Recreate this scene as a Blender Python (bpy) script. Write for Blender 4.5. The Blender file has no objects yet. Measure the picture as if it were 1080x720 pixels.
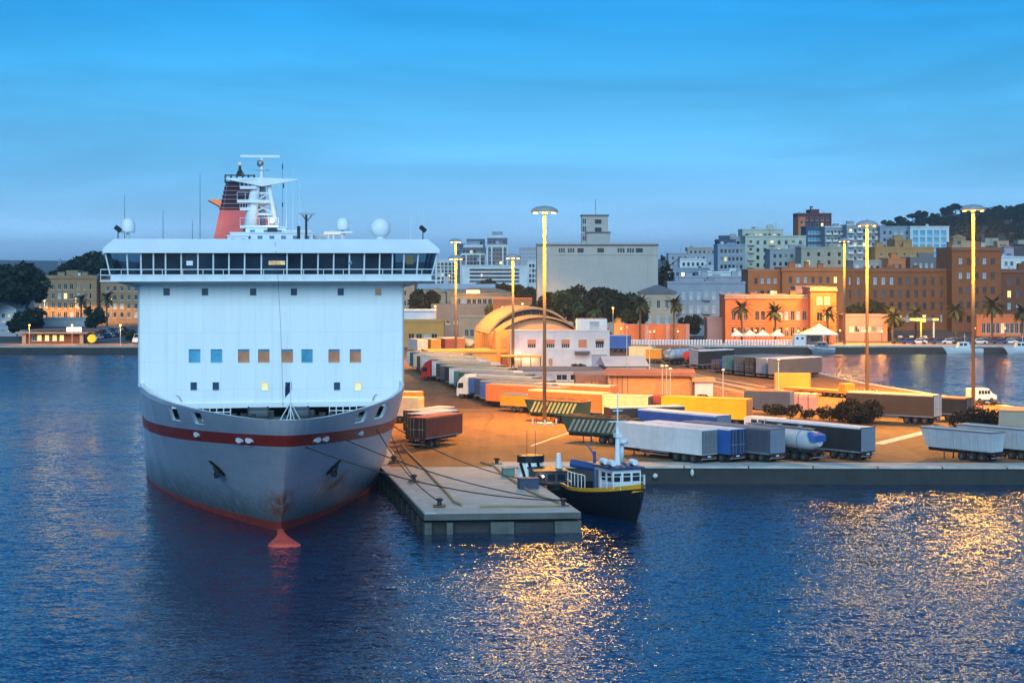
import bpy, math, random
import numpy as np
from mathutils import Vector, Matrix

random.seed(7)
SC = bpy.context.scene
COL = SC.collection
PI = math.pi
F, HZ, CAMZ, QZ = 1900.0, 275.0, 24.0, 1.8       # focal length, horizon row, eye height, quay height


def XD(px, D):
    return (px - 540.0) * D / F


def GD(py, z=QZ):
    return F * (CAMZ - z) / (py - HZ)


def ZY(py, D):
    return CAMZ - (py - HZ) * D / F


# ------------------------------------------------------------------ materials
MATS = {}


def nd(nt, kind, **kw):
    n = nt.nodes.new(kind)
    for k, v in kw.items():
        if k in n.inputs.keys():
            n.inputs[k].default_value = v
        else:
            setattr(n, k, v)
    return n


def mat(name, col, rough=0.6, metal=0.0, var=0.12, scale=1.5, bump=0.0, bscale=6.0, emit=None, estr=0.0, streak=0.0,
        dirt=(0.10, 0.08, 0.06), spec=0.4, coat=0.0):
    """procedural paint: base colour broken by noise, optional vertical run-off streaks, optional bump"""
    if name in MATS:
        return MATS[name]
    m = bpy.data.materials.new(name)
    m.use_nodes = True
    nt = m.node_tree
    b = nt.nodes['Principled BSDF']
    b.inputs['Roughness'].default_value = rough
    b.inputs['Metallic'].default_value = metal
    b.inputs['Specular IOR Level'].default_value = spec
    b.inputs['Coat Weight'].default_value = coat
    L = nt.links.new
    tc = nd(nt, 'ShaderNodeTexCoord')
    no = nd(nt, 'ShaderNodeTexNoise', Scale=scale, Detail=5.0, Roughness=0.6)
    L(tc.outputs['Object'], no.inputs['Vector'])
    mr = nd(nt, 'ShaderNodeMapRange')
    mr.inputs['From Min'].default_value = 0.3
    mr.inputs['From Max'].default_value = 0.7
    mr.inputs['To Min'].default_value = 1 - var
    mr.inputs['To Max'].default_value = 1 + var
    L(no.outputs['Fac'], mr.inputs['Value'])
    mx = nd(nt, 'ShaderNodeVectorMath', operation='SCALE')
    mx.inputs[0].default_value = col[:3]
    L(mr.outputs['Result'], mx.inputs['Scale'])
    out = mx.outputs['Vector']
    if streak > 0:
        mp = nd(nt, 'ShaderNodeMapping')
        mp.inputs['Scale'].default_value = (1.3, 1.3, 0.06)
        L(tc.outputs['Object'], mp.inputs['Vector'])
        n2 = nd(nt, 'ShaderNodeTexNoise', Scale=2.0, Detail=4.0, Roughness=0.65)
        L(mp.outputs['Vector'], n2.inputs['Vector'])
        r2 = nd(nt, 'ShaderNodeMapRange')
        r2.inputs['From Min'].default_value = 0.52
        r2.inputs['From Max'].default_value = 0.8
        r2.inputs['To Max'].default_value = streak
        L(n2.outputs['Fac'], r2.inputs['Value'])
        mm = nd(nt, 'ShaderNodeMix', data_type='RGBA')
        L(r2.outputs['Result'], mm.inputs['Factor'])
        L(out, mm.inputs['A'])
        mm.inputs['B'].default_value = (*dirt, 1)
        out = mm.outputs['Result']
    L(out, b.inputs['Base Color'])
    if bump > 0:
        n3 = nd(nt, 'ShaderNodeTexNoise', Scale=bscale, Detail=3.0)
        L(tc.outputs['Object'], n3.inputs['Vector'])
        bp = nd(nt, 'ShaderNodeBump', Strength=bump)
        L(n3.outputs['Fac'], bp.inputs['Height'])
        L(bp.outputs['Normal'], b.inputs['Normal'])
    if emit:
        b.inputs['Emission Color'].default_value = (*emit, 1)
        b.inputs['Emission Strength'].default_value = estr
        m.cycles.emission_sampling = 'NONE'      # small glowing faces; the lamps beside them light the place
    MATS[name] = m
    return m


# ------------------------------------------------------------------ mesh building
class MB:
    def __init__(self):
        self.v, self.f, self.mi, self.mats = [], [], [], []

    def m(self, mt):
        if mt not in self.mats:
            self.mats.append(mt)
        return self.mats.index(mt)

    def add(self, vs, fs, mt):
        o = len(self.v)
        self.v.extend([tuple(p) for p in vs])
        k = self.m(mt)
        for f in fs:
            self.f.append([i + o for i in f])
            self.mi.append(k)
        return self

    def box(self, c, s, mt, rz=0.0, M=None, taper=1.0):
        hx, hy, hz = s[0] / 2, s[1] / 2, s[2] / 2
        vs = []
        for z, t in ((-hz, 1.0), (hz, taper)):
            for x, y in ((-hx, -hy), (hx, -hy), (hx, hy), (-hx, hy)):
                vs.append(Vector((x * t, y * t, z)))
        if rz:
            R = Matrix.Rotation(rz, 3, 'Z')
            vs = [R @ v for v in vs]
        if M is not None:
            vs = [M @ v for v in vs]
        vs = [v + Vector(c) for v in vs]
        return self.add(vs, [(3, 2, 1, 0), (4, 5, 6, 7), (0, 1, 5, 4), (1, 2, 6, 5), (2, 3, 7, 6), (3, 0, 4, 7)], mt)

    def b2(self, lo, hi, mt):
        return self.box([(a + b) / 2 for a, b in zip(lo, hi)], [b - a for a, b in zip(lo, hi)], mt)

    def poly(self, pts, mt):
        return self.add(pts, [tuple(range(len(pts)))], mt)

    def extr(self, pts, vec, mt, cap=True, capmat=None):
        """closed profile of 3-D points swept along vec"""
        n = len(pts)
        vs = [Vector(p) for p in pts] + [Vector(p) + Vector(vec) for p in pts]
        fs = [(i, (i + 1) % n, n + (i + 1) % n, n + i) for i in range(n)]
        self.add(vs, fs, mt)
        if cap:
            self.add(vs, [tuple(reversed(range(n))), tuple(range(n, 2 * n))], capmat or mt)
        return self

    def tube(self, p0, p1, r0, mt, r1=None, n=8, cap=True):
        p0, p1 = Vector(p0), Vector(p1)
        r1 = r0 if r1 is None else r1
        d = (p1 - p0)
        if d.length < 1e-6:
            return self
        d.normalize()
        a = d.orthogonal().normalized()
        b = d.cross(a)
        vs = []
        for p, r in ((p0, r0), (p1, r1)):
            for i in range(n):
                t = 2 * PI * i / n
                vs.append(p + a * math.cos(t) * r + b * math.sin(t) * r)
        fs = [(i, (i + 1) % n, n + (i + 1) % n, n + i) for i in range(n)]
        if cap:
            fs += [tuple(reversed(range(n))), tuple(range(n, 2 * n))]
        return self.add(vs, fs, mt)

    def path(self, pts, r, mt, n=6):
        for a, b in zip(pts[:-1], pts[1:]):
            self.tube(a, b, r, mt, n=n)
        return self

    def lathe(self, prof, c, mt, n=16, sx=1.0, sy=1.0, M=None):
        vs, fs = [], []
        for r, z in prof:
            for i in range(n):
                t = 2 * PI * i / n
                v = Vector((r * math.cos(t) * sx, r * math.sin(t) * sy, z))
                if M is not None:
                    v = M @ v
                vs.append(v + Vector(c))
        k = len(prof)
        for j in range(k - 1):
            for i in range(n):
                fs.append((j * n + i, j * n + (i + 1) % n, (j + 1) * n + (i + 1) % n, (j + 1) * n + i))
        fs.append(tuple(reversed(range(n))))
        fs.append(tuple(range((k - 1) * n, k * n)))
        return self.add(vs, fs, mt)

    def ball(self, c, r, mt, sx=1, sy=1, sz=1, n=16, k=9, M=None):
        prof = [(r * math.sin(PI * i / k) + 1e-4, -r * math.cos(PI * i / k) * sz) for i in range(k + 1)]
        return self.lathe(prof, c, mt, n=n, sx=sx, sy=sy, M=M)

    def grid(self, rows, mt, flip=False):
        n = len(rows[0])
        vs = [p for r in rows for p in r]
        fs = []
        for j in range(len(rows) - 1):
            for i in range(n - 1):
                q = (j * n + i, j * n + i + 1, (j + 1) * n + i + 1, (j + 1) * n + i)
                fs.append(tuple(reversed(q)) if flip else q)
        return self.add(vs, fs, mt)

    def mesh(self, name, smooth=False):
        me = bpy.data.meshes.new(name)
        me.from_pydata([tuple(v) for v in self.v], [], self.f)
        for mt in self.mats:
            me.materials.append(mt)
        me.polygons.foreach_set('material_index', self.mi)
        if smooth:
            me.polygons.foreach_set('use_smooth', [True] * len(self.f))
        me.update()
        return me

    def build(self, name, parent=None, smooth=False, loc=None, rz=0.0):
        return put(name, self.mesh(name, smooth), parent, loc, rz)


def put(name, me, parent=None, loc=None, rz=0.0, scale=None):
    o = bpy.data.objects.new(name, me)
    COL.objects.link(o)
    if parent is not None:
        o.parent = parent
    if loc is not None:
        o.location = loc
    if rz:
        o.rotation_euler = (0, 0, rz)
    if scale is not None:
        o.scale = scale
    return o


def tag(o, label=None, cat=None, group=None, kind=None):
    for k, v in (('label', label), ('category', cat), ('group', group), ('kind', kind)):
        if v:
            o[k] = v
    return o


def thing(name, label, cat, loc=(0, 0, 0), rz=0.0, group=None, scale=None):
    o = put(name, None, None, loc, rz, scale)
    return tag(o, label, cat, group)


ORD = ['first', 'second', 'third', 'fourth', 'fifth', 'sixth', 'seventh', 'eighth', 'ninth', 'tenth', 'eleventh', 'twelfth',
       'thirteenth', 'fourteenth', 'fifteenth', 'sixteenth', 'seventeenth', 'eighteenth', 'nineteenth', 'twentieth',
       'twenty-first', 'twenty-second', 'twenty-third', 'twenty-fourth']

# ------------------------------------------------------------------ palette
white = mat('white_paint', (0.78, 0.80, 0.82), 0.45, var=0.04, scale=0.4, streak=0.06)
whitemetal = mat('white_enamel', (0.76, 0.78, 0.80), 0.4, var=0.03)
offwhite = mat('off_white', (0.62, 0.60, 0.56), 0.7, var=0.1, streak=0.2)
dark = mat('dark_steel', (0.03, 0.032, 0.036), 0.6, var=0.25)
black = mat('black_rubber', (0.012, 0.012, 0.013), 0.8, var=0.2)
steel = mat('galvanised', (0.32, 0.33, 0.34), 0.45, metal=0.6, var=0.15)
mastpaint = mat('mast_paint', (0.20, 0.135, 0.07), 0.6, var=0.08, streak=0.15)
polegrey = mat('pole_grey', (0.42, 0.40, 0.37), 0.55, var=0.08, streak=0.15)
glass = mat('dark_glass', (0.012, 0.018, 0.028), 0.06, var=0.1, spec=0.6)
glassblue = mat('blue_glass', (0.06, 0.33, 0.50), 0.1, var=0.3, scale=0.9, spec=0.6)  # on the ferry panes this blue stands for the reflected sky
amber = mat('amber_lit_pane', (0.52, 0.20, 0.10), 0.5, var=0.25, scale=1.2)  # orange light of the lit cabin windows put into the colour
litpane = mat('lit_pane', (0.6, 0.5, 0.2), 0.5, var=0.2, emit=(1.0, 0.72, 0.22), estr=1.2)
litdim = mat('lit_pane_dim', (0.5, 0.42, 0.2), 0.5, var=0.2, emit=(1.0, 0.75, 0.35), estr=0.55)
litwhite = mat('lit_white', (0.8, 0.8, 0.7), 0.5, emit=(1.0, 0.93, 0.78), estr=3.0)
bulb = mat('sodium_bulb', (1.0, 0.7, 0.3), 0.4, emit=(1.0, 0.46, 0.12), estr=7.0)
concrete = mat('concrete', (0.43, 0.41, 0.37), 0.85, var=0.16, scale=0.5, bump=0.15, bscale=3.0, streak=0.25)
concdark = mat('shaded_concrete', (0.024, 0.026, 0.028), 0.6, var=0.3, scale=0.6, bump=0.2, streak=0.6, dirt=(0.02, 0.025, 0.02))  # near-black base colour stands for shade on the quay faces
rust = mat('rust', (0.22, 0.09, 0.04), 0.9, var=0.35)
rope = mat('rope', (0.05, 0.045, 0.04), 0.9, var=0.2)
hosetan = mat('tan_hose', (0.36, 0.25, 0.13), 0.8, var=0.2)
shutter = mat('orange_shutter', (0.58, 0.20, 0.09), 0.7, var=0.12)
frame = mat('window_frame', (0.50, 0.48, 0.44), 0.6, var=0.05)
tile = mat('clay_tile', (0.34, 0.20, 0.13), 0.85, var=0.2, scale=0.7, bump=0.2)
bark = mat('bark', (0.10, 0.075, 0.05), 0.9, var=0.25, bump=0.3)


def leafmat(name, c, var=0.45):
    return mat(name, c, 0.75, var=var, scale=0.35, spec=0.2)


leaf_dark = leafmat('leaf_dark', (0.014, 0.025, 0.012))
leaf_mid = leafmat('leaf_mid', (0.040, 0.065, 0.025))
leaf_olive = leafmat('leaf_olive', (0.060, 0.060, 0.028))
leaf_palm = leafmat('leaf_palm', (0.075, 0.080, 0.030))
leaf_scrub = leafmat('leaf_scrub', (0.022, 0.018, 0.010))
# ------------------------------------------------------------------ camera, sky, sun
cam = bpy.data.cameras.new('camera')
cam.sensor_width = 36.0
cam.lens = F / 1080.0 * 36.0
cam.shift_y = -85.0 / 1080.0
cam.clip_start, cam.clip_end = 1.0, 20000.0
co = bpy.data.objects.new('camera', cam)
COL.objects.link(co)
co.location = (0, 0, CAMZ)
co.rotation_euler = (PI / 2, 0, 0)
SC.camera = co

SUN_EL, SUN_AZ = math.radians(30.0), math.radians(182.0)       # azimuth clockwise from +Y: behind the viewer, a little left
wd = bpy.data.worlds.new('World')
SC.world = wd
wd.use_nodes = True
nt = wd.node_tree
L = nt.links.new
bg = nt.nodes['Background']
sky = nd(nt, 'ShaderNodeTexSky', sky_type='NISHITA', sun_disc=False, sun_elevation=SUN_EL, sun_rotation=SUN_AZ, altitude=0.0,
         air_density=1.3, dust_density=0.6, ozone_density=3.0)
tc = nd(nt, 'ShaderNodeTexCoord')
sep = nd(nt, 'ShaderNodeSeparateXYZ')
L(tc.outputs['Generated'], sep.inputs['Vector'])
tint = nd(nt, 'ShaderNodeMix', data_type='RGBA', blend_type='MULTIPLY')
tint.inputs['Factor'].default_value = 1.0
L(sky.outputs['Color'], tint.inputs['A'])
# dusk tint: purplish low down, clear blue higher
cr = nd(nt, 'ShaderNodeValToRGB')
els = cr.color_ramp.elements
els[0].position, els[0].color = 0.0, (0.36, 0.76, 1.90, 1)
els[1].position, els[1].color = 1.0, (0.45, 0.90, 1.10, 1)
for p, c in ((0.012, (0.44, 0.94, 2.3, 1)), (0.026, (0.29, 0.70, 1.70, 1)), (0.05, (0.17, 0.52, 1.20, 1)), (0.076, (0.122, 0.45, 0.925, 1)), (0.107, (0.078, 0.43, 0.86, 1)),
             (0.134, (0.045, 0.40, 0.82, 1)), (0.30, (0.11, 0.46, 0.95, 1)), (0.6, (0.30, 0.72, 1.05, 1))):
    e = els.new(p)
    e.color = c
L(sep.outputs['Z'], cr.inputs['Fac'])
L(cr.outputs['Color'], tint.inputs['B'])
# thin streaky cloud veil
mp = nd(nt, 'ShaderNodeMapping')
mp.inputs['Scale'].default_value = (1.5, 1.5, 11.0)
L(tc.outputs['Generated'], mp.inputs['Vector'])
cn = nd(nt, 'ShaderNodeTexNoise', Scale=2.2, Detail=6.0, Roughness=0.55, Distortion=0.4)
L(mp.outputs['Vector'], cn.inputs['Vector'])
cm = nd(nt, 'ShaderNodeMapRange')
cm.inputs['From Min'].default_value = 0.38
cm.inputs['From Max'].default_value = 0.72
cm.inputs['To Min'].default_value = 0.86
cm.inputs['To Max'].default_value = 1.15
L(cn.outputs['Fac'], cm.inputs['Value'])
veil = nd(nt, 'ShaderNodeVectorMath', operation='SCALE')
L(tint.outputs['Result'], veil.inputs[0])
L(cm.outputs['Result'], veil.inputs['Scale'])
L(veil.outputs['Vector'], bg.inputs['Color'])
bg.inputs['Strength'].default_value = 0.15

sl = bpy.data.lights.new('sun', 'SUN')
sl.energy = 2.45
sl.angle = math.radians(40.0)
sl.color = (0.66, 0.93, 1.0)
so = bpy.data.objects.new('sun', sl)
COL.objects.link(so)
d = Vector((math.sin(SUN_AZ) * math.cos(SUN_EL), math.cos(SUN_AZ) * math.cos(SUN_EL), math.sin(SUN_EL)))
so.rotation_euler = (-d).to_track_quat('-Z', 'Y').to_euler()
so.location = (0, 0, 300)

SC.view_settings.view_transform = 'Standard'
SC.view_settings.look = 'None'
SC.view_settings.exposure = 0.0
SC.view_settings.gamma = 1.0
SC.render.film_transparent = False
SC.cycles.use_denoising = True
SC.cycles.sample_clamp_direct = 17.0
SC.cycles.denoiser = 'OPENIMAGEDENOISE'
SC.cycles.max_bounces = 5
SC.cycles.diffuse_bounces = 2
SC.cycles.glossy_bounces = 3
SC.cycles.transmission_bounces = 3
SC.cycles.sample_clamp_indirect = 6.0
SC.cycles.caustics_reflective = False
SC.cycles.caustics_refractive = False

SODIUM = (1.0, 0.43, 0.03)


def lamp(parent, loc, watts, radius=0.4, color=SODIUM, name='bulb_light', down=False):
    l = bpy.data.lights.new(name, 'SPOT' if down else 'POINT')
    if down:                                   # shaded head: strongest straight down, fading to nothing at the horizontal
        l.spot_size, l.spot_blend = math.radians(158), 0.35
    l.energy = watts
    l.shadow_soft_size = radius
    l.color = color
    o = bpy.data.objects.new(name, l)
    COL.objects.link(o)
    if parent is not None:
        o.parent = parent
    o.location = loc
    return o


# ------------------------------------------------------------------ water
def water_mat():
    m = bpy.data.materials.new('harbour_water')
    m.use_nodes = True
    nt = m.node_tree
    b = nt.nodes['Principled BSDF']
    L = nt.links.new
    b.inputs['Base Color'].default_value = (0.0018, 0.022, 0.064, 1)
    b.inputs['Roughness'].default_value = 0.03
    b.inputs['IOR'].default_value = 1.33
    tc = nd(nt, 'ShaderNodeTexCoord')
    # wave slopes straight from noise, so distant ripples keep their full steepness
    acc = None
    for sc, k, rot, det in (((0.07, 0.12, 1), 0.12, 0.3, 2.0), ((0.65, 1.5, 1), 0.42, -0.15, 2.0), ((3.4, 7.0, 1), 0.72, 0.2, 2.0)):
        mp = nd(nt, 'ShaderNodeMapping')
        mp.inputs['Scale'].default_value = sc
        mp.inputs['Rotation'].default_value = (0, 0, rot)
        L(tc.outputs['Object'], mp.inputs['Vector'])
        n = nd(nt, 'ShaderNodeTexNoise', Scale=1.0, Detail=det, Roughness=0.5, Distortion=0.3)
        L(mp.outputs['Vector'], n.inputs['Vector'])
        sb = nd(nt, 'ShaderNodeVectorMath', operation='SUBTRACT')
        L(n.outputs['Color'], sb.inputs[0])
        sb.inputs[1].default_value = (.5, .5, .5)
        ml = nd(nt, 'ShaderNodeVectorMath', operation='MULTIPLY')
        L(sb.outputs['Vector'], ml.inputs[0])
        ml.inputs[1].default_value = (k * 1.5, k, 0)
        if acc is not None:
            ad = nd(nt, 'ShaderNodeVectorMath', operation='ADD')
            L(acc, ad.inputs[0])
            L(ml.outputs['Vector'], ad.inputs[1])
            acc = ad.outputs['Vector']
        else:
            acc = ml.outputs['Vector']
    up = nd(nt, 'ShaderNodeVectorMath', operation='ADD')
    L(acc, up.inputs[0])
    up.inputs[1].default_value = (0, 0, 1)
    nn = nd(nt, 'ShaderNodeVectorMath', operation='NORMALIZE')
    L(up.outputs['Vector'], nn.inputs[0])
    L(nn.outputs['Vector'], b.inputs['Normal'])
    return m


mb = MB()
mb.poly([(-6000, -3000, 0), (6000, -3000, 0), (6000, 9000, 0), (-6000, 9000, 0)], water_mat())
tag(mb.build('water'), kind='structure')


# ------------------------------------------------------------------ ground
def ground_mat(name, c, c2, scale=0.05, warm=None):
    m = bpy.data.materials.new(name)
    m.use_nodes = True
    nt = m.node_tree
    b = nt.nodes['Principled BSDF']
    L = nt.links.new
    b.inputs['Roughness'].default_value = 0.85
    b.inputs['Specular IOR Level'].default_value = 0.3
    tc = nd(nt, 'ShaderNodeTexCoord')
    a = nd(nt, 'ShaderNodeTexNoise', Scale=scale, Detail=7.0, Roughness=0.62)
    L(tc.outputs['Object'], a.inputs['Vector'])
    r = nd(nt, 'ShaderNodeMapRange')
    r.inputs['From Min'].default_value, r.inputs['From Max'].default_value = 0.36, 0.66
    L(a.outputs['Fac'], r.inputs['Value'])
    mm = nd(nt, 'ShaderNodeMix', data_type='RGBA')
    mm.inputs['A'].default_value, mm.inputs['B'].default_value = (*c, 1), (*c2, 1)
    L(r.outputs['Result'], mm.inputs['Factor'])
    f = nd(nt, 'ShaderNodeTexNoise', Scale=1.8, Detail=4.0)
    L(tc.outputs['Object'], f.inputs['Vector'])
    fr = nd(nt, 'ShaderNodeMapRange')
    fr.inputs['To Min'].default_value, fr.inputs['To Max'].default_value = 0.78, 1.2
    L(f.outputs['Fac'], fr.inputs['Value'])
    # joints between old patches of paving
    vo = nd(nt, 'ShaderNodeTexVoronoi', feature='DISTANCE_TO_EDGE', Scale=0.07)
    L(tc.outputs['Object'], vo.inputs['Vector'])
    vr = nd(nt, 'ShaderNodeMapRange')
    vr.inputs['From Max'].default_value = 0.02
    vr.inputs['To Min'].default_value, vr.inputs['To Max'].default_value = 0.72, 1.0
    L(vo.outputs['Distance'], vr.inputs['Value'])
    mu = nd(nt, 'ShaderNodeMath', operation='MULTIPLY')
    L(fr.outputs['Result'], mu.inputs[0])
    L(vr.outputs['Result'], mu.inputs[1])
    st = nd(nt, 'ShaderNodeTexNoise', Scale=0.33, Detail=3.0, Roughness=0.55)
    L(tc.outputs['Object'], st.inputs['Vector'])
    sr = nd(nt, 'ShaderNodeMapRange')
    sr.inputs['From Min'].default_value, sr.inputs['From Max'].default_value = 0.60, 0.72
    sr.inputs['To Min'].default_value, sr.inputs['To Max'].default_value = 1.0, 0.62
    L(st.outputs['Fac'], sr.inputs['Value'])
    mu2 = nd(nt, 'ShaderNodeMath', operation='MULTIPLY')
    L(mu.outputs['Value'], mu2.inputs[0])
    L(sr.outputs['Result'], mu2.inputs[1])
    tm = nd(nt, 'ShaderNodeMapping')
    tm.inputs['Rotation'].default_value = (0, 0, .16)
    tm.inputs['Scale'].default_value = (.9, .025, 1)
    L(tc.outputs['Object'], tm.inputs['Vector'])
    tn = nd(nt, 'ShaderNodeTexNoise', Scale=0.8, Detail=3.0)
    L(tm.outputs['Vector'], tn.inputs['Vector'])
    tr = nd(nt, 'ShaderNodeMapRange')
    tr.inputs['From Min'].default_value, tr.inputs['From Max'].default_value = 0.35, 0.68
    tr.inputs['To Min'].default_value, tr.inputs['To Max'].default_value = 1.10, 0.84
    L(tn.outputs['Fac'], tr.inputs['Value'])
    mu3 = nd(nt, 'ShaderNodeMath', operation='MULTIPLY')
    L(mu2.outputs['Value'], mu3.inputs[0])
    L(tr.outputs['Result'], mu3.inputs[1])
    mu = mu3
    sc = nd(nt, 'ShaderNodeVectorMath', operation='SCALE')
    L(mm.outputs['Result'], sc.inputs[0])
    L(mu.outputs['Value'], sc.inputs['Scale'])
    L(sc.outputs['Vector'], b.inputs['Base Color'])
    bp = nd(nt, 'ShaderNodeBump', Strength=0.2)
    L(f.outputs['Fac'], bp.inputs['Height'])
    L(bp.outputs['Normal'], b.inputs['Normal'])
    return m


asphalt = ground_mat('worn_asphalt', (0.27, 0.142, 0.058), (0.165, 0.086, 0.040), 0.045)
landmat = ground_mat('town_ground', (0.11, 0.095, 0.08), (0.065, 0.06, 0.052), 0.02)
promenade = ground_mat('promenade_paving', (0.42, 0.27, 0.20), (0.34, 0.21, 0.15), 0.06)

# the pier: apron bounded by the ship side, the front quay and the inlet (counter-clockwise)
PIER = [(-14.3, 194.4), (-2.4, 194.4), (60, 193.2), (95, 192.5), (96, 200), (79, 260), (75.5, 276), (70, 300), (63, 331), (60.5, 358), (57, 390), (46, 474),
        (20, 476), (-58.5, 475.5), (-14.3, 207)]
mb = MB()
n = len(PIER)
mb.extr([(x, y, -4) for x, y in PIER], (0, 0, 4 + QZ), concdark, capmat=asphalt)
pier = tag(mb.build('pier_ground'), kind='structure')


def strip(name, pts, w, h, mt, inset=0.0, z=QZ):
    """kerb / coping that follows a polyline"""
    mb = MB()
    for (x0, y0), (x1, y1) in zip(pts[:-1], pts[1:]):
        dx, dy = x1 - x0, y1 - y0
        l = math.hypot(dx, dy)
        nx, ny = -dy / l, dx / l
        a = math.atan2(dy, dx)
        cx, cy = (x0 + x1) / 2 + nx * (inset + w / 2), (y0 + y1) / 2 + ny * (inset + w / 2)
        n = max(1, int(l / 6.5))
        for i in range(n):
            t = (i + .5) / n - .5
            mb.box((cx + dx * t, cy + dy * t, z + h / 2 - 0.05), (l / n - (.16 if n > 1 else -.2), w, h + 0.1), mt, rz=a)
    return tag(mb.build(name), kind='structure')


copemat = mat('quay_coping', (0.46, 0.44, 0.41), 0.85, var=0.18, scale=0.8, bump=0.2, streak=0.0)
strip('quay_kerb', [(-2.2, 194.35), (60, 193.1), (95, 192.4)], 1.1, 0.12, copemat, inset=-0.15)
strip('quay_edge_kerb', [(79, 260), (75.5, 276), (70, 300), (63, 331), (60.5, 358), (57, 390), (46, 474)], 0.9, 0.12, copemat, inset=-0.1)
strip('quay_side_kerb', [(-58.4, 475), (-14.3, 207), (-14.3, 195)], 0.8, 0.15, copemat, inset=-0.05)

# pale concrete band behind the quay edge and painted lane lines
mb = MB()
mb.poly([(-2, 196.2, QZ + .004), (94, 194.4, QZ + .004), (94, 197.2, QZ + .004), (-2, 199.4, QZ + .004)], concrete)
tag(mb.build('quay_pavement'), kind='structure')
paint = mat('worn_road_paint', (0.62, 0.56, 0.46), 0.8, var=0.35, scale=3.0)
mb = MB()


def pline(pts, w, z=QZ + .008):
    for (x0, y0), (x1, y1) in zip(pts[:-1], pts[1:]):
        l = math.hypot(x1 - x0, y1 - y0)
        nx, ny = -(y1 - y0) / l * w / 2, (x1 - x0) / l * w / 2
        mb.poly([(x0 - nx, y0 - ny, z), (x1 - nx, y1 - ny, z), (x1 + nx, y1 + ny, z), (x0 + nx, y0 + ny, z)], paint)


def G(px, py):
    D = GD(py)
    return (XD(px, D), D)


pline([G(560, 470), G(612, 452), G(590, 436)], 0.35)
pline([G(470, 432), G(520, 432)], 0.3)
pline([G(925, 468), G(990, 452), G(1078, 446)], 1.6)
pline([G(655, 378), G(740, 396), G(830, 412)], 0.5)
pline([G(650, 384), G(720, 400), G(800, 417)], 0.4)
tag(mb.build('road_markings'), kind='structure')
# raised median between the two port roads
strip('road_kerb', [G(812, 414), G(740, 399), G(652, 379)], 1.6, 0.16, mat('kerb_stone', (0.40, 0.30, 0.22), 0.85, var=0.2), inset=0.0)


# mainland and hill: one sheet that rises to the right
def smooth(t):
    t = min(max(t, 0.0), 1.0)
    return t * t * (3 - 2 * t)


def hill(x, y):
    z = QZ
    z += (37.0 * smooth((x - 266) / 62.0) + 15.0 * smooth((x - 305) / 130.0) + 8.0 * smooth((x - 70) / 150.0)) * smooth((y - 640) / 860.0) * (1.0 - smooth((y - 1580) / 500.0))
    z += 4.0 * smooth((x + 10) / 120.0) * smooth((y - 500) / 120.0)
    z += 26.0 * smooth((y - 2600) / 1800.0) * (0.75 + 0.25 * math.sin(x * 0.004 + 1.0) + 0.1 * math.sin(x * 0.011))
    if y > 700:
        z += 2.5 * math.sin(x * 0.031 + y * 0.012) * smooth((x - 200) / 200.0)
    return z


LQ, RQ = 467.0, 470.0
ys = [474, 490, 510, 540, 580, 620, 660, 700, 760, 820, 900, 1000, 1100, 1200, 1300, 1400, 1500, 1600, 1800, 2200, 2700, 3200, 3800, 4500]
xs = [-3000, -2000, -1400, -1000, -700, -450, -300, -200, -140, -90, -50, -20, 20, 60, 100, 140, 180, 220, 260, 300, 340, 380, 420, 480, 560, 700, 1000, 1500, 2200, 3200]
mb = MB()
mb.grid([[(x, y, hill(x, y)) for x in xs] for y in ys], landmat)
tag(mb.build('terrain', smooth=True), kind='structure')
# quay walls and promenade strips along the mainland shore
mb = MB()
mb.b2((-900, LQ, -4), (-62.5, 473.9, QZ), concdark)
mb.b2((-900, LQ - .12, QZ - .25), (-62.5, LQ + 1.0, QZ + .16), mat('lit_coping', (0.44, 0.36, 0.30), 0.8, var=0.2))  # orange lamp light along the edge put into the coping colour
tag(mb.build('shore_quay_ground'), kind='structure')
mb = MB()
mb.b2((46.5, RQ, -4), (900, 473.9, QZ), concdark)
mb.b2((46.5, RQ - .12, QZ - .3), (900, RQ + 1.2, QZ + .18), copemat)
tag(mb.build('inlet_quay_ground'), kind='structure')
mb = MB()
mb.poly([(-20, 473.95, QZ + .012), (600, 473.95, QZ + .012), (600, 489, QZ + .012), (-20, 489, QZ + .012)], promenade)
mb.poly([(-400, 473.95, QZ + .012), (-62, 473.95, QZ + .012), (-62, 486, QZ + .012), (-400, 486, QZ + .012)], promenade)
tag(mb.build('promenade_pavement'), kind='structure')
mb = MB()
mb.poly([(-130, 486, QZ + .012), (-82, 486, QZ + .012), (-128, 610, QZ + .012), (-172, 610, QZ + .012)], ground_mat('side_road', (0.13, 0.12, 0.12), (0.09, 0.085, 0.085)))
tag(mb.build('side_road'), kind='structure')

# ------------------------------------------------------------------ jetty
JL = [(-7.7, 158.0), (6.1, 159.2), (0.2, 194.3), (-14.3, 194.3)]
mb = MB()
jface = mat('jetty_face', (.10, .105, .10), .8, var=.25, scale=.6, bump=.2, streak=.5, dirt=(.04, .045, .04))  # darker than the deck concrete: shade put into the face colour
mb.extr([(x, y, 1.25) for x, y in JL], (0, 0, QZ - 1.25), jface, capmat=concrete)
jetty = tag(mb.build('concrete_jetty'), 'grey concrete jetty between the ferry bow and the dark fishing boat', 'jetty')
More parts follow.
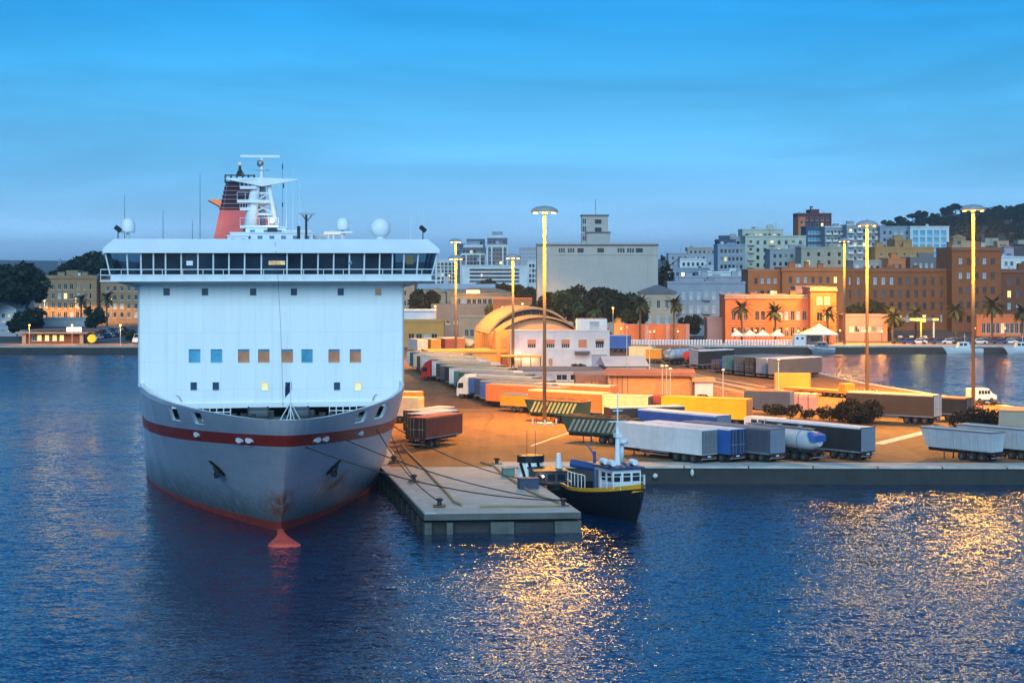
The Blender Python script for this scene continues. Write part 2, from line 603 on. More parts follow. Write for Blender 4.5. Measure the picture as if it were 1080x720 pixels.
# front face: pilasters, and a dark sheet standing for shade in the recesses
mb = MB()
fx = lambda t: (JL[0][0] + (JL[1][0] - JL[0][0]) * t, JL[0][1] + (JL[1][1] - JL[0][1]) * t)
a = math.atan2(JL[1][1] - JL[0][1], JL[1][0] - JL[0][0])
for t0, t1 in ((0.0, 0.045), (0.14, 0.18), (0.42, 0.57), (0.83, 1.0)):
    x, y = fx((t0 + t1) / 2)
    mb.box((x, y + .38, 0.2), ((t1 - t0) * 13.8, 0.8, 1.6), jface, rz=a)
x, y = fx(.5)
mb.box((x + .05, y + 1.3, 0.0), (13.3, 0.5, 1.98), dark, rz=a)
mb.build('front_wall', jetty)
for k in range(9):                                   # piles down the ship side
    t = (k + .3) / 9.2
    x = JL[0][0] + (JL[3][0] - JL[0][0]) * t
    y = JL[0][1] + (JL[3][1] - JL[0][1]) * t
    mb = MB()
    mb.box((x + .35, y + .3, -1.4), (0.9, 0.9, 4.78), concdark, rz=.17)
    mb.tube((x - .15, y + .3, 0.2), (x - .15, y + 1.0, 0.2), .35, black, n=10)
    mb.build('pile', jetty)
for k in range(5):
    t = (k + .3) / 5.2
    x = JL[1][0] + (JL[2][0] - JL[1][0]) * t - .5
    y = JL[1][1] + (JL[2][1] - JL[1][1]) * t + .6
    MB().box((x, y, -1.4), (0.9, 0.9, 4.78), concdark, rz=.17).build('pile', jetty)
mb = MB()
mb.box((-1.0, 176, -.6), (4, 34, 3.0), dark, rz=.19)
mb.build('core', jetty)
mb = MB()                                            # raised coping along the ship side
for (x0, y0), (x1, y1) in ((JL[0], JL[3]),):
    l = math.hypot(x1 - x0, y1 - y0)
    mb.box(((x0 + x1) / 2 + .55, (y0 + y1) / 2, QZ + .05), (1.0, l - .3, .12), copemat, rz=math.atan2(y1 - y0, x1 - x0) - PI / 2)
mb.build('coping', jetty)


def bollard_mesh():
    mb = MB()
    mb.lathe([(.42, 0), (.42, .08), (.22, .12), (.19, .42), (.34, .52), (.36, .62), (.2, .70)], (0, 0, 0), dark, n=12)
    mb.box((0, 0, .04), (1.1, .9, .06), rust)
    return mb.mesh('bollard')


BOL = {}
bme = bollard_mesh()
for i, (px, py, lab) in enumerate(((415.5, 488, 'black iron bollard on the jetty edge nearest the dark red trailers'),
                                   (436.5, 508.5, 'middle black bollard of the three on the jetty edge facing the ferry'),
                                   (463.5, 534.5, 'black bollard at the jetty corner nearest the ferry bow'),
                                   (594, 533.5, 'black bollard at the outer jetty corner beside the fishing boat'),
                                   (524, 489, 'black bollard at the jetty root beside the tug'))):
    x, y = G(px, py)
    o = put('mooring_bollard', bme, None, (x, y, QZ + (.11 if i < 3 else 0)), .1)
    tag(o, lab, 'bollard', 'bollards on the jetty')
    BOL[i] = (x, y, QZ + .5)
# hoses lying on the jetty
for pts, lab in (([(424, 469), (432, 479), (447, 494), (459, 508), (470, 519), (479, 530), (487, 533.5)], 'tan hose lying along the middle of the grey jetty'),
                 ([(507, 488), (521, 492), (531, 501), (545, 510), (557, 518), (572, 525), (590, 531)], 'tan hose curving along the outer side of the jetty')):
    P = [(*G(px, py), QZ + .12) for px, py in pts]
    tag(MB().path(P, .13, hosetan).build('hose'), lab, 'hose', 'hoses on the jetty')
P = [(*G(px, py), QZ + .1) for px, py in ((506, 535), (530, 534.3), (560, 534.5), (592, 534))]
tag(MB().path(P, .1, hosetan).build('hose'), 'short straight tan hose along the front edge of the jetty', 'hose', 'hoses on the jetty')
for px, py, lab, sz in ((536, 502, 'green grey crate on the jetty beside the tug', (1.2, 1.0, .8)), (557, 515, 'dark blue box on the jetty edge beside the tug', (1.9, 1.2, .95))):
    x, y = G(px, py)
    mb = MB()
    c = mat('crate_green', (.12, .20, .19), .7) if sz[0] < 1.5 else mat('crate_navy', (.04, .06, .11), .7)
    mb.box((0, 0, sz[2] / 2 + .05), sz, c)
    mb.box((0, 0, sz[2] + .08), (sz[0] + .1, sz[1] + .1, .08), c)
    for sx in (-1, 1):
        mb.box((sx * sz[0] * .35, 0, .03), (.15, sz[1], .06), dark)
    tag(mb.build('storage_crate', loc=(x, y, QZ), rz=.2), lab, 'crate')
# round float hanging on the quay wall
for px, py, lab, r in ((691, 501.5, 'round pale float hanging on the quay wall below the white trailer', .28), (730, 498, 'small white fender hanging on the quay wall right of the round float', .2)):
    D = 193.6
    x = XD(px, D)
    z = ZY(py, D)
    mb = MB()
    mb.ball((0, 0, 0), r, offwhite, sz=1.0 if r > .25 else 2.0, n=12)
    mb.tube((0, 0, r), (0, .25, QZ + .05 - z), .025, rope, n=5)
    tag(mb.build('mooring_float', loc=(x, D - .1, z)), lab, 'float')

# ------------------------------------------------------------------ the ferry
SHIP_RZ = math.radians(9.55)
SX, SY = -18.0, 144.8
ferry = thing('ferry', 'big white passenger ferry with dark red hull stripe moored bow on', 'ferry', (SX, SY, 0), SHIP_RZ)
SR = Matrix.Rotation(SHIP_RZ, 3, 'Z')


def s0(z):
    t = min(max(z / 11.4, 0.0), 1.0)
    return 15.4 * (1 - t) ** 1.12


def half(r, z):
    t = min(max(z / 11.4, 0.0), 1.0)
    r = max(r, 0.0)
    Lx = 47.0
    p = 1.72 + 1.3 * t ** 1.5
    b = 13.2 * (1 - (1 - min(r / Lx, 1.0)) ** p)
    b += 1.5 * t * t * math.sqrt(r) * math.exp(-r / 4.0)
    return min(b, 13.2)


def hz(k, u):
    """height of level k at station fraction u"""
    g = smooth(u * 1.05) ** .8
    zb, zt, zr = 8.75 - 1.85 * g, 9.8 - 1.6 * g, 11.15 + .95 * g ** 1.6
    zc = 1.0 - .78 * g ** .7
    tab = [-1.6, -.3, zc, 1.8, 3.0, 4.2, 5.4, 6.4, zb - .28 * (zb - 6.4), zb, zt, zt + .3 * (zr - zt), zt + .6 * (zr - zt), zt + .85 * (zr - zt), zr]
    return tab[k]


US = [0, .012, .03, .055, .09, .13, .18, .24, .31, .39, .48, .58, .69, .81, .92, 1.0]
NLEV = 15


def station(k, u):
    z = hz(k, u)
    s = s0(z) + 50.0 * u ** 1.35
    return s, half(s - s0(z), z), z


LASTU = [0.0]


def hull_at(px, py):
    """nearest hull point (ship frame) that projects to a pixel, with its outward normal"""
    best = None
    sg = -1 if px < 297 else 1
    for i in range(240):
        u = (i / 239.0)
        for k in range(160):
            z = .5 + 11.0 * k / 159
            s = s0(z) + 50.0 * u ** 1.35
            b = half(s - s0(z), z) * sg
            w = SR @ Vector((b, s, z)) + Vector((SX, SY, 0))
            e = (540 + w.x / w.y * F - px) ** 2 + (HZ + (CAMZ - w.z) / w.y * F - py) ** 2
            if best is None or e < best[0]:
                best = (e, u, z)
    _, u, z = best
    LASTU[0] = u

    def P(u, z):
        s = s0(z) + 50.0 * u ** 1.35
        return Vector((half(s - s0(z), z) * sg, s, z))
    p = P(u, z)
    du = P(u + .01, z) - p
    dz = P(u, z + .05) - p
    n = du.cross(dz) * (1 if sg > 0 else -1)
    n.normalize()
    if n.y > 0:
        n = -n
    return p, n, du.normalized(), dz.normalized()



def hull_u(px, py):
    hull_at(px, py)
    return LASTU[0]


# mooring openings cut through both sides of the bulwark: (side, u0, u1)
OPEN = []
for xa, ya, xb, yb in ((180.5, 439.5, 190.5, 441.8), (204, 442, 214.5, 443.8), (375, 442.8, 385.5, 441), (395.5, 440, 405, 437.5)):
    ua, ub = sorted((hull_u(xa, ya), hull_u(xb, yb)))
    OPEN.append((-1 if xa < 297 else 1, ua, ub))
US = sorted(set(US + [u for o in OPEN for u in o[1:]]))
OK_, OT = 11, 13


def is_open(sg, i, k):
    if not (OK_ <= k < OT):
        return False
    um = (US[i] + US[i + 1]) / 2
    return any(o[0] == sg and o[1] < um < o[2] for o in OPEN)


def hull_mat():
    m = bpy.data.materials.new('hull_paint')
    m.use_nodes = True
    nt = m.node_tree
    b = nt.nodes['Principled BSDF']
    L = nt.links.new
    b.inputs['Roughness'].default_value = 0.38
    tc = nd(nt, 'ShaderNodeTexCoord')
    sp = nd(nt, 'ShaderNodeSeparateXYZ')
    L(tc.outputs['Object'], sp.inputs['Vector'])

    def mixc(a, col, fac):
        x = nd(nt, 'ShaderNodeMix', data_type='RGBA')
        L(fac, x.inputs['Factor'])
        if isinstance(a, tuple):
            x.inputs['A'].default_value = a
        else:
            L(a, x.inputs['A'])
        x.inputs['B'].default_value = col
        return x.outputs['Result']

    def rng(v, a, c, lo=0.0, hi=1.0):
        x = nd(nt, 'ShaderNodeMapRange')
        x.inputs['From Min'].default_value, x.inputs['From Max'].default_value = a, c
        x.inputs['To Min'].default_value, x.inputs['To Max'].default_value = lo, hi
        L(v, x.inputs['Value'])
        return x.outputs['Result']

    def mul(a, c):
        x = nd(nt, 'ShaderNodeMath', operation='MULTIPLY')
        L(a, x.inputs[0])
        if isinstance(c, float):
            x.inputs[1].default_value = c
        else:
            L(c, x.inputs[1])
        return x.outputs['Value']

    def noise(scl, scale, det=5.0):
        mp = nd(nt, 'ShaderNodeMapping')
        mp.inputs['Scale'].default_value = scl
        L(tc.outputs['Object'], mp.inputs['Vector'])
        x = nd(nt, 'ShaderNodeTexNoise', Scale=scale, Detail=det, Roughness=0.65)
        L(mp.outputs['Vector'], x.inputs['Vector'])
        return x.outputs['Fac']

    base = (0.76, 0.74, 0.78, 1)
    c = mixc(base, (0.66, 0.64, 0.68, 1), rng(noise((1, .4, .5), .5), .35, .7))
    st = noise((1.6, 1.6, .10), 1.1)
    # algae-brown scum towards the water line, in run-off streaks
    low = rng(sp.outputs['Z'], 5.0, .6)
    c = mixc(c, (0.12, 0.13, 0.08, 1), mul(mul(low, rng(st, .34, .62)), .85))
    c = mixc(c, (0.10, 0.11, 0.10, 1), mul(rng(sp.outputs['Z'], 3.8, .4), .72))
    # rust weeping down beside the stem and below the anchors
    ax = nd(nt, 'ShaderNodeMath', operation='ABSOLUTE')
    L(sp.outputs['X'], ax.inputs[0])
    stem = mul(mul(rng(ax.outputs['Value'], 1.7, .2), rng(sp.outputs['Z'], 4.6, 3.4)), rng(sp.outputs['Z'], 1.0, 2.0))
    c = mixc(c, (0.42, 0.13, 0.025, 1), mul(stem, rng(noise((1.3, .3, .35), 1.6), .40, .52)))
    xr = nd(nt, 'ShaderNodeMath', operation='SUBTRACT')
    L(sp.outputs['X'], xr.inputs[0])
    xr.inputs[1].default_value = 5.2
    xa = nd(nt, 'ShaderNodeMath', operation='ABSOLUTE')
    L(xr.outputs['Value'], xa.inputs[0])
    anch = mul(mul(rng(xa.outputs['Value'], 1.7, .5), rng(sp.outputs['Z'], 5.2, 4.2)), rng(sp.outputs['Z'], 2.0, 3.2))
    c = mixc(c, (0.36, 0.16, 0.06, 1), mul(anch, rng(noise((1, .4, .5), 1.1), .38, .56)))
    # hull plating seams
    br = nd(nt, 'ShaderNodeTexBrick', Scale=.18)
    br.inputs['Mortar Size'].default_value = 0.004
    mp = nd(nt, 'ShaderNodeMapping')
    mp.inputs['Rotation'].default_value = (PI / 2, 0, 0)
    L(tc.outputs['Object'], mp.inputs['Vector'])
    L(mp.outputs['Vector'], br.inputs['Vector'])
    c = mixc(c, (0.30, 0.31, 0.33, 1), mul(br.outputs['Fac'], .35))
    L(c, b.inputs['Base Color'])
    n = nd(nt, 'ShaderNodeTexNoise', Scale=.5, Detail=2.0)
    L(tc.outputs['Object'], n.inputs['Vector'])
    bp = nd(nt, 'ShaderNodeBump', Strength=.10, Distance=.25)
    L(n.outputs['Fac'], bp.inputs['Height'])
    L(bp.outputs['Normal'], b.inputs['Normal'])
    return m


hullm = hull_mat()
stripe = mat('stripe_red', (0.62, 0.048, 0.022), 0.45, var=0.15, streak=0.12)
bootred = mat('antifouling_red', (0.46, 0.055, 0.035), 0.55, var=0.22, scale=0.8, streak=0.3, dirt=(.2, .06, .03))
bulbred = mat('bulb_red', (0.80, 0.10, 0.065), 0.5, var=0.18, scale=1.0)
AFT = [75.0, 110.0, 150.0, 196.0]


def hull_side(k0, k1, mt, name, sgn, parent, smoothit=True):
    rows = []
    for k in range(k0, k1 + 1):
        r = []
        for u in US:
            s, b, z = station(k, u)
            r.append((sgn * b, s, z))
        for s in AFT:
            r.append((sgn * 13.2, s, hz(k, 1.0)))
        rows.append(r)
    return rows


bands = [(0, 2, bootred, False), (2, 9, hullm, False), (9, 10, stripe, False), (10, 14, hullm, False)]
mb = MB()
deckm = mat('deck_green', (.10, .13, .13), .8)


def inner(k, u, sg):
    s_, b_, z_ = station(k, u)
    off = .9 * max(0.0, 1 - u / .03) + .12
    return (sg * max(b_ - .30, 0), s_ + off, z_)


for sg in (-1, 1):
    rows = {k: hull_side(k, k, None, '', sg, None)[0] for k in range(NLEV)}
    for k0, k1, mt, _ in bands:
        for k in range(k0, k1):
            for i in range(len(rows[k]) - 1):
                if i < len(US) - 1 and is_open(sg, i, k):
                    continue
                q = [rows[k][i], rows[k][i + 1], rows[k + 1][i + 1], rows[k + 1][i]]
                mb.poly(q[::-1] if sg > 0 else q, mt)
    inn = {k: [inner(k, u, sg) for u in US] for k in range(10, NLEV)}
    for k in range(10, NLEV - 1):
        for i in range(len(US) - 1):
            if is_open(sg, i, k):
                continue
            q = [inn[k][i], inn[k][i + 1], inn[k + 1][i + 1], inn[k + 1][i]]
            mb.poly(q if sg > 0 else q[::-1], white)
    top = NLEV - 1
    for i in range(len(US) - 1):                              # cap rail and deck
        q = [rows[top][i], rows[top][i + 1], inn[top][i + 1], inn[top][i]]
        q = [(x, y, z + .02) for x, y, z in q]
        mb.poly(q[::-1] if sg > 0 else q, white)
        a, c = inn[10][i], inn[10][i + 1]
        mb.poly([a, c, (0, c[1], c[2]), (0, a[1], a[2])], deckm)
    for o in OPEN:
        if o[0] != sg:
            continue
        ia, ib = US.index(o[1]), US.index(o[2])
        for k in range(OK_, OT):
            for i in (ia, ib):
                mb.poly([rows[k][i], inn[k][i], inn[k + 1][i], rows[k + 1][i]], white)
        for i in range(ia, ib):
            for k in (OK_, OT):
                mb.poly([rows[k][i], rows[k][i + 1], inn[k][i + 1], inn[k][i]], white)
# transom
mb.poly([(-13.2, 196, -1.6), (13.2, 196, -1.6), (13.2, 196, 11.7), (-13.2, 196, 11.7)], hullm)
hull = mb.build('hull', ferry, smooth=True)

# bulbous bow breaking the surface
mb = MB()
vs = []
for i in range(15):
    t = i / 14
    s = 6.2 + 9.6 * t ** 1.3
    w = 1.52 * min(1.0, (t / .16)) ** .5 * (1 - .78 * smooth((t - .16) / .74))
    h = (.42 + .12 * smooth((t - .35) / .6)) * min(1.0, t / .12) ** .5
    row = []
    for j in range(15):
        a = PI * j / 14
        row.append((-max(w, .02) * math.cos(a), s, -.18 + h * math.sin(a) ** .8))
    vs.append(row)
mb.grid(vs, bulbred, flip=True)
mb.build('bulb', ferry, smooth=True)


def plate(pts, h0, mt, name, label=None, off=.02, th=.05):
    """raised plate whose outline is given in hull-surface coordinates (along, up)"""
    p, n, du, dz = h0
    if du.x < 0:
        du = -du
    # sizes are given as seen from ahead: stretch along the plating where it runs away from the bow
    fore = abs((SR @ du).x)
    st = min(1.0 / max(fore, .25), 1.35)
    mb = MB()
    base = [p + du * a * st + dz * c + n * off for a, c in pts]
    mb.extr(base, n * th, mt)
    o = mb.build(name, ferry)
    if label:
        o['label'] = label
    return o


para = lambda w, h, k: [(-w / 2 - k, -h / 2), (w / 2 - k, -h / 2), (w / 2 + k, h / 2), (-w / 2 + k, h / 2)]
oval = lambda w, h: [(w / 2 * math.cos(2 * PI * i / 14), h / 2 * math.sin(2 * PI * i / 14)) for i in range(14)]
for px, py in ((208, 458), (253.5, 463.8), (263.8, 464.3), (334, 464), (343, 463), (380, 456.5)):
    p, n, du, dz = hull_at(px, py)
    n = Vector((n.x, n.y, 0)).normalized()
    plate(oval(.74, .46), (p, n, Vector((du.x, du.y, 0)).normalized(), Vector((0, 0, 1))), whitemetal, 'mooring_port', off=-.25, th=.42)
for px, py in ((230.5, 493), (351.5, 492)):
    h = hull_at(px, py)
    sg = 1 if px < 297 else -1
    plate([(-1.25 * sg, 1.15), (-.75 * sg, 1.15), (.35 * sg, .15), (.95 * sg, -.75), (.75 * sg, -1.05), (.05 * sg, -.95), (-.15 * sg, -.1)], h, black, 'hawse_pipe', off=.05, th=.05)
    mb = MB()
    p, n, du, dz = h
    if du.x < 0:
        du = -du
    q = lambda a, c, e: p + du * a * sg + dz * c + n * e
    mb.tube(q(-.4, .6, .2), q(.45, -.55, .5), .13, dark)
    mb.tube(q(-.15, -.95, .45), q(1.0, -.5, .45), .18, dark)
    mb.tube(q(-.15, -.95, .45), q(-.25, -.3, .45), .14, dark, r1=.04)
    mb.tube(q(1.0, -.5, .45), q(.75, .05, .45), .14, dark, r1=.04)
    mb.build('anchor', ferry)

# ---- superstructure
SF, ZL, ZU = 35.0, 9.7, 21.7


def wall_with_holes(mb, W0, W1, Z0, Z1, holes, mt, y=0.0, depth=.22, revmat=None):
    """flat wall in the x-z plane at y, with rectangular openings and their reveals"""
    xs = sorted(set([W0, W1] + [h[0] for h in holes] + [h[1] for h in holes]))
    zs = sorted(set([Z0, Z1] + [h[2] for h in holes] + [h[3] for h in holes]))
    for j in range(len(zs) - 1):
        zc = (zs[j] + zs[j + 1]) / 2
        run = None
        for i in range(len(xs) - 1):
            xc = (xs[i] + xs[i + 1]) / 2
            inside = any(h[0] < xc < h[1] and h[2] < zc < h[3] for h in holes)
            if not inside and run is None:
                run = xs[i]
            if inside and run is not None:
                mb.poly([(run, y, zs[j]), (xs[i], y, zs[j]), (xs[i], y, zs[j + 1]), (run, y, zs[j + 1])], mt)
                run = None
        if run is not None:
            mb.poly([(run, y, zs[j]), (xs[-1], y, zs[j]), (xs[-1], y, zs[j + 1]), (run, y, zs[j + 1])], mt)
    for x0, x1, z0, z1 in holes:
        r = revmat or mt
        mb.poly([(x0, y, z0), (x0, y, z1), (x0, y + depth, z1), (x0, y + depth, z0)], r)
        mb.poly([(x1, y, z1), (x1, y, z0), (x1, y + depth, z0), (x1, y + depth, z1)], r)
        mb.poly([(x0, y, z1), (x1, y, z1), (x1, y + depth, z1), (x0, y + depth, z1)], r)
        mb.poly([(x1, y, z0), (x0, y, z0), (x0, y + depth, z0), (x1, y + depth, z0)], r)


def front_xz(px, py, s=SF):
    """ship-frame x,z of a pixel on the plane across the ship at s"""
    ca, sa = math.cos(SHIP_RZ), math.sin(SHIP_RZ)
    k = (px - 540) / F
    # world = (SX + x ca - s sa, SY + x sa + s ca)
    x = (k * (SY + s * ca) - SX + s * sa) / (ca - k * sa)
    D = SY + x * sa + s * ca
    return x, ZY(py, D)


def superwall():
    m = bpy.data.materials.new('ship_white')
    m.use_nodes = True
    nt = m.node_tree
    b = nt.nodes['Principled BSDF']
    L = nt.links.new
    b.inputs['Roughness'].default_value = 0.42
    tc = nd(nt, 'ShaderNodeTexCoord')
    mp = nd(nt, 'ShaderNodeMapping')
    mp.inputs['Rotation'].default_value = (PI / 2, 0, 0)
    L(tc.outputs['Object'], mp.inputs['Vector'])
    br = nd(nt, 'ShaderNodeTexBrick', Scale=.32)
    br.offset = 0.0
    br.inputs['Brick Width'].default_value = .55
    br.inputs['Row Height'].default_value = .9
    br.inputs['Mortar Size'].default_value = .006
    br.inputs['Mortar Smooth'].default_value = .6
    br.inputs['Color1'].default_value = (0.85, 0.87, 0.87, 1)
    br.inputs['Color2'].default_value = (0.81, 0.835, 0.84, 1)
    br.inputs['Mortar'].default_value = (0.66, 0.69, 0.71, 1)
    L(mp.outputs['Vector'], br.inputs['Vector'])
    mp2 = nd(nt, 'ShaderNodeMapping')
    mp2.inputs['Scale'].default_value = (1.5, 1.5, .06)
    L(tc.outputs['Object'], mp2.inputs['Vector'])
    n = nd(nt, 'ShaderNodeTexNoise', Scale=1.4, Detail=5.0, Roughness=.6)
    L(mp2.outputs['Vector'], n.inputs['Vector'])
    r = nd(nt, 'ShaderNodeMapRange')
    r.inputs['From Min'].default_value, r.inputs['From Max'].default_value = .5, .8
    r.inputs['To Max'].default_value = .22
    L(n.outputs['Fac'], r.inputs['Value'])
    mx = nd(nt, 'ShaderNodeMix', data_type='RGBA')
    L(r.outputs['Result'], mx.inputs['Factor'])
    L(br.outputs['Color'], mx.inputs['A'])
    mx.inputs['B'].default_value = (.50, .50, .46, 1)
    L(mx.outputs['Result'], b.inputs['Base Color'])
    n2 = nd(nt, 'ShaderNodeTexNoise', Scale=.7, Detail=2.0)
    L(tc.outputs['Object'], n2.inputs['Vector'])
    bp = nd(nt, 'ShaderNodeBump', Strength=.06, Distance=.2)
    L(n2.outputs['Fac'], bp.inputs['Height'])
    L(bp.outputs['Normal'], b.inputs['Normal'])
    return m


shipw = superwall()
steelb = mat('pane_top_blue', (.16, .24, .32), .5)  # bluish strip across the top of the amber panes
portg = mat('port_glass', (.035, .075, .14), .12, var=.2)  # sky reflection put into the port glass colour
litport = mat('lit_port', (.55, .5, .3), .5, var=.3, scale=2.5, emit=(1.0, .78, .30), estr=.6)
wins = []
for px in (175.7, 216.2, 267, 310, 359.4, 399):
    wins.append((px, 307.8, .62, .70, portg if px < 390 else mat('port_glow', (.10, .12, .12), .3, emit=(1, .8, .3), estr=.12)))
for px, mt in zip((205.2, 228.3, 257, 278.2, 303, 323.8, 352.3, 374.8), (glassblue, glassblue, amber, amber, amber, glassblue, amber, amber)):
    wins.append((px, 375.2, 1.12, 1.32, mt))
for px, mt in zip((204.3, 227.6, 279.2, 304.2, 355.4, 377.6), (portg, portg, litport, portg, portg, litport)):
    wins.append((px, 407.2, .62, .78, mt))
holes, panes = [], []
for px, py, w, h, mt in wins:
    x, z = front_xz(px, py)
    holes.append((x - w / 2, x + w / 2, z - h / 2, z + h / 2))
    panes.append((x, z, w, h, mt))
HW = 11.6
HE = 12.85
mb = MB()
wall_with_holes(mb, -HW, HW, ZL, ZU, holes, shipw, y=SF, depth=.18)
for sg in (-1, 1):
    mb.poly([(sg * HW, SF, ZL), (sg * 12.35, SF, ZL), (sg * HE, SF, 11.6), (sg * HE, SF, ZU), (sg * HW, SF, ZU)][::sg], shipw)
for sg in (-1, 1):
    arc = [(sg * (HE + .35 * math.sin(a)), SF + .9 * (1 - math.cos(a))) for a in [PI / 2 * i / 6 for i in range(7)]]
    arc.append((sg * 13.2, 190.0))
    mb.grid([[(x, y, 11.6 if i < 7 else ZL) for i, (x, y) in enumerate(arc)], [(x, y, ZU) for x, y in arc]], shipw, flip=sg < 0)
mb.poly([(-13.2, 190, ZL), (13.2, 190, ZL), (13.2, 190, ZU), (-13.2, 190, ZU)], shipw)
mb.poly([(-13.2, 35.9, ZU), (-HE, SF, ZU), (HE, SF, ZU), (13.2, 35.9, ZU), (13.2, 190, ZU), (-13.2, 190, ZU)], mat('ship_deck', (.25, .28, .28), .8))
mb.poly([(-11.6, SF, ZL), (-12, 46, ZL), (12, 46, ZL), (11.6, SF, ZL)], dark)
sup = mb.build('superstructure', ferry, smooth=False)
mb = MB()
mb.b2((-HW, SF - .28, ZL - .25), (HW, SF - .004, ZL + .22), white)
mb.build('ledge', sup)
mb = MB()                                              # mooring deck bulkhead, coloured dark to stand for shade below the front
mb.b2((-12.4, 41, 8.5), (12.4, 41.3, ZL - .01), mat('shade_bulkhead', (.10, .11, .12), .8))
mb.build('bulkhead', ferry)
for x, z, w, h, mt in panes:
    mb = MB()
    mb.b2((x - w / 2, SF + .13, z - h / 2), (x + w / 2, SF + .16, z + h / 2), mt)
    o = mb.build('window', sup)
    mb = MB()
    t = .05
    for a in (((x - w / 2 - t, z - h / 2 - t), (x + w / 2 + t, z - h / 2)), ((x - w / 2 - t, z + h / 2), (x + w / 2 + t, z + h / 2 + t)),
              ((x - w / 2 - t, z - h / 2), (x - w / 2, z + h / 2)), ((x + w / 2, z - h / 2), (x + w / 2 + t, z + h / 2))):
        mb.b2((a[0][0], SF - .035, a[0][1]), (a[1][0], SF - .003, a[1][1]), whitemetal)
    if h > 1.2 and mt is amber:
        mb.b2((x - w / 2, SF + .1, z + h * .30), (x + w / 2, SF + .127, z + h * .5), steelb)
    mb.build('frame', o)

# ---- bridge
bridge_m = mat('bridge_paint', (.76, .79, .81), .42, var=.05, scale=.4, streak=.06)
B0, B1 = 33.4, 40.5
mb = MB()
mb.b2((-15.7, B0, 21.98), (15.7, B1, 22.66), bridge_m)             # sill band
mb.b2((-13.6, SF - .9, 21.70), (13.6, B1, 21.978), bridge_m)
for sg in (-1, 1):
    mb.extr([(sg * 13.25, B0 + 2.4, 21.3), (sg * 15.2, B0 + 2.4, 21.85), (sg * 15.2, B0 + 2.4, 21.979), (sg * 13.25, B0 + 2.4, 21.979)], (0, 3.5, 0), bridge_m)
sill = mb.build('bridge', ferry)
mb = MB()                                              # roof: fascia, then a slope back to the flat top
wz = [(-16.4, B0 - .9), (16.4, B0 - .9), (16.4, B1 + .6), (-16.4, B1 + .6)]
mb.extr([(x, y, 24.76) for x, y in wz], (0, 0, .42), bridge_m)
top = [(-15.4, B0 + .5), (15.4, B0 + .5), (15.4, B1 - .4), (-15.4, B1 - .4)]
mb.add([(x, y, 25.18) for x, y in wz] + [(x, y, 26.15) for x, y in top], [(0, 1, 5, 4), (1, 2, 6, 5), (2, 3, 7, 6), (3, 0, 4, 7), (4, 5, 6, 7)], bridge_m)
mb.build('roof', sill)
mull = [93, 130, 165, 199, 243, 290, 333, 377, 421, 468, 540, 581, 627, 671, 715, 757, 800, 836, 868, 905]
mx_ = [-15.75] + [front_xz(100 + m / 2.666, 278, B0)[0] for m in mull] + [15.75]


def glassmix():
    m = bpy.data.materials.new('clear_tinted_glass')
    m.use_nodes = True
    nt = m.node_tree
    b = nt.nodes['Principled BSDF']
    b.inputs['Base Color'].default_value = (.02, .04, .06, 1)
    b.inputs['Roughness'].default_value = .04
    tr = nd(nt, 'ShaderNodeBsdfTransparent')
    tr.inputs['Color'].default_value = (.55, .68, .75, 1)
    ms = nd(nt, 'ShaderNodeMixShader')
    ms.inputs['Fac'].default_value = .28
    nt.links.new(tr.outputs[0], ms.inputs[1])
    nt.links.new(b.outputs[0], ms.inputs[2])
    nt.links.new(ms.outputs[0], nt.nodes['Material Output'].inputs['Surface'])
    return m


clearg = glassmix()
bglass = mat('bridge_glass', (.016, .026, .044), .08, var=.5, scale=.5)
bglass2 = mat('bridge_glass_pale', (.030, .048, .075), .1, var=.5, scale=.5)  # paler panes: reflected sky put into the glass colour
ZB, ZT, TILT = 22.66, 24.76, .55
litb = mat('bridge_inner_glow', (.5, .4, .2), .5, emit=(1.0, .62, .2), estr=.35, var=.8, scale=1.5)  # warm light inside the bridge, done as a glowing surface
for i in range(len(mx_) - 1):
    x0, x1 = mx_[i], mx_[i + 1]
    kf = lambda x: (1 if x > 0 else -1) * .45 * max(0.0, (abs(x) - 13.2) / 2.55) ** 1.5
    k0, k1 = kf(x0), kf(x1)
    mt = clearg if i < 2 or i > 17 else (bglass if (i * 7) % 5 else bglass2)
    mb = MB()
    A = Vector((x0 + .06, B0, ZB))
    mb.extr([(x0 + .06, B0 + .03, ZB), (x1 - .06, B0 + .03, ZB), (x1 + k1 - .06, B0 + .03 - TILT, ZT), (x0 + k0 + .06, B0 + .03 - TILT, ZT)], (0, .03, 0), mt)
    w = mb.build('window', sill)
    mb = MB()
    mb.extr([(x0 - .07, B0, ZB), (x0 + .07, B0, ZB), (x0 + k0 + .07, B0 - TILT, ZT), (x0 + k0 - .07, B0 - TILT, ZT)], (0, .12, 0), whitemetal)
    if i == len(mx_) - 2:
        mb.extr([(x1 - .07, B0, ZB), (x1 + .07, B0, ZB), (x1 + k1 + .07, B0 - TILT, ZT), (x1 + k1 - .07, B0 - TILT, ZT)], (0, .12, 0), whitemetal)
    mb.build('mullion', w)
for sg in (-1, 1):                                     # end panes
    mb = MB()
    mb.extr([(sg * 15.75, B0 + .2, ZB), (sg * 15.75, B1 - .2, ZB), (sg * 16.2, B1 - .2, ZT), (sg * 16.2, B0 - .2, ZT)], (sg * .03, 0, 0), clearg)
    mb.build('window', sill)
    mb = MB()
    for y in (B1 - .1, B1 - 3.6):
        mb.tube((sg * 15.7, y, ZB), (sg * 16.15, y, ZT), .09, whitemetal, n=6)
    mb.b2((sg * 13.2 - .05, B0 + .6, ZB), (sg * 13.2 + .05, B0 + 2, ZB + 1.1), dark)
    mb.build('console', sill)
mb = MB()                                              # rear bulkhead of the wheelhouse
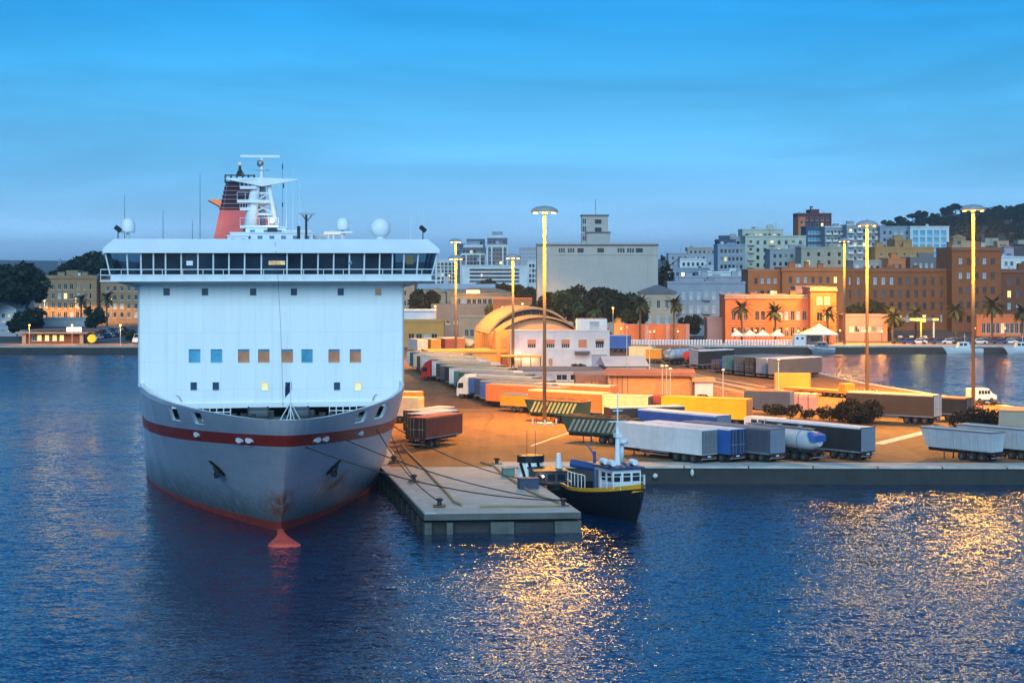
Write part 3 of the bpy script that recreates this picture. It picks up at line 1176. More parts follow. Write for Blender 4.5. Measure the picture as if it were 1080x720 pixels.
mb.b2((-12.4, B0 + 3.2, ZB), (12.4, B0 + 3.4, ZT), mat('wheelhouse_inside', (.02, .025, .035), .7))
mb.build('bulkhead', sill)
for px, py, w, h, mt in ((200, 276, .62, .72, whitemetal), (369.5, 275, .3, .7, glassblue), (292, 275, 1.6, .8, litb), (432, 274, .8, .9, litdim)):
    x, z = front_xz(px, py, B0 + (.9 if px != 432 else 2.8))
    mb = MB()
    yb = B0 - .32 if px < 425 else B0 + 2.6
    x, z = front_xz(px, py, yb)
    mb.b2((x - w / 2, yb, z - h / 2), (x + w / 2, yb + .03, z + h / 2), mt)
    mb.build('notice_board' if px < 280 else 'pane_tint', sill)  # besides the notice, plates that tint the panes; warm ones stand for inside light
# walkway railing along the front and round the wing platforms
mb = MB()
for z in (23.15, 22.6):
    mb.tube((-16.6, B0 - .75, z), (16.6, B0 - .75, z), .045, whitemetal, n=5)
for sg in (-1, 1):
    for z in (23.15, 22.6):
        mb.tube((sg * 16.6, B0 - .75, z), (sg * 16.6, B1, z), .045, whitemetal, n=5)
for i in range(18):
    x = -16.6 + 33.2 * i / 17
    mb.tube((x, B0 - .75, 22.05), (x, B0 - .75, 23.15), .035, whitemetal, n=5)
mb.b2((-16.65, B0 - .8, 21.98), (16.65, B0 - .004, 22.08), bridge_m)
for sg in (-1, 1):
    a, c = sorted((sg * 15.7, sg * 16.65))
    mb.b2((a, B0 - .004, 21.98), (c, B1, 22.08), bridge_m)
mb.build('railing', sill)

# ---- roof equipment
TOP = 26.15


def at_roof(px, py, s):
    return front_xz(px, py, s)


def dome(px, py, rpx, s, cap):
    x, z = front_xz(px, py, s)
    D = SY + s
    r = rpx * D / F
    mb = MB()
    if cap:
        mb.lathe([(r * .92, -r * .95), (r, -r * .6), (r, r * .05), (r * .9, r * .5), (r * .62, r * .86), (r * .2, r * 1.02), (.01, r * 1.03)], (x, s, z), white, n=20)
        mb.tube((x, s, TOP - .02), (x, s, z - r * .9), .16, whitemetal)
    else:
        mb.ball((x, s, z), r, white, n=24, k=14)
        for i in range(8):                               # radome panel seams
            t = PI * i / 8
            pts = [(x + r * 1.006 * math.sin(PI * k / 14) * math.cos(t), s + r * 1.006 * math.sin(PI * k / 14) * math.sin(t), z - r * 1.006 * math.cos(PI * k / 14)) for k in range(15)]
            mb.path(pts, .018, offwhite, n=4)
        mb.tube((x, s, TOP - .02), (x, s, z - r * .8), .5, whitemetal)
    return mb.build('radome', ferry, smooth=True)


dome(135, 238, 7.6, 37.5, True)
dome(361.5, 236.5, 6.9, 39, True)
dome(401.3, 240.5, 10.8, 38, False)
x, z = front_xz(361, 245, 39)
mb = MB()
mb.b2((x - 1.9, 38.4, z - .1), (x + 1.0, 39.6, z + .1), whitemetal)
mb.b2((x - 1.9, 38.5, z - .16), (x - .2, 39.5, z - .104), mat('warm_light_panel', (.8, .4, .15), .5, emit=(1, .5, .15), estr=1.5))
for a in (-1.4, -.9, .2):
    mb.tube((x + a, 39, TOP - .02), (x + a, 39, z - .1), .06, whitemetal, n=5)
mb.build('platform', ferry)
for px in (124.5, 446):                                 # searchlights
    x, z = front_xz(px, 243, 36)
    mb = MB()
    mb.tube((x, 36, TOP - .02), (x, 36, z), .06, dark, n=6)
    mb.tube((x - .25, 35.9, z + .35), (x + .25, 36.1, z - .05), .24, dark, n=10)
    mb.build('searchlight', ferry)
for px, y0, s in ((211, 183, 39), (172, 220, 39), (203, 232, 39), (445, 205, 39), (433, 222, 39), (131.5, 205, 38), (309, 175, 48), (302, 180, 48), (316, 190, 47)):
    x, z = front_xz(px, y0, s)
    mb = MB()
    mb.tube((x, s, TOP - .5), (x, s, z), .035, whitemetal if px > 300 else dark, r1=.015, n=5)
    mb.build('whip_antenna', ferry)
# small radar right of the mast
x, z = front_xz(324, 240, 41)
mb = MB()
mb.tube((x - .1, 41, TOP - .5), (x - .1, 41, z + 1.3), .12, dark)
mb.b2((x - .8, 40.8, z + 1.3), (x + .8, 41.2, z + 1.5), steel)
mb.tube((x - .5, 41, z + 1.3), (x - .1, 41, z + .7), .05, dark, n=5)
mb.tube((x + .5, 41, z + 1.3), (x + .0, 41, z + .7), .05, dark, n=5)
mb.build('radar', ferry)
x, z = front_xz(315, 244, 41)
mb = MB()
mb.tube((x, 41, TOP - .5), (x, 41, z + .55), .17, dark)
mb.build('vent_pipe', ferry)
# deck houses behind the roof edge
for x0p, x1p, yt, s, mt in ((243, 330, 246, 44, white), (259, 302, 240, 47, white), (240, 262, 249, 43, white), (300, 328, 244, 46, bridge_m), (330, 345, 249, 45, offwhite)):
    xa, z = front_xz(x0p, yt, s)
    xb, _ = front_xz(x1p, yt, s)
    mb = MB()
    mb.b2((xa, s, 21.8), (xb, s + 4, z), mt)
    mb.b2((xa - .08, s - .08, z), (xb + .08, s + 4, z + .12), whitemetal)
    n = max(2, int((xb - xa) / 1.2))
    for i in range(n):
        t = xa + (xb - xa) * (i + .5) / n
        mb.b2((t - .25, s - .03, z - .7), (t + .25, s - .004, z - .25), mat('steel_blue', (.10, .22, .34), .5))
    mb.build('deck_house', ferry)

# ---- mast
MS = 50.0
M = lambda px, py, ds=0.0: (lambda q: Vector((q[0], MS + ds, q[1])))(front_xz(px, py, MS + ds))
mb = MB()
mb.tube(M(263, 245), M(269.5, 196), .75, white, r1=.5, n=10)            # raked main leg
mb.tube(M(266, 232, 1), M(271, 192, 1), .55, white, r1=.4, n=10)
mb.tube(M(292, 240), M(283.5, 196), .32, white, r1=.25, n=8)
mb.tube(M(277, 240, 3), M(277, 190, 1), .35, white, n=8)
mb.tube(M(276, 195), M(276, 172), .28, white, r1=.16, n=8)
mb.tube(M(276, 172), M(276, 166), .12, whitemetal, n=6)
for (a, b_, r) in (((266, 214), (290, 214), .14), ((264, 226), (291, 226), .14), ((268, 204), (287, 204), .12), ((266, 214), (284, 204), .09), ((264, 226), (288, 214), .09), ((290, 226), (268, 214), .09)):
    mb.tube(M(*a), M(*b_), r, whitemetal, n=6)
mast = mb.build('mast', ferry, smooth=True)
mb = MB()                                               # wing-shaped yard
c, lft, rgt = M(276, 191.5), M(238, 189), M(314.5, 190)
for tip in (lft, rgt):
    sg = 1 if tip.x > c.x else -1
    vs = [c + Vector((0, -.8, .38)), c + Vector((0, .8, .38)), c + Vector((0, .8, -.55)), c + Vector((0, -.8, -.55)),
          tip + Vector((0, -.25, .10)), tip + Vector((0, .25, .10)), tip + Vector((0, .25, 0)), tip + Vector((0, -.25, 0))]
    mb.add(vs, [(0, 1, 5, 4), (1, 2, 6, 5), (2, 3, 7, 6), (3, 0, 4, 7), (4, 5, 6, 7)], white)
mb.build('yard', mast)
mb = MB()                                               # top radar scanner
a, b_ = M(253.5, 165), M(295, 165)
mb.box((a + b_) / 2, ((b_ - a).length, .3, .28), whitemetal)
mb.tube(M(276, 172), M(276, 165), .18, whitemetal)
mb.box(M(277, 179.5), (1.4, .5, .15), steel)
mb.ball(M(274.5, 172.5), .38, steel, n=10)
mb.build('radar_scanner', mast)
for (p0, p1, dy) in (((250, 213), (284, 213), 1.0), ((253, 198.5), (270, 198.5), .8), ((253, 240), (293, 237), 1.4), ((253, 221), (264, 221), .6)):
    a, b_ = M(*p0), M(*p1)
    mb = MB()
    mb.b2((a.x, MS - dy, a.z - .1), (b_.x, MS + dy, a.z + .08), white)
    mb.b2((a.x, MS - dy - .03, a.z + .08), (b_.x, MS - dy, a.z + .2), whitemetal)
    for i in range(5):
        t = a.x + (b_.x - a.x) * i / 4
        mb.tube((t, MS - dy, a.z), (t, MS - dy, a.z + 1.0), .025, whitemetal, n=4)
    mb.tube((a.x, MS - dy, a.z + 1.0), (b_.x, MS - dy, a.z + 1.0), .025, whitemetal, n=4)
    mb.build('platform', mast)
mb = MB()
for p in ((298, 176), (299, 196), (298, 216)):
    mb.box(M(*p), (.12, .12, .5), dark)
mb.path([M(298, 170), M(298, 240)], .02, dark, n=4)
mb.path([M(276, 176), M(300, 245)], .02, steel, n=4)
mb.path([M(312, 190), M(330, 247)], .015, steel, n=4)
mb.path([M(240, 190), M(232, 245)], .015, steel, n=4)
mb.build('rigging', mast)
mb = MB()
mb.ball(M(287, 233, -1.5), .22, litwhite, n=10)
mb.build('deck_light', mast)
lamp(mast, M(287, 232.5, -2.2), 60, .2, (1, .8, .5), 'deck_light_glow')
mb = MB()
for i in range(6):
    mb.tube(M(283 + i * 1.6, 252, -3), M(287 + i * .6, 240, -3), .05, dark, n=5)
mb.box(M(287, 245, -3), (1.0, .8, .9), dark)
mb.build('cable_drum', mast)

# ---- funnel
FS = 108.0
Fp = lambda px, py, ds=0.0: (lambda q: Vector((q[0], FS + ds, q[1])))(front_xz(px, py, FS + ds))
funred = mat('funnel_red', (.42, .075, .080), .5, var=.1, scale=.4, streak=.1)
funnavy = mat('funnel_navy', (.018, .022, .055), .5, var=.15)


def ring(py, wl, wr, d0, d1):
    a, b_ = Fp(wl, py), Fp(wr, py)
    return [Vector((a.x, FS + d0, a.z)), Vector((b_.x, FS + d0, a.z)), Vector((b_.x, FS + d1, a.z)), Vector((a.x, FS + d1, a.z))]


mb = MB()
r0, r1 = ring(260, 223.5, 288, 0, 14), ring(221, 231.8, 281, 2.2, 13)
mb.add(r0 + r1, [(0, 1, 5, 4), (1, 2, 6, 5), (2, 3, 7, 6), (3, 0, 4, 7)], funred)
fun = mb.build('funnel', ferry)
mb = MB()
r2 = ring(189.5, 239, 271, 5, 12)
mb.add(r1 + r2, [(0, 1, 5, 4), (1, 2, 6, 5), (2, 3, 7, 6), (3, 0, 4, 7), (4, 5, 6, 7)], funnavy)
top_f = mb.build('funnel_top', fun)
for i in range(6):
    py = 219 - i * 4.7
    t = (221 - py) / 31.5
    wl, wr = 231.8 + 7.2 * t, 281 - 10 * t
    a, b_ = Fp(wl - .6, py), Fp(wr + .6, py)
    y0 = FS + 2.2 + 2.8 * t - .35
    mb = MB()
    mb.b2((a.x, y0, a.z - .07), (b_.x, y0 + 7, a.z + .07), mat('louvre_brown', (.20, .08, .08), .5))
    mb.build('louvre', top_f)
finm = mat('fin_orange', (.70, .22, .07), .5, var=.1)  # orange lamp light put into the fin colour
for tip, root, py in ((219.5, 233, 212), (286, 277, 214)):
    a, b_ = Fp(tip, py - 1), Fp(root, py)
    mb = MB()
    mb.extr([(a.x, FS + 2.5, a.z + .1), (b_.x, FS + 2.5, b_.z - .75), (b_.x, FS + 2.5, b_.z + .35)], (0, 6, 0), finm)
    mb.build('fin', fun)
mb = MB()
a, b_ = Fp(238, 187), Fp(269, 187)
for z in (a.z, a.z + .5, a.z - .4):
    mb.b2((a.x, FS + 4.6, z - .08), (b_.x, FS + 4.8, z + .08), dark)
for i in range(6):
    t = a.x + (b_.x - a.x) * i / 5
    mb.b2((t - .12, FS + 4.5, a.z - .6), (t + .12, FS + 4.9, a.z + .6), dark)
c = Fp(253, 186)
mb.tube(c, Fp(253, 172), .3, dark, r1=.12)
mb.tube(Fp(249, 186), Fp(252.5, 178), .1, dark, n=5)
mb.tube(Fp(258, 186), Fp(253.5, 178), .1, dark, n=5)
mb.ball(Fp(253, 173), .3, whitemetal, n=8)
mb.build('exhaust_rail', fun)
lamp(fun, Fp(226, 222, -1.5), 350, .3, (1, .5, .15), 'funnel_floodlight')
lamp(fun, Fp(284, 222, -1.5), 200, .3, (1, .5, .15), 'funnel_floodlight')

# ---- foredeck
for px in (272, 314.5):
    x, z = front_xz(px, 437, 31)
    mb = MB()
    mb.tube((x - .85, 30, 9.15), (x + .85, 30, 9.15), .72, mat('winch_grey', (.05, .065, .085), .5), n=18)
    mb.tube((x - 1.0, 30, 9.15), (x - .85, 30, 9.15), .8, dark, n=18)
    mb.tube((x + .85, 30, 9.15), (x + 1.0, 30, 9.15), .8, dark, n=18)
    mb.b2((x - 1.3, 29.3, 8.56), (x + 1.3, 30.7, 9.0), dark)
    mb.b2((x + 1.0, 29.6, 9.0), (x + 1.5, 30.4, 9.5), dark)
    mb.build('winch', ferry)
for px in (228.5, 361):
    x, z = front_xz(px, 434, 29)
    mb = MB()
    for k in range(5):
        mb.tube((x - 1.3 + k * .65, 28, 8.76), (x - 1.3 + k * .65, 28, 10.0), .05, whitemetal, n=5)
    for z in (9.6, 10.0):
        mb.tube((x - 1.3, 28, z), (x + 1.3, 28, z), .05, whitemetal, n=5)
    mb.build('deck_railing', ferry)
for px in (247, 258, 330, 341):
    x, z = front_xz(px, 438, 26)
    mb = MB()
    mb.tube((x, 26, 8.56), (x, 26, 9.6), .25, dark, n=10)
    mb.tube((x + .8, 26, 8.56), (x + .8, 26, 9.6), .25, dark, n=10)
    mb.build('bitts', ferry)
mb = MB()                                                 # jackstaff on a tripod
JX, JS = .35, 3.3
mb.tube((JX, JS, 9.7), (JX, JS, 14.2), .05, whitemetal, n=6)
for a in (-.8, .8):
    mb.tube((JX + a, JS + .8, 10.9), (JX, JS, 12.4), .045, whitemetal, n=6)
    mb.tube((JX + a * .4, JS + .2, 10.9), (JX, JS, 12.0), .035, whitemetal, n=6)
js = mb.build('jackstaff', ferry)
mb = MB()
mb.grid([[(JX - .05 - .10 * i, JS + .08 * math.sin(i * 1.7 + j), 14.1 - .22 * j - .12 * i) for i in range(5)] for j in range(5)], mat('flag_navy', (.02, .03, .07), .8))
mb.build('flag', js)
mb = MB()                                                 # stay from the masthead down to the foredeck
q = lambda px, py, s: Vector((front_xz(px, py, s)[0], s, front_xz(px, py, s)[1]))
mb.path([q(290, 255, 33.2), q(291, 268, 32.3), q(293.5, 298, 32.4), q(296, 345, 33.6), q(297.5, 390, 34.2), q(298.5, 428, 34.6)], .02, dark, n=4)
mb.build('stay', ferry)
for px, py in ((188, 420.5), (396, 419.5)):               # davit arms on the front wall corners
    x, z = front_xz(px, py, 34.5)
    mb = MB()
    sg = -1 if px < 297 else 1
    mb.tube((x, 34.98, z + .25), (x + .3 * -sg, 34.5, z - .2), .045, steel, n=6)
    mb.tube((x - .25 * -sg, 34.98, z + .25), (x, 34.98, z + .25), .035, steel, n=6)
    mb.build('davit', ferry)

# ---- mooring lines to the jetty
def sag(a, b, k, n=14):
    a, b = Vector(a), Vector(b)
    return [a.lerp(b, i / n) - Vector((0, 0, k * 4 * (i / n) * (1 - i / n))) for i in range(n + 1)]


def shipworld(px, py):
    p, n, _, _ = hull_at(px, py)
    return SR @ (p + n * .1) + Vector((SX, SY, 0))


for (px, py), b_, k, lab in (((407, 447), 1, .6, 'dark mooring line from the red stripe down to the middle bollard'),
                             ((409, 446), 4, 1.5, 'dark mooring line running farthest back across the jetty to its root'),
                             ((321, 470), 3, 1.0, 'long dark mooring line from beside the stem to the outer jetty corner'),
                             ((362, 462), 3, .8, 'long dark mooring line from the stripe over the jetty to its outer corner'),
                             ((396, 452), 2, .8, 'dark mooring line from the stripe down to the jetty corner near the bow')):
    tgt = BOL[b_]
    if b_ == 4:
        q = G(612, 519)
        tgt = (q[0] - .3, q[1], QZ + .6)
    tag(MB().path(sag(shipworld(px, py), tgt, k), .055, rope, n=5).build('mooring_line'), lab, 'rope', 'mooring lines from the ferry')
# ------------------------------------------------------------------ trailers, lorries, boats
CACHE = {}


def cached(key, fn):
    if key not in CACHE:
        CACHE[key] = fn()
    return CACHE[key]


def paint_c(name, c, rough=.5, streak=.18):
    return mat('paint_' + name, c, rough, var=.12, scale=.5, streak=streak, bump=.06, bscale=1.2)


CL = {
    'white': paint_c('white', (.66, .68, .70)), 'pale': paint_c('pale', (.62, .58, .50)), 'cream': paint_c('cream', (.72, .60, .36)),
    'blue': paint_c('blue', (.030, .105, .36)), 'navy': paint_c('navy', (.022, .050, .13)), 'slate': paint_c('slate', (.075, .085, .115)),
    'black': paint_c('black', (.022, .026, .030)), 'red': paint_c('red', (.52, .035, .025)), 'orange': paint_c('orange', (.55, .17, .055)),
    'brown': paint_c('brown', (.085, .050, .035)), 'darkred': paint_c('darkred', (.17, .045, .035)), 'green': paint_c('green', (.025, .085, .060)),
    'teal': paint_c('teal', (.05, .17, .20)), 'yellow': paint_c('yellow', (.80, .46, .015)), 'silver': paint_c('silver', (.45, .48, .52), .35),
    'grey': paint_c('grey', (.17, .18, .20)), 'bluegrey': paint_c('bluegrey', (.20, .24, .32)), 'amber': paint_c('amber', (.68, .27, .03)),
    'pink': paint_c('pink', (.66, .27, .19)), 'purple': paint_c('purple', (.20, .20, .30)), 'limered': paint_c('rust_red', (.35, .07, .04)),
    'roofsand': paint_c('roof_sand', (.46, .36, .22)), 'roofgrey': paint_c('roof_dull_grey', (.30, .29, .27)), 'roofpale': paint_c('roof_dull_white', (.50, .48, .44)),
    'paleyellow': paint_c('paleyellow', (.78, .68, .30)),
}
TAIL = mat('tail_light', (.35, .02, .015), .3)
HUB = mat('wheel_hub', (.07, .065, .06), .5, var=.2)


def wheel_mesh(r=.5, w=.55):
    def fn():
        mb = MB()
        R = Matrix.Rotation(PI / 2, 3, 'X')
        mb.lathe([(r * .55, -w / 2), (r * .93, -w / 2), (r, -w / 2 + .06), (r, w / 2 - .06), (r * .93, w / 2), (r * .55, w / 2)], (0, 0, 0), black, n=16, M=R)
        mb.lathe([(r * .5, -w / 2 - .01), (r * .52, -w / 2 + .05), (r * .52, w / 2 - .05), (r * .5, w / 2 + .01)], (0, 0, 0), HUB, n=10, M=R)
        return mb.mesh('wheel')
    return cached(('wheel', r, w), fn)


def box_mesh(L, W, z0, z1, side, roof, kind):
    def fn():
        mb = MB()
        hl, hw = L / 2, W / 2
        if kind == 'curtain':                                # tensioned curtain: shallow ripple and straps between pillars
            n = 26
            for sg in (-1, 1):
                rows = []
                for z in (z0 + .1, z1 - .18):
                    rows.append([(-hl + .1 + (L - .2) * i / n, sg * (hw - .03 + (.022 if i % 2 else 0)), z) for i in range(n + 1)])
                mb.grid(rows, side, flip=sg > 0)
            mb.b2((-hl + .09, -hw + .06, z0), (hl - .09, hw - .06, z1 - .1), side)
            mb.b2((-hl, -hw, z0), (-hl + .1, hw, z1), side)
            mb.b2((hl - .1, -hw, z0), (hl, hw, z1), side)
            mb.b2((-hl + .1, -hw, z1 - .18), (hl - .1, hw, z1 - .06), roof)
            mb.b2((-hl + .1, -hw, z0 - .08), (hl - .1, hw, z0 + .1), CL['grey'])
        else:
            mb.b2((-hl, -hw, z0), (hl, hw, z1 - .04), side)
            if kind == 'container':
                n = int(L / .3)
                for sg in (-1, 1):
                    for i in range(n):
                        x = -hl + .15 + (L - .3) * i / n
                        mb.b2((x, sg * hw - (.03 if sg < 0 else 0), z0 + .15), (x + .14, sg * hw + (.03 if sg > 0 else 0), z1 - .15), side)
            else:
                for z in (z0, z1 - .12):
                    for sg in (-1, 1):
                        mb.b2((-hl - .01, min(sg * hw, sg * (hw + .025)), z), (hl + .01, max(sg * hw, sg * (hw + .025)), z + .1), side if z == z0 else roof)
        mb.b2((-hl + .02, -hw + .02, z1 - .06), (hl - .02, hw - .02, z1), roof)
        for i in range(9):                                   # roof bows
            x = -hl + L * (i + .5) / 9
            mb.b2((x - .03, -hw + .05, z1), (x + .03, hw - .05, z1 + .02), roof)
        return mb.mesh('body')
    return cached(('box', L, W, z0, z1, side.name, roof.name, kind), fn)


def doors_mesh(W, z0, z1, c):
    def fn():
        mb = MB()
        hw = W / 2
        for y0, y1 in ((-hw + .05, -.02), (.02, hw - .05)):
            mb.b2((0, y0, z0 + .08), (.05, y1, z1 - .1), c)
            for t in (.3, .7):
                y = y0 + (y1 - y0) * t
                mb.tube((.08, y, z0 + .1), (.08, y, z1 - .14), .025, steel, n=5)
            mb.b2((.05, y0 + .1, z0 + 1.0), (.075, y1 - .1, z0 + 1.08), steel)
        return mb.mesh('door')
    return cached(('doors', W, z0, z1, c.name), fn)


def chassis_mesh(L, W, z, pup=False):
    def fn():
        mb = MB()
        for y in (-.55, .55):
            mb.b2((-L / 2 + .3, y - .07, z - .42), (L / 2, y + .07, z - .02), dark)
        for i in range(6):
            x = -L / 2 + .6 + (L - .9) * i / 5
            mb.b2((x - .05, -W / 2 + .15, z - .16), (x + .05, W / 2 - .15, z - .03), dark)
        mb.b2((L / 2 - .12, -W / 2 + .1, .45), (L / 2 - .02, W / 2 - .1, .58), steel)       # bumper bar
        for y in (-.7, .7):
            mb.b2((L / 2 - .1, y - .04, .5), (L / 2 - .04, y + .04, z - .3), dark)
        for sg in (-1, 1):                                    # side guards
            for zz in (.5, .8):
                mb.b2((-L / 2 + 4.0, sg * (W / 2 - .08) - .03, zz), (L / 2 - 5.2, sg * (W / 2 - .08) + .03, zz + .1), steel)
        mb.b2((L / 2 - 4.6, -W / 2 + .05, z - .1), (L / 2 - .4, W / 2 - .05, z - .04), dark)  # mud wing line
        return mb.mesh('chassis')
    return cached(('chassis', L, W, z), fn)


def running_gear(root, L, W, z, axles=3, legs=True, gap=1.32, back=1.1):
    wm = wheel_mesh()
    put('chassis', chassis_mesh(L, W, z), root)
    for a in range(axles):
        for sg in (-1, 1):
            put('wheel', wm, root, (L / 2 - back - gap * a - .3, sg * (W / 2 - .32), .5))
    if legs:
        for sg in (-1, 1):
            put('landing_leg', cached('leg', lambda: (lambda m: (m.tube((0, 0, .02), (0, 0, .95), .07, dark, n=6), m.box((0, 0, .03), (.3, .25, .06), dark), m.mesh('landing_leg'))[2])(MB())),
                root, (-L / 2 + 2.6, sg * .85, 0))
    for sg in (-1, 1):
        put('tail_light', cached('tail', lambda: MB().box((0, 0, 0), (.05, .35, .12), TAIL).mesh('tail_light')), root, (L / 2 + .005, sg * (W / 2 - .35), z - .28))


def plate_and_flaps(root, L, W, z):
    put('number_plate', cached('plate', lambda: MB().box((0, 0, 0), (.03, .52, .12), whitemetal).mesh('number_plate')), root, (L / 2 - .004, 0, z - .22))
    for sg in (-1, 1):
        put('mudflap', cached('flap', lambda: MB().box((0, 0, 0), (.04, .55, .5), black).mesh('mudflap')), root, (L / 2 - .55, sg * (W / 2 - .32), .42))


def corner_to_centre(px, D, u, L, W):
    """ground centre from the pixel of the rear corner nearest the viewer (side -y of the trailer frame)"""
    x = XD(px, D)
    n = (-u[1], u[0])
    return x - u[0] * L / 2 + n[0] * W / 2, D - u[1] * L / 2 + n[1] * W / 2


def norm2(u):
    l = math.hypot(*u)
    return u[0] / l, u[1] / l


U0 = norm2((.643, -.766))


def cy_near(c):
    return c[1] < 290


def trailer(label, px, D, colour, u=U0, L=13.6, kind='box', roof='white', door=None, top=3.72, floor=.98, group='articulated trailers parked on the pier', xy=None, cat='trailer',
            axles=3, name=None, W=2.5):
    u = norm2(u)
    c = xy or corner_to_centre(px, D, u, L, W)
    root = thing(name or {'box': 'box_trailer', 'curtain': 'curtain_trailer', 'container': 'container_trailer'}[kind], label, cat, (c[0], c[1], QZ), math.atan2(u[1], u[0]), group)
    put('body', box_mesh(L, W, floor, top, CL[colour], CL[roof], kind), root)
    put('door', doors_mesh(W, floor, top, CL[door or colour]), root, (L / 2, 0, 0))
    running_gear(root, L, W, floor, axles, legs=L > 9)
    if cy_near(c):
        plate_and_flaps(root, L, W, floor)
    return root


def cab(root, x0, colour, W=2.46):
    """tractor cab whose back wall sits at x0, nose towards -x"""
    c = CL[colour]

    def fn():
        mb = MB()
        prof = [(0, .75), (0, 3.55), (-.5, 3.7), (-1.35, 3.35), (-1.95, 2.55), (-2.18, 1.55), (-2.2, .42), (-1.9, .35), (-1.55, .75)]
        mb.extr([(x, -W / 2, z) for x, z in prof], (0, W, 0), c)
        return mb.mesh('cab')
    cb = put('cab', cached(('cab', colour), fn), root, (x0, 0, 0))

    def gl():
        mb = MB()
        mb.extr([(-1.96, -W / 2 + .12, 2.52), (-2.17, -W / 2 + .12, 1.62), (-2.17, W / 2 - .12, 1.62), (-1.96, W / 2 - .12, 2.52)], (-.02, 0, .004), glass)
        return mb.mesh('windscreen')
    put('windscreen', cached('ws', gl), cb)

    def sw():
        mb = MB()
        mb.extr([(-.75, 0, 1.75), (-1.95, 0, 1.65), (-1.82, 0, 2.5), (-.75, 0, 2.55)], (0, .02, 0), glass)
        return mb.mesh('window')
    for sg in (-1, 1):
        put('window', cached('sw', sw), cb, (0, sg * (W / 2 + .005) - (.02 if sg < 0 else 0), 0))
        put('mirror', cached('mir', lambda: MB().box((0, 0, 0), (.12, .22, .6), dark).mesh('mirror')), cb, (-2.05, sg * (W / 2 + .15), 2.2))
        put('headlight', cached('hl', lambda: MB().box((0, 0, 0), (.05, .4, .2), litwhite if False else glass).mesh('headlight')), cb, (-2.22, sg * .85, .75))
    put('bumper', cached('bmp', lambda: MB().b2((-2.3, -1.22, .3), (-2.12, 1.22, .72), dark).mesh('bumper')), cb)
    put('deflector', cached(('dfl', colour), lambda: MB().extr([(-.05, -1.1, 3.55), (-.05, -1.1, 3.95), (-.35, -1.1, 3.9), (-1.1, -1.1, 3.5)], (0, 2.2, 0), c).mesh('deflector')), cb)
    wm = wheel_mesh()
    for x in (-1.15, 1.7):
        for sg in (-1, 1):
            put('wheel', wm, root, (x0 + x, sg * (W / 2 - .28), .5))
    put('tractor_frame', cached('tf', lambda: MB().b2((-.3, -.5, .5), (2.9, .5, .85), dark).b2((1.1, -.6, .86), (2.3, .6, 1.0), dark).mesh('tractor_frame')), root, (x0, 0, 0))


def truck(label, px, D, colour, cabcol, u=U0, L=13.6, kind='curtain', roof='white', group='lorries with cabs'):
    r = trailer(label, px, D, colour, u, L, kind, roof, group=group, cat='lorry', name='articulated_lorry')
    cab(r, -L / 2 - .45, cabcol)
    return r


def tank_trailer(label, px, D, u=U0, L=11.5, colour='silver', xy=None, band=None, endc='blue'):
    u = norm2(u)
    W = 2.5
    c = xy or corner_to_centre(px, D, u, L, W)
    root = thing('tank_trailer', label, 'tanker', (c[0], c[1], QZ), math.atan2(u[1], u[0]), 'tank trailers parked on the pier')
    mb = MB()
    n, k = 20, 16
    rows = []
    for i in range(k + 1):
        t = i / k
        x = -L / 2 + L * t
        e = min(t, 1 - t) * k
        r = 1.2 if e >= 2 else (1.2 * (.0 if e == 0 else .88))
        if e == 0:
            r = .55
        zc = 2.35 - .12 * t
        rows.append([(x + (.0), r * 1.02 * math.cos(2 * PI * j / n), zc + r * .98 * math.sin(2 * PI * j / n)) for j in range(n + 1)])
    mb.grid(rows, CL[colour])
    for rw, fl in ((rows[0], False), (rows[-1], True)):
        mb.poly(list(reversed(rw[:-1])) if not fl else rw[:-1], CL[colour])
    put('tank', mb.mesh('tank', True), root)
    for t in (.2, .4, .6, .8):                               # stiffening bands
        mb = MB()
        x = -L / 2 + L * t
        mb.lathe([(1.2, -.06), (1.25, -.05), (1.25, .05), (1.2, .06)], (x, 0, 2.35 - .12 * t), CL['bluegrey'], n=20, M=Matrix.Rotation(PI / 2, 3, 'Y'))
        mb.build('band', root)
    mb = MB()                                                # walkway and manholes
    mb.b2((-L / 2 + 1, -.35, 3.5), (L / 2 - 1, .35, 3.6), steel)
    for x in (-3, 0, 3):
        mb.lathe([(.3, 3.6), (.3, 3.78), (.1, 3.82)], (x, 0, 0), steel, n=10)
    mb.build('walkway', root)
    mb = MB()
    mb.extr([(L / 2 - .9, -1.1, 3.25), (L / 2 + .02, -.9, 2.9), (L / 2 + .05, -.95, 2.2), (L / 2 - .5, -1.22, 2.3)], (0, 1.9, 0), CL[endc])
    mb.build('end_shield', root)
    for sg in (-1, 1):
        MB().extr([(-L / 2 + 1.5, sg * .6, 1.2), (-L / 2 + 3.5, sg * .6, 1.2), (-L / 2 + 3.2, sg * .6, .95), (-L / 2 + 1.8, sg * .6, .95)], (0, .1, 0), dark).build('cradle', root)
    running_gear(root, L, W, 1.15)
    return root


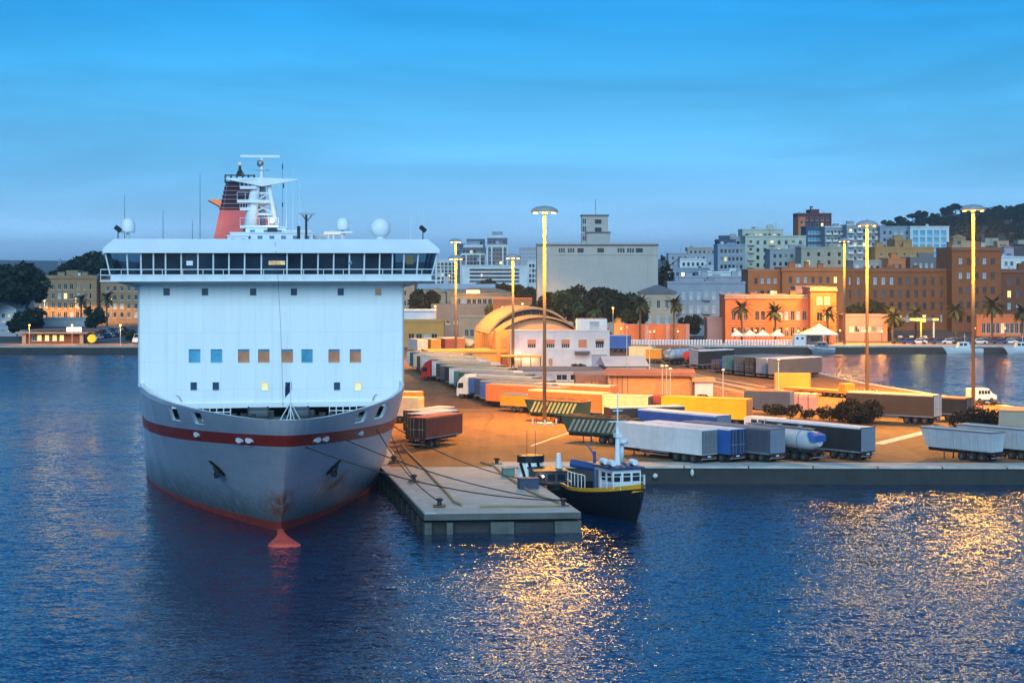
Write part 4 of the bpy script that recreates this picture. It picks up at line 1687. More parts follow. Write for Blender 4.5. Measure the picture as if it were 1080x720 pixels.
def tipper(label, px, D, u=U0, L=9.0, colour='silver', stripes=None, rim='grey', xy=None, z0=1.15, z1=3.1, load=None, raised=0.0):
    u = norm2(u)
    W = 2.5
    c = xy or corner_to_centre(px, D, u, L, W)
    root = thing('tipper_trailer', label, 'tipper', (c[0], c[1], QZ), math.atan2(u[1], u[0]), 'tipper trailers parked on the pier')
    cm = CL[colour]
    hl = L / 2
    mb = MB()
    A = [(-hl - .45, z1), (-hl + .35, z0), (hl - .15, z0), (hl, z1)]
    for sg in (-1, 1):
        y1, y0 = sg * W / 2, sg * (W / 2 - .22)
        mb.add([(A[0][0], y1, A[0][1]), (A[1][0], y0, A[1][1]), (A[2][0], y0, A[2][1]), (A[3][0], y1, A[3][1]),
                (A[0][0], y1 - sg * .08, A[0][1]), (A[1][0], y0 - sg * .08, A[1][1] + .1), (A[2][0], y0 - sg * .08, A[2][1] + .1), (A[3][0], y1 - sg * .08, A[3][1])],
               [(0, 1, 2, 3) if sg < 0 else (3, 2, 1, 0), (7, 6, 5, 4) if sg < 0 else (4, 5, 6, 7), (0, 3, 7, 4), (0, 4, 5, 1), (3, 2, 6, 7)], cm)
    yb = W / 2 - .22
    mb.poly([(A[1][0], -yb, z0), (A[1][0], yb, z0), (A[2][0], yb, z0), (A[2][0], -yb, z0)], cm)
    for x0, x1 in ((A[0][0], A[1][0]), (A[3][0], A[2][0])):
        mb.poly([(x0, -W / 2, z1), (x0, W / 2, z1), (x1, yb, z0), (x1, -yb, z0)], cm)
        d = .09 if x0 < 0 else -.09
        mb.poly([(x0 + d, W / 2, z1), (x0 + d, -W / 2, z1), (x1 + d, -yb, z0 + .1), (x1 + d, yb, z0 + .1)], cm)
    put('body', mb.mesh('body'), root)
    mb = MB()
    for sg in (-1, 1):
        mb.tube((-hl - .45, sg * W / 2, z1), (hl, sg * W / 2, z1), .08, CL[rim], n=6)
    mb.tube((-hl - .45, -W / 2, z1), (-hl - .45, W / 2, z1), .08, CL[rim], n=6)
    mb.tube((hl, -W / 2, z1), (hl, W / 2, z1), .08, CL[rim], n=6)
    mb.build('rim', root)
    if stripes:
        sm = stripes
        n = 11
        for sg in (-1, 1):
            mb = MB()
            for i in range(n):
                xa = -hl + .45 + (L - 1.8) * i / n
                w = (L - 1.8) / n * .52
                f = lambda t: W / 2 - .22 * (1 - t) + .012
                za, zb = z0 + .22, z1 - .25
                ta, tb = .22 / (z1 - z0), 1 - .25 / (z1 - z0)
                q = [(xa, sg * f(ta), za), (xa + w, sg * f(ta), za), (xa + w + .95, sg * f(tb), zb), (xa + .95, sg * f(tb), zb)]
                mb.poly(q if sg < 0 else list(reversed(q)), sm)
            mb.build('hazard_stripes', root)
    else:
        mb = MB()
        for i in range(8):
            x = -hl + .9 + (L - 1.6) * i / 7
            for sg in (-1, 1):
                mb.extr([(x - .04, sg * (W / 2 - .21), z0 + .05), (x + .04, sg * (W / 2 - .21), z0 + .05), (x + .04, sg * (W / 2 + .01), z1 - .1), (x - .04, sg * (W / 2 + .01), z1 - .1)], (0, sg * .05, 0), cm)
        mb.build('side_ribs', root)
    if load:
        rnd = random.Random(int(px))
        mb = MB()
        rows = []
        for i in range(19):
            rows.append([(-hl - .3 + (L + .2) * i / 18, -W / 2 + .1 + (W - .2) * j / 5, z1 - .12 + (.0 if j in (0, 5) or i in (0, 18) else rnd.uniform(.0, .55))) for j in range(6)])
        mb.grid(rows, load)
        mb.build('load', root)
    running_gear(root, L, W, z0, legs=True)
    return root


hz_y = mat('stripe_lamplit_yellow', (.85, .74, .22), .6, var=.15)  # stronger yellow: lamp light put into the stripe colour
scrapm = mat('scrap_load', (.10, .055, .035), .9, var=.5, scale=3)

# --- front row along the quay
trailer('long white box trailer at the quay edge, left end of the front row', 739.8, 196.6, 'white', door='grey')  # grey doors stand for shade on the rear end
trailer('blue box trailer tucked right behind the long white box trailer', 770, 197.4, 'blue', door='navy')  # navy doors stand for shade on the rear end
trailer('slate grey curtain trailer with pale end between blue trailer and silver tanker', 812, 197.6, 'slate', kind='curtain', roof='grey', door='bluegrey')
tank_trailer('silver tank trailer with blue end shield in the front quay row', 857, 198.4, L=11.8)
trailer('long black curtain trailer with pale blue end, right of the silver tanker', 908, 199.4, 'black', kind='curtain', door='bluegrey', L=14.2)
tipper('silver tipper trailer by the quay edge, its slanted front end showing', 1046, 197.6, L=9.2, colour='silver', z1=3.3)
tipper('silver tipper trailer cut by the photo edge beside another silver tipper', 1088, 199.5, L=9.6, colour='silver', z1=3.4)
# --- second rank
trailer('blue curtain trailer with white roof between the long white and long yellow ones', 756, 214.8, 'blue', kind='curtain', door='bluegrey')
trailer('low dark brown trailer angled the other way before the yellow container', 722, 228, 'brown', u=(.95, .31), L=10, kind='box', roof='pale', top=3.85)
trailer('long bright yellow trailer with an orange end standing behind the blue one', 787, 240.5, 'yellow', u=(.89, -.45), L=12.2, roof='yellow', door='amber')
trailer('pale cream trailer left of the bright yellow trailer', 683.5, 247.5, 'paleyellow', u=(.93, -.36), L=6.6, roof='cream', door='black', group='', cat='trailer', top=3.6)
trailer('rust red container with an open dark end between cream and yellow trailers', 703, 249.5, 'limered', u=(.9, -.43), L=3.2, kind='container', roof='limered', door='black', axles=1, top=3.5)
trailer('orange trailer with a blue grey end behind the stripe sided tipper', 637, 251, 'orange', u=(.80, -.60), L=13.2, kind='curtain', roof='cream', door='purple')
trailer('pale roofed orange trailer in front of the flat roofed orange shed', 644, 266, 'orange', u=(.86, -.51), L=13.2, kind='curtain', roof='pale')
tipper('green tipper with lamplit yellow diagonal stripes under the nearest lamp mast', 613, 243.8, u=(.80, -.60), L=9.2, colour='green', stripes=hz_y, rim='orange', load=scrapm)
tipper('green tipper with dull grey stripes left of the long white box trailer', 664, 216, u=(.80, -.60), L=9.6, colour='green', stripes=mat('stripe_grey', (.30, .32, .30), .6), rim='brown', load=scrapm)
trailer('short orange lorry trailer with pale blue roof left of the striped green tipper', 557.5, 262, 'amber', u=(.80, -.60), L=5.2, roof='bluegrey', axles=2, top=2.7)
trailer('dark container behind the end of the bright yellow trailer', 833, 259, 'slate', u=(.92, -.40), L=6.8, kind='container', roof='orange', door='bluegrey', axles=2, top=3.4)
# --- black semi trailers on the right
trailer('long dark brown curtain trailer with pale end on the right part of the apron', 985, 243.5, 'brown', u=(.80, -.60), L=13.0, kind='curtain', roof='cream', door='pale', top=4.0, floor=1.05)
trailer('dark trailer mostly hidden behind the long dark brown one', 1019, 248, 'black', u=(.80, -.60), L=9.5, kind='curtain', roof='orange', door='brown', top=3.3, axles=2)
# --- herring-bone row beside the ferry
ROWC = [('orange', None, 'roofsand'), ('blue', None, 'roofgrey'), ('navy', None, 'roofgrey'), ('blue', 'white', 'roofpale'), ('slate', None, 'roofpale'), ('green', None, 'roofgrey'),
        ('teal', None, 'roofgrey'), ('white', None, 'roofpale'), ('black', None, 'roofsand'), ('slate', None, 'roofpale'), ('brown', None, 'roofgrey'), ('white', 'red', 'roofsand'),
        ('cream', None, 'roofsand'), ('white', None, 'roofpale'), ('pale', None, 'roofsand'), ('darkred', None, 'roofgrey'), ('cream', None, 'roofpale'), ('slate', None, 'roofgrey'), ('pale', None, 'roofsand')]
CN = {'orange': 'orange', 'blue': 'blue', 'navy': 'navy blue', 'slate': 'slate grey', 'green': 'dark green', 'teal': 'teal', 'white': 'white', 'black': 'black', 'brown': 'brown',
      'cream': 'cream', 'pale': 'pale', 'darkred': 'dark red'}
UR = norm2((.77, -.638))
for k, (c, cb, rf) in enumerate(ROWC):
    Lr = 14.4
    fx0, fy0 = -4.0 - .98 * k, 273.6 + 5.35 * k            # front corner nearest the viewer
    cx = fx0 + UR[0] * Lr / 2 - UR[1] * 1.25
    cy = fy0 + UR[1] * Lr / 2 + UR[0] * 1.25
    if cb:
        lab = f'{CN[c]} lorry with a {cb} cab nosing out of the row beside the ferry'
    else:
        lab = f'{CN[c]} trailer, {ORD[k]} from the near end of the angled row beside the ferry'
    r = trailer(lab, 0, 0, c, UR, Lr, 'curtain' if k % 3 else 'box', rf, group='angled row of trailers beside the ferry', xy=(cx, cy), cat='lorry' if cb else 'trailer',
                name='articulated_lorry' if cb else None, top=3.7 + .12 * ((k * 7) % 3 - 1))
    if cb:
        cab(r, -Lr / 2 - .45, cb)
# --- dark red swap bodies nearest the ferry bow
ub = norm2((-.49, -.87))
for k, (c, rf, lab) in enumerate((('darkred', 'orange', 'dark red short trailer nearest the jetty with a black front'),
                                  ('black', 'white', 'black short trailer with white roof directly behind the dark red one'),
                                  ('slate', 'pale', 'grey short trailer squeezed between the ferry bow and a black one'),
                                  )):
    Lr = 8.4
    cxn, cyn = -10.2 - .70 * k + 0.12 * k, 212.2 + 4.9 * k
    n = (.87, -.49)
    cx = cxn - ub[0] * Lr / 2 - n[0] * 1.2
    cy = cyn - ub[1] * Lr / 2 - n[1] * 1.2
    trailer(lab, 0, 0, c, ub, Lr, 'curtain', rf, door='black', group='short trailers beside the ferry bow', xy=(cx, cy), axles=2, top=3.7, floor=1.25)
for k, (px, D, c, lab) in enumerate(((441.5, 246, 'cream', 'cream box trailer lit orange right beside the ferry side'), (441, 257, 'amber', 'amber trailer behind the cream one beside the ferry side'))):
    trailer(lab, px, D, c, (.97, -.24), 6.5, 'box', 'cream', group='short trailers beside the ferry side', axles=2, top=3.5)
# --- far end by the ferry: rear ends of parked lorries
for k, (px, D, c, lab) in enumerate(((454.5, 427, 'amber', 'amber box lorry at the far end of the pier, nearest the ferry'), (469.5, 431, 'limered', 'rust red box lorry between two amber ones at the pier end'),
                                     (480, 433, 'orange', 'orange box lorry left of the cream round tank at the pier end'), (440.5, 425, 'pale', 'pale box lorry half behind the ferry at the pier end'))):
    trailer(lab, px, D, c, (.35, -.94), 8, 'box', 'cream', group='lorries at the far end of the pier', axles=2, top=3.6)
tank_trailer('small cream tank trailer at the far end of the angled rows', 491, 436, u=(.35, -.94), L=7, colour='cream', endc='cream')

# --- far right rank along the inlet
ui = norm2((-.75, -.66))


def far_end(px, D):
    """near right-hand corner of a trailer end that faces the viewer; the trailer runs away to the right"""
    return XD(px, D)


def inlet(label, px, D, c, L=12, kind='box', roof='white', top=3.9, door=None, fl=.98, axles=3):
    x = XD(px, D)
    n = (ui[1], -ui[0])            # towards the visible long side
    n = (.66, -.75)
    cx = x - ui[0] * L / 2 - n[0] * 1.25
    cy = D - ui[1] * L / 2 - n[1] * 1.25
    return trailer(label, 0, 0, c, ui, L, kind, roof, door=door, group='trailers parked along the inlet', xy=(cx, cy), top=top, floor=fl, axles=axles)


inlet('near black trailer with grey end behind the red tanker, along the inlet', 736.5, 367, 'black', 11, 'curtain', 'white', door='bluegrey')
inlet('low trailer under a bright blue tarpaulin along the inlet', 760, 356, 'blue', 9, 'box', 'blue', top=2.6, door='brown')
inlet('teal container trailer right of the blue tarpaulin trailer', 772, 350, 'teal', 12, 'container', 'teal', top=3.7)
inlet('grey trailer end in the middle of the inlet row, next to the teal one', 784.5, 346, 'slate', 12.5, 'box', 'grey', top=3.8)
inlet('black ended trailer between two grey trailers in the inlet row', 796, 342, 'black', 12.5, 'curtain', 'grey', top=3.8)
inlet('blue grey trailer left of the last long grey one in the inlet row', 808, 339, 'bluegrey', 12.5, 'curtain', 'white', top=3.8)
inlet('long slate grey trailer closing the inlet row behind the orange container', 821, 335, 'slate', 12.6, 'box', 'white', top=4.0, door='grey')
xa, xb = XD(671, 396), XD(687, 396)
trailer('cream box lorry at the head of the inlet row, left of the silver tanker', 687.5, 392, 'cream', (.9, -.43), 5.4, 'box', 'cream', group='', cat='lorry', axles=1, top=3.5, name='box_lorry')
r = trailer('small cream box lorry with dark cab touching the silver tanker', 697.5, 390, 'amber', (.9, -.43), 3.6, 'box', 'cream', group='', cat='lorry', axles=1, top=3.1, name='box_lorry')
for lab, px, D, c, e in (('silver tank trailer with a round pale end along the inlet', 703, 384, 'silver', 'bluegrey'), ('red ended tank trailer beside the near black inlet trailer', 723, 375, 'red', 'red')):
    x = XD(px, D)
    tank_trailer(lab, 0, 0, ui, 8.5 if c == 'silver' else 8, c, xy=(x - ui[0] * 4.2, D - ui[1] * 4.2), endc=e)
trailer('blue box trailer beside the white office building', 664, 436, 'blue', (.98, -.2), 11, 'box', 'pale', group='', top=4.2)
# orange container and flat low-loader
mb = None
root = thing('shipping_container', 'bright orange shipping container at the end of the inlet row', 'container', (XD(836.5, 313), 314, QZ), math.atan2(-.1, 1))
put('body', box_mesh(6.1, 2.44, .05, 2.65, CL['amber'], CL['amber'], 'container'), root)
put('door', doors_mesh(2.44, .05, 2.65, CL['orange']), root, (3.05, 0, 0))
for sx in (-1, 1):
    for sy in (-1, 1):
        put('corner_post', cached('cpost', lambda: MB().b2((-.09, -.09, 0), (.09, .09, 2.66), CL['orange']).mesh('corner_post')), root, (sx * 3.03, sy * 1.2, .0))

ul = norm2((.66, -.75))
c = (XD(864, 297), 297)
root = thing('low_loader', 'empty amber low loader trailer pointing at the pink tarpaulin stack', 'trailer', (c[0], c[1], QZ), math.atan2(ul[1], ul[0]))
mb = MB()
mb.b2((-6.5, -1.25, .85), (5.0, 1.25, 1.12), CL['amber'])
for y in (-1.2, 1.2):
    mb.b2((-6.5, y - .06, .7), (5, y + .06, .86), CL['orange'])
put('deck', mb.mesh('deck'), root)
MB().b2((5.0, -1.25, .7), (6.3, 1.25, 2.3), CL['amber']).build('headboard', root)
running_gear(root, 12.0, 2.5, .9)
c = (XD(847, 267), 270)
root = thing('tarpaulin_stack', 'pale pink tarpaulin covered stack beyond the dark scrub', 'cargo', (c[0], c[1], QZ), -.35)
rows = []
rnd = random.Random(5)
prof = [(-1.3, 0), (-1.28, 1.9), (-1.0, 2.3), (1.0, 2.35), (1.28, 1.95), (1.3, 0)]
for i in range(15):
    x = -2.6 + 5.2 * i / 14
    rows.append([(x, y + rnd.uniform(-.05, .05), z * (1 + rnd.uniform(-.06, .06)) if i not in (0, 14) else z * .98) for y, z in prof])
mb = MB()
mb.grid(rows, CL['pink'])
mb.poly([p for p in rows[0]], CL['pink'])
mb.poly([p for p in reversed(rows[-1])], CL['pink'])
mb.build('tarpaulin', root)
for i in (3, 7, 11):
    MB().path([(rows[i][j][0], rows[i][j][1] * 1.02, rows[i][j][2] * 1.01) for j in range(6)], .05, rope, n=4).build('strap', root)

# white van behind the front row
VANM = mat('van_white', (.70, .70, .68), .4, var=.05, streak=.1)


def van(label, x, y, rz, L=6.4, cm=VANM, H=2.5, cat='van', name='panel_van', group=None):
    root = thing(name, label, cat, (x, y, QZ), rz, group)
    mb = MB()
    hl = L / 2
    prof = [(hl, .45), (hl, H - .15), (hl - .15, H), (-hl + 1.6, H), (-hl + .75, H * .62), (-hl + .05, H * .5), (-hl, .45)]
    mb.extr([(x_, -.98, z) for x_, z in prof], (0, 1.96, 0), cm)
    put('body', mb.mesh('body'), root)
    for sg in (-1, 1):
        for i in range(4):
            x0 = -hl + 1.3 + i * (L - 2.2) / 4
            MB().b2((x0, sg * .985 - .012, H * .6), (x0 + (L - 2.2) / 4 * .8, sg * .985 + .012, H * .85), glass).build('window', root)
    MB().extr([(-hl + .78, -.85, H * .64), (-hl + .78, .85, H * .64), (-hl + 1.52, .85, H * .97), (-hl + 1.52, -.85, H * .97)], (-.03, 0, .015), glass).build('windscreen', root)
    wm = wheel_mesh(.36, .24)
    for x_ in (-hl + 1.0, hl - 1.2):
        for sg in (-1, 1):
            put('wheel', wm, root, (x_, sg * .9, .36))
    return root


van('long white minibus behind the front row of trailers, beside the dark scrub', XD(812, 232), 232, math.atan2(.72, -.6) + .1, 6.8, H=2.05)
v = van('white pickup van parked by dark tyres at the inlet edge', XD(1036, 283), 283.5, math.radians(200), 4.4, H=2.2)
rnd = random.Random(11)
tw = wheel_mesh(.5, .3)
for k in range(9):
    o = put('tyre', tw, None, (XD(1022 + 4.2 * k, 277) + rnd.uniform(-.3, .3), 277.5 + rnd.uniform(-.5, .5), QZ + .155 + (.31 if k % 3 == 1 else 0)))
    o.rotation_euler = (PI / 2, 0, rnd.uniform(0, 3))
    tag(o, 'black tyre in the heap beside the white pickup van', 'tyre', 'tyres heaped at the inlet edge')

# --- lamp masts
domem = mat('mast_dome', (.30, .31, .33), .5, var=.1)


def mast_light(label, px, ytop, D, W=3.6, watts=9000, z0=QZ, base=True, x=None, rad=2.2):
    x = XD(px, D) if x is None else x
    H = ZY(ytop, D) - z0
    root = thing('lamp_mast', label, 'lamp mast', (x, D, z0), 0, 'tall port lighting masts')
    mb = MB()
    mb.tube((0, 0, 0), (0, 0, H - .3), (.29 if W > 2 else .3) * (D / 245) ** .3, mastpaint, r1=.18 * (D / 245) ** .3, n=12)
    mb.build('pole', root, smooth=True)
    mb = MB()
    r = W / 2
    mb.lathe([(r * .15, H + .05), (r, H - .12), (r * 1.02, H), (r * .9, H + .32), (r * .6, H + .62), (.02, H + .78)], (0, 0, 0), domem, n=24)
    mb.build('shade', root, smooth=True)
    for i in range(6):
        a = 2 * PI * (i + .35) / 6
        mb = MB()
        mb.box((r * .78 * math.cos(a), r * .78 * math.sin(a), H - .22), (.26, .3, .14), bulb, rz=a)
        mb.build('bulb', root)
    if base:
        mb = MB()
        mb.box((0, 0, .12), (2.6, 2.6, .24), concrete)
        for i in range(8):
            a = 2 * PI * i / 8
            mb.tube((1.6 * math.cos(a), 1.6 * math.sin(a), .0), (1.6 * math.cos(a), 1.6 * math.sin(a), .75), .13, CL['red'] if i % 2 else offwhite, n=6)
        mb.build('base', root)
    lamp(root, (0, 0, H - .5), watts * .8, rad, down=True)
    lamp(root, (0, 0, H - .55), watts * (.045 if D < 350 else .03), 1.6, (1, .56, .02), 'glint_light')  # extra weak lamp added for glints on the water
    return root


mast_light('tall lamp mast with glowing head nearest the jetty, beside the striped tippers', 574.3, 223, 245, 3.7, 230000)
mast_light('lamp mast standing against the pale corner of the white office building', 541, 271.5, 372, 3.3, 85000)
mast_light('lower of the two lamp masts in line near the ferry, behind the angled trailers', 480.8, 272.5, 398, 3.4, 130000)
mast_light('higher lamp mast far behind, in line with another near the ferry', 480.6, 254.5, 500, 3.4, 150000, z0=hill(XD(480, 500), 500), base=False)
mast_light('lamp mast before the big orange palace across the inlet', 890.5, 254, 476, 3.3, 230000, base=False)
mast_light('lamp mast rising behind the long dark brown trailer on the right', 914.5, 237, 300, 3.6, 300000)
mast_light('tallest looking lamp mast near the right edge by the inlet', 1026.5, 221, 268, 3.8, 300000)

# --- slim lamp posts
def post(label, px, ytop, D, lit=False, z0=QZ, watts=250, arm=0.0):
    x = XD(px, D)
    H = ZY(ytop, D) - z0
    root = thing('lamp_post', label, 'lamp post', (x, D, z0), 0, 'slim street lamp posts')
    mb = MB()
    mb.tube((0, 0, 0), (0, 0, H), .11, polegrey, r1=.06, n=7)
    if arm:
        mb.tube((0, 0, H), (arm, 0, H + .3), .05, polegrey, n=5)
    mb.build('pole', root)
    mb = MB()
    mb.ball((arm, 0, H + .3), .28, bulb if lit else offwhite, n=8, k=6, sz=.7)
    mb.build('bulb', root)
    if lit:
        lamp(root, (arm, -.5, H + .2), watts * 1.2, .25, down=True)
    return root


post('unlit thin lamp post before the cream lorry, left of two', 661, 347, 330)
post('unlit thin lamp post in front of the orange shed, right of the other', 685, 352, 300)
post('pale post pair member standing before the orange shed door', 698.5, 388, 262)
post('short pale post beside the orange shed doors', 703, 388, 264)
post('slim pale post between the white shed and the blue water', 707, 391, 268)
post('dark thin post by the little kerb road beyond the yellow trailer', 762.5, 392, 285)
post('orange lit thin post at the left end of the orange container', 821, 381, 312)
post('glowing lamp post in front of the orange garden wall', 646.5, 326, 470, True, 3.0, 900)
for px_, la_ in ((31, 'added shore lamp post near the left end of the lit kiosk'), (76, 'added shore lamp post in front of the white lit panel of the kiosk'), (127, 'added shore lamp post between the yellow drum and the ferry hull')):
    post(la_, px_, 344, 476, True, QZ, 2400)  # posts added to light the kiosk front and the shore promenade
post('lamp post glowing above the ochre palace street, left one', 80, 316, 634, True, QZ, 9000)
post('lamp post glowing above the ochre palace street, right one', 117.5, 315, 634, True, QZ, 9000)
post('lamp post glowing at the left corner of the ochre palace', 47, 318, 634, True, QZ, 9000)

# --- fishing boat and tug
def boat_hull(root, Lb, Wb, H0, H1, hm, railm, keel=-.8, rows=9, flare=.75):
    """bow towards -x: a lofted hull with sheer and flared bow"""
    us = [i / 18 for i in range(19)]
    zs = [keel, 0.05, .6, 1.0]
    grid_l = []
    for k in range(6):
        v = (0, .2, .45, .7, .9, 1.0)[k]
        row = []
        for u in us:
            sheer = H0 + (H1 - H0) * (1 - u) ** 2.2
            z = keel + (sheer - keel) * v
            rake = 1.5 * (1 - v) * (1 - u) ** 3
            x = -Lb / 2 + Lb * u + rake
            w = Wb / 2 * min(1.0, math.sin(min(u * 1.5 + .001, 1) * PI / 2) ** .75) * (flare + (1 - flare) * v ** .8) * (1 - .25 * smooth((u - .7) / .3))
            w *= (.35 + .65 * min(1, v * 1.6 + .25)) if u > .0 else 1
            row.append((x, w, z))
        grid_l.append(row)
    mb = MB()
    for sg in (-1, 1):
        mb.grid([[(x, sg * w, z) for x, w, z in r] for r in grid_l[:5]], hm, flip=sg > 0)
        mb.grid([[(x, sg * w, z) for x, w, z in r] for r in grid_l[4:]], railm, flip=sg > 0)
        topr = grid_l[5]
        mb.grid([[(x, sg * w, z) for x, w, z in topr], [(x + (.2 if i == 0 else 0), sg * max(w - .16, 0), z) for i, (x, w, z) in enumerate(topr)]], railm, flip=sg > 0)
        mb.grid([[(x + (.2 if i == 0 else 0), sg * max(w - .16, 0), z) for i, (x, w, z) in enumerate(topr)], [(x + (.2 if i == 0 else 0), sg * max(w - .16, 0), z - .7) for i, (x, w, z) in enumerate(topr)]], railm, flip=sg > 0)
        mb.grid([[(x + (.2 if i == 0 else 0), sg * max(w - .16, 0), z - .7) for i, (x, w, z) in enumerate(topr)], [(x + (.2 if i == 0 else 0), 0, z - .7) for i, (x, w, z) in enumerate(topr)]], dark, flip=sg > 0)
    st = [r[-1] for r in grid_l]
    mb.poly([(x, w, z) for x, w, z in st] + [(x, -w, z) for x, w, z in reversed(st)], hm)
    return mb.build('hull', root, smooth=True)


navy = mat('boat_navy', (.006, .008, .014), .45, var=.25, streak=.25, dirt=(.05, .03, .02))
yel = mat('boat_yellow', (.78, .36, .015), .5, var=.12)
bx, by = XD(645, 169), 171.0
fb = thing('fishing_boat', 'dark navy fishing boat with yellow rail and white wheelhouse at the jetty', 'boat', (bx, by, 0), math.radians(112))
boat_hull(fb, 13.5, 6.0, 2.3, 3.6, navy, yel)
# local frame: bow towards -x which points at the viewer
mb = MB()
mb.b2((-3.6, -1.45, 1.7), (.3, 1.45, 4.62), whitemetal)
mb.b2((-3.9, -1.7, 4.62), (.6, 1.7, 4.8), mat('boat_blue', (.02, .045, .12), .5))
wh = mb.build('wheelhouse', fb)
for y in (-.95, 0, .95):
    MB().b2((-3.64, y - .36, 3.5), (-3.604, y + .36, 4.25), glass).build('window', wh)
for sg in (-1, 1):
    for x in (-2.9, -1.6):
        a, b_ = sorted((sg * 1.454, sg * 1.49))
        MB().b2((x - .4, a, 3.5), (x + .4, b_, 4.25), glass).build('window', wh)
    a, b_ = sorted((sg * 1.454, sg * 1.48))
    MB().b2((-.5, a, 2.0), (.2, b_, 4.3), mat('boat_door', (.10, .13, .17), .5)).build('door', wh)
mb = MB()
mb.tube((-1.6, 0, 4.7), (-1.6, 0, 8.4), .3, whitemetal, r1=.18, n=10)
mb.tube((-1.6, 0, 8.6), (-1.6, 0, 11.6), .07, whitemetal, n=6)
mb.tube((-1.6, -.9, 8.9), (-1.6, .9, 8.9), .07, whitemetal, n=6)
mb.tube((-1.6, -.5, 9.9), (-1.6, .5, 9.9), .05, whitemetal, n=6)
mb.box((-1.6, 0, 7.6), (.6, .6, .4), whitemetal)
bm = mb.build('mast', fb)
mb = MB()
mb.tube((.2, -1.3, 4.7), (.2, -1.3, 6.6), .2, whitemetal, r1=.2, n=8)
mb.lathe([(.55, 0), (.62, .12), (.55, .4), (.2, .5)], (.2, -1.3, 6.6), whitemetal, n=12)
mb.build('radar_dome', fb, smooth=True)
for sg, x, z in ((1, -2.6, 5.15), (1, -.9, 5.15), (-1, -2.7, 5.15)):
    mb = MB()
    mb.tube((x - .45, sg * 1.1, z), (x + .45, sg * 1.1, z), .29, whitemetal, n=12)
    mb.b2((x - .4, sg * 1.1 - .2, z - .36), (x + .4, sg * 1.1 + .2, z - .25), dark)
    mb.build('life_raft', fb)
mb = MB()
for i in range(9):                                             # bow rail
    u = i / 8
    sg = -1 if u < .5 else 1
    t = abs(u - .5) * 2
    mb.tube((-5.6 + 3.0 * t, sg * (.5 + 1.7 * t ** .6), 2.9), (-5.6 + 3.0 * t, sg * (.5 + 1.7 * t ** .6), 4.3 - .4 * t), .04, whitemetal, n=5)
for z in (3.6, 4.2):
    mb.path([(-5.6 + 3.0 * abs(i / 8 - .5) * 2, (-1 if i < 4 else 1) * (.5 + 1.7 * (abs(i / 8 - .5) * 2) ** .6), z - .3 * abs(i / 8 - .5) * 2) for i in range(9)], .035, whitemetal, n=5)
mb.build('bow_rail', fb)
mb = MB()
for i in range(6):
    x = 1.0 + i * .8
    for sg in (-1, 1):
        mb.tube((x, sg * 2.2, 2.0), (x, sg * 2.2, 3.6), .04, whitemetal, n=5)
for sg in (-1, 1):
    mb.tube((1.0, sg * 2.2, 3.6), (5.0, sg * 2.2, 3.6), .04, whitemetal, n=5)
mb.build('deck_railing', fb)
mb = MB()
mb.tube((3.6, 0, 1.7), (3.6, 0, 5.6), .16, mat('boat_boom_blue', (.03, .07, .22), .5), n=8)
mb.tube((3.6, 0, 5.2), (6.6, -.6, 6.0), .12, MATS['boat_boom_blue'], n=6)
mb.tube((3.2, -1.2, 3.8), (6.4, 1.2, 4.2), .4, MATS['boat_boom_blue'], n=8)
mb.build('boom', fb)
mb = MB()
mb.tube((-3.5, -1.95, 2.35), (-1.2, -2.55, 2.1), .05, yel, n=5)
mb.build('oar', fb)

for x, sg in ((-.5, -1), (2.5, -1)):
    mb = MB()
    mb.lathe([(.22, -.12), (.42, -.12), (.44, 0), (.42, .12), (.22, .12)], (x, sg * (2.62 if x > -3 else 2.3), 1.1), black, n=14, M=Matrix.Rotation(PI / 2, 3, 'X'))
    mb.tube((x, sg * 2.5, 1.5), (x, sg * 2.7, 2.5), .03, rope, n=4)
    mb.build('tyre_fender', fb)
tx, ty = XD(578, 181), 182.0
tg = thing('tug_boat', 'dark tug with white and black funnel lying between the jetty and the quay', 'boat', (tx, ty, 0), math.radians(100))
boat_hull(tg, 12.0, 5.0, 1.6, 2.3, mat('tug_hull', (.010, .012, .018), .6, var=.3), dark)
mb = MB()
mb.b2((-1.8, -1.6, 1.0), (2.2, 1.6, 2.9), mat('tug_house', (.03, .045, .08), .5))
mb.b2((-2.0, -1.75, 2.9), (2.4, 1.75, 3.02), dark)
th = mb.build('wheelhouse', tg)
for y in (-1.0, 0, 1.0):
    MB().b2((-1.84, y - .38, 2.0), (-1.804, y + .38, 2.65), glass).build('window', th)
mb = MB()
mb.lathe([(1.15, 0), (1.05, 1.0), (.92, 2.0)], (3.0, 1.2, 1.4), whitemetal, n=12, sx=1.0, sy=1.3)
mb.lathe([(.98, 2.0), (.98, 2.65), (.9, 2.7)], (3.0, 1.2, 1.402), navy, n=12, sx=1.0, sy=1.45)
for a in (-.9, 0, .9):
    mb.tube((2.2, 1.2 + a - .25, 1.6), (2.0, 1.2 + a + .35, 3.4), .16, navy, n=6)
mb.tube((3, .7, 4), (3, .7, 6.6), .03, dark, n=4)
mb.tube((3, 1.6, 4), (3, 1.6, 6.6), .03, dark, n=4)
mb.tube((3, -.2, 4.1), (3, 2.6, 4.1), .05, dark, n=5)
mb.build('funnel', tg, smooth=False)
mb = MB()
mb.tube((.4, -1.2, 3.0), (.4, -1.2, 4.5), .38, whitemetal, r1=.22, n=8)
mb.build('vent', tg)
mb = MB()
mb.b2((-4.4, -1.2, 1.3), (-2.4, 1.2, 1.9), mat('winch_orange', (.32, .12, .06), .6))
mb.build('winch', tg)
mb = MB()
mb.ball((-2.1, .9, 2.5), .12, litwhite, n=8)
mb.build('deck_light', tg)
lamp(tg, (-2.4, .9, 2.5), 25, .1, (1, .65, .3), 'deck_light_glow')

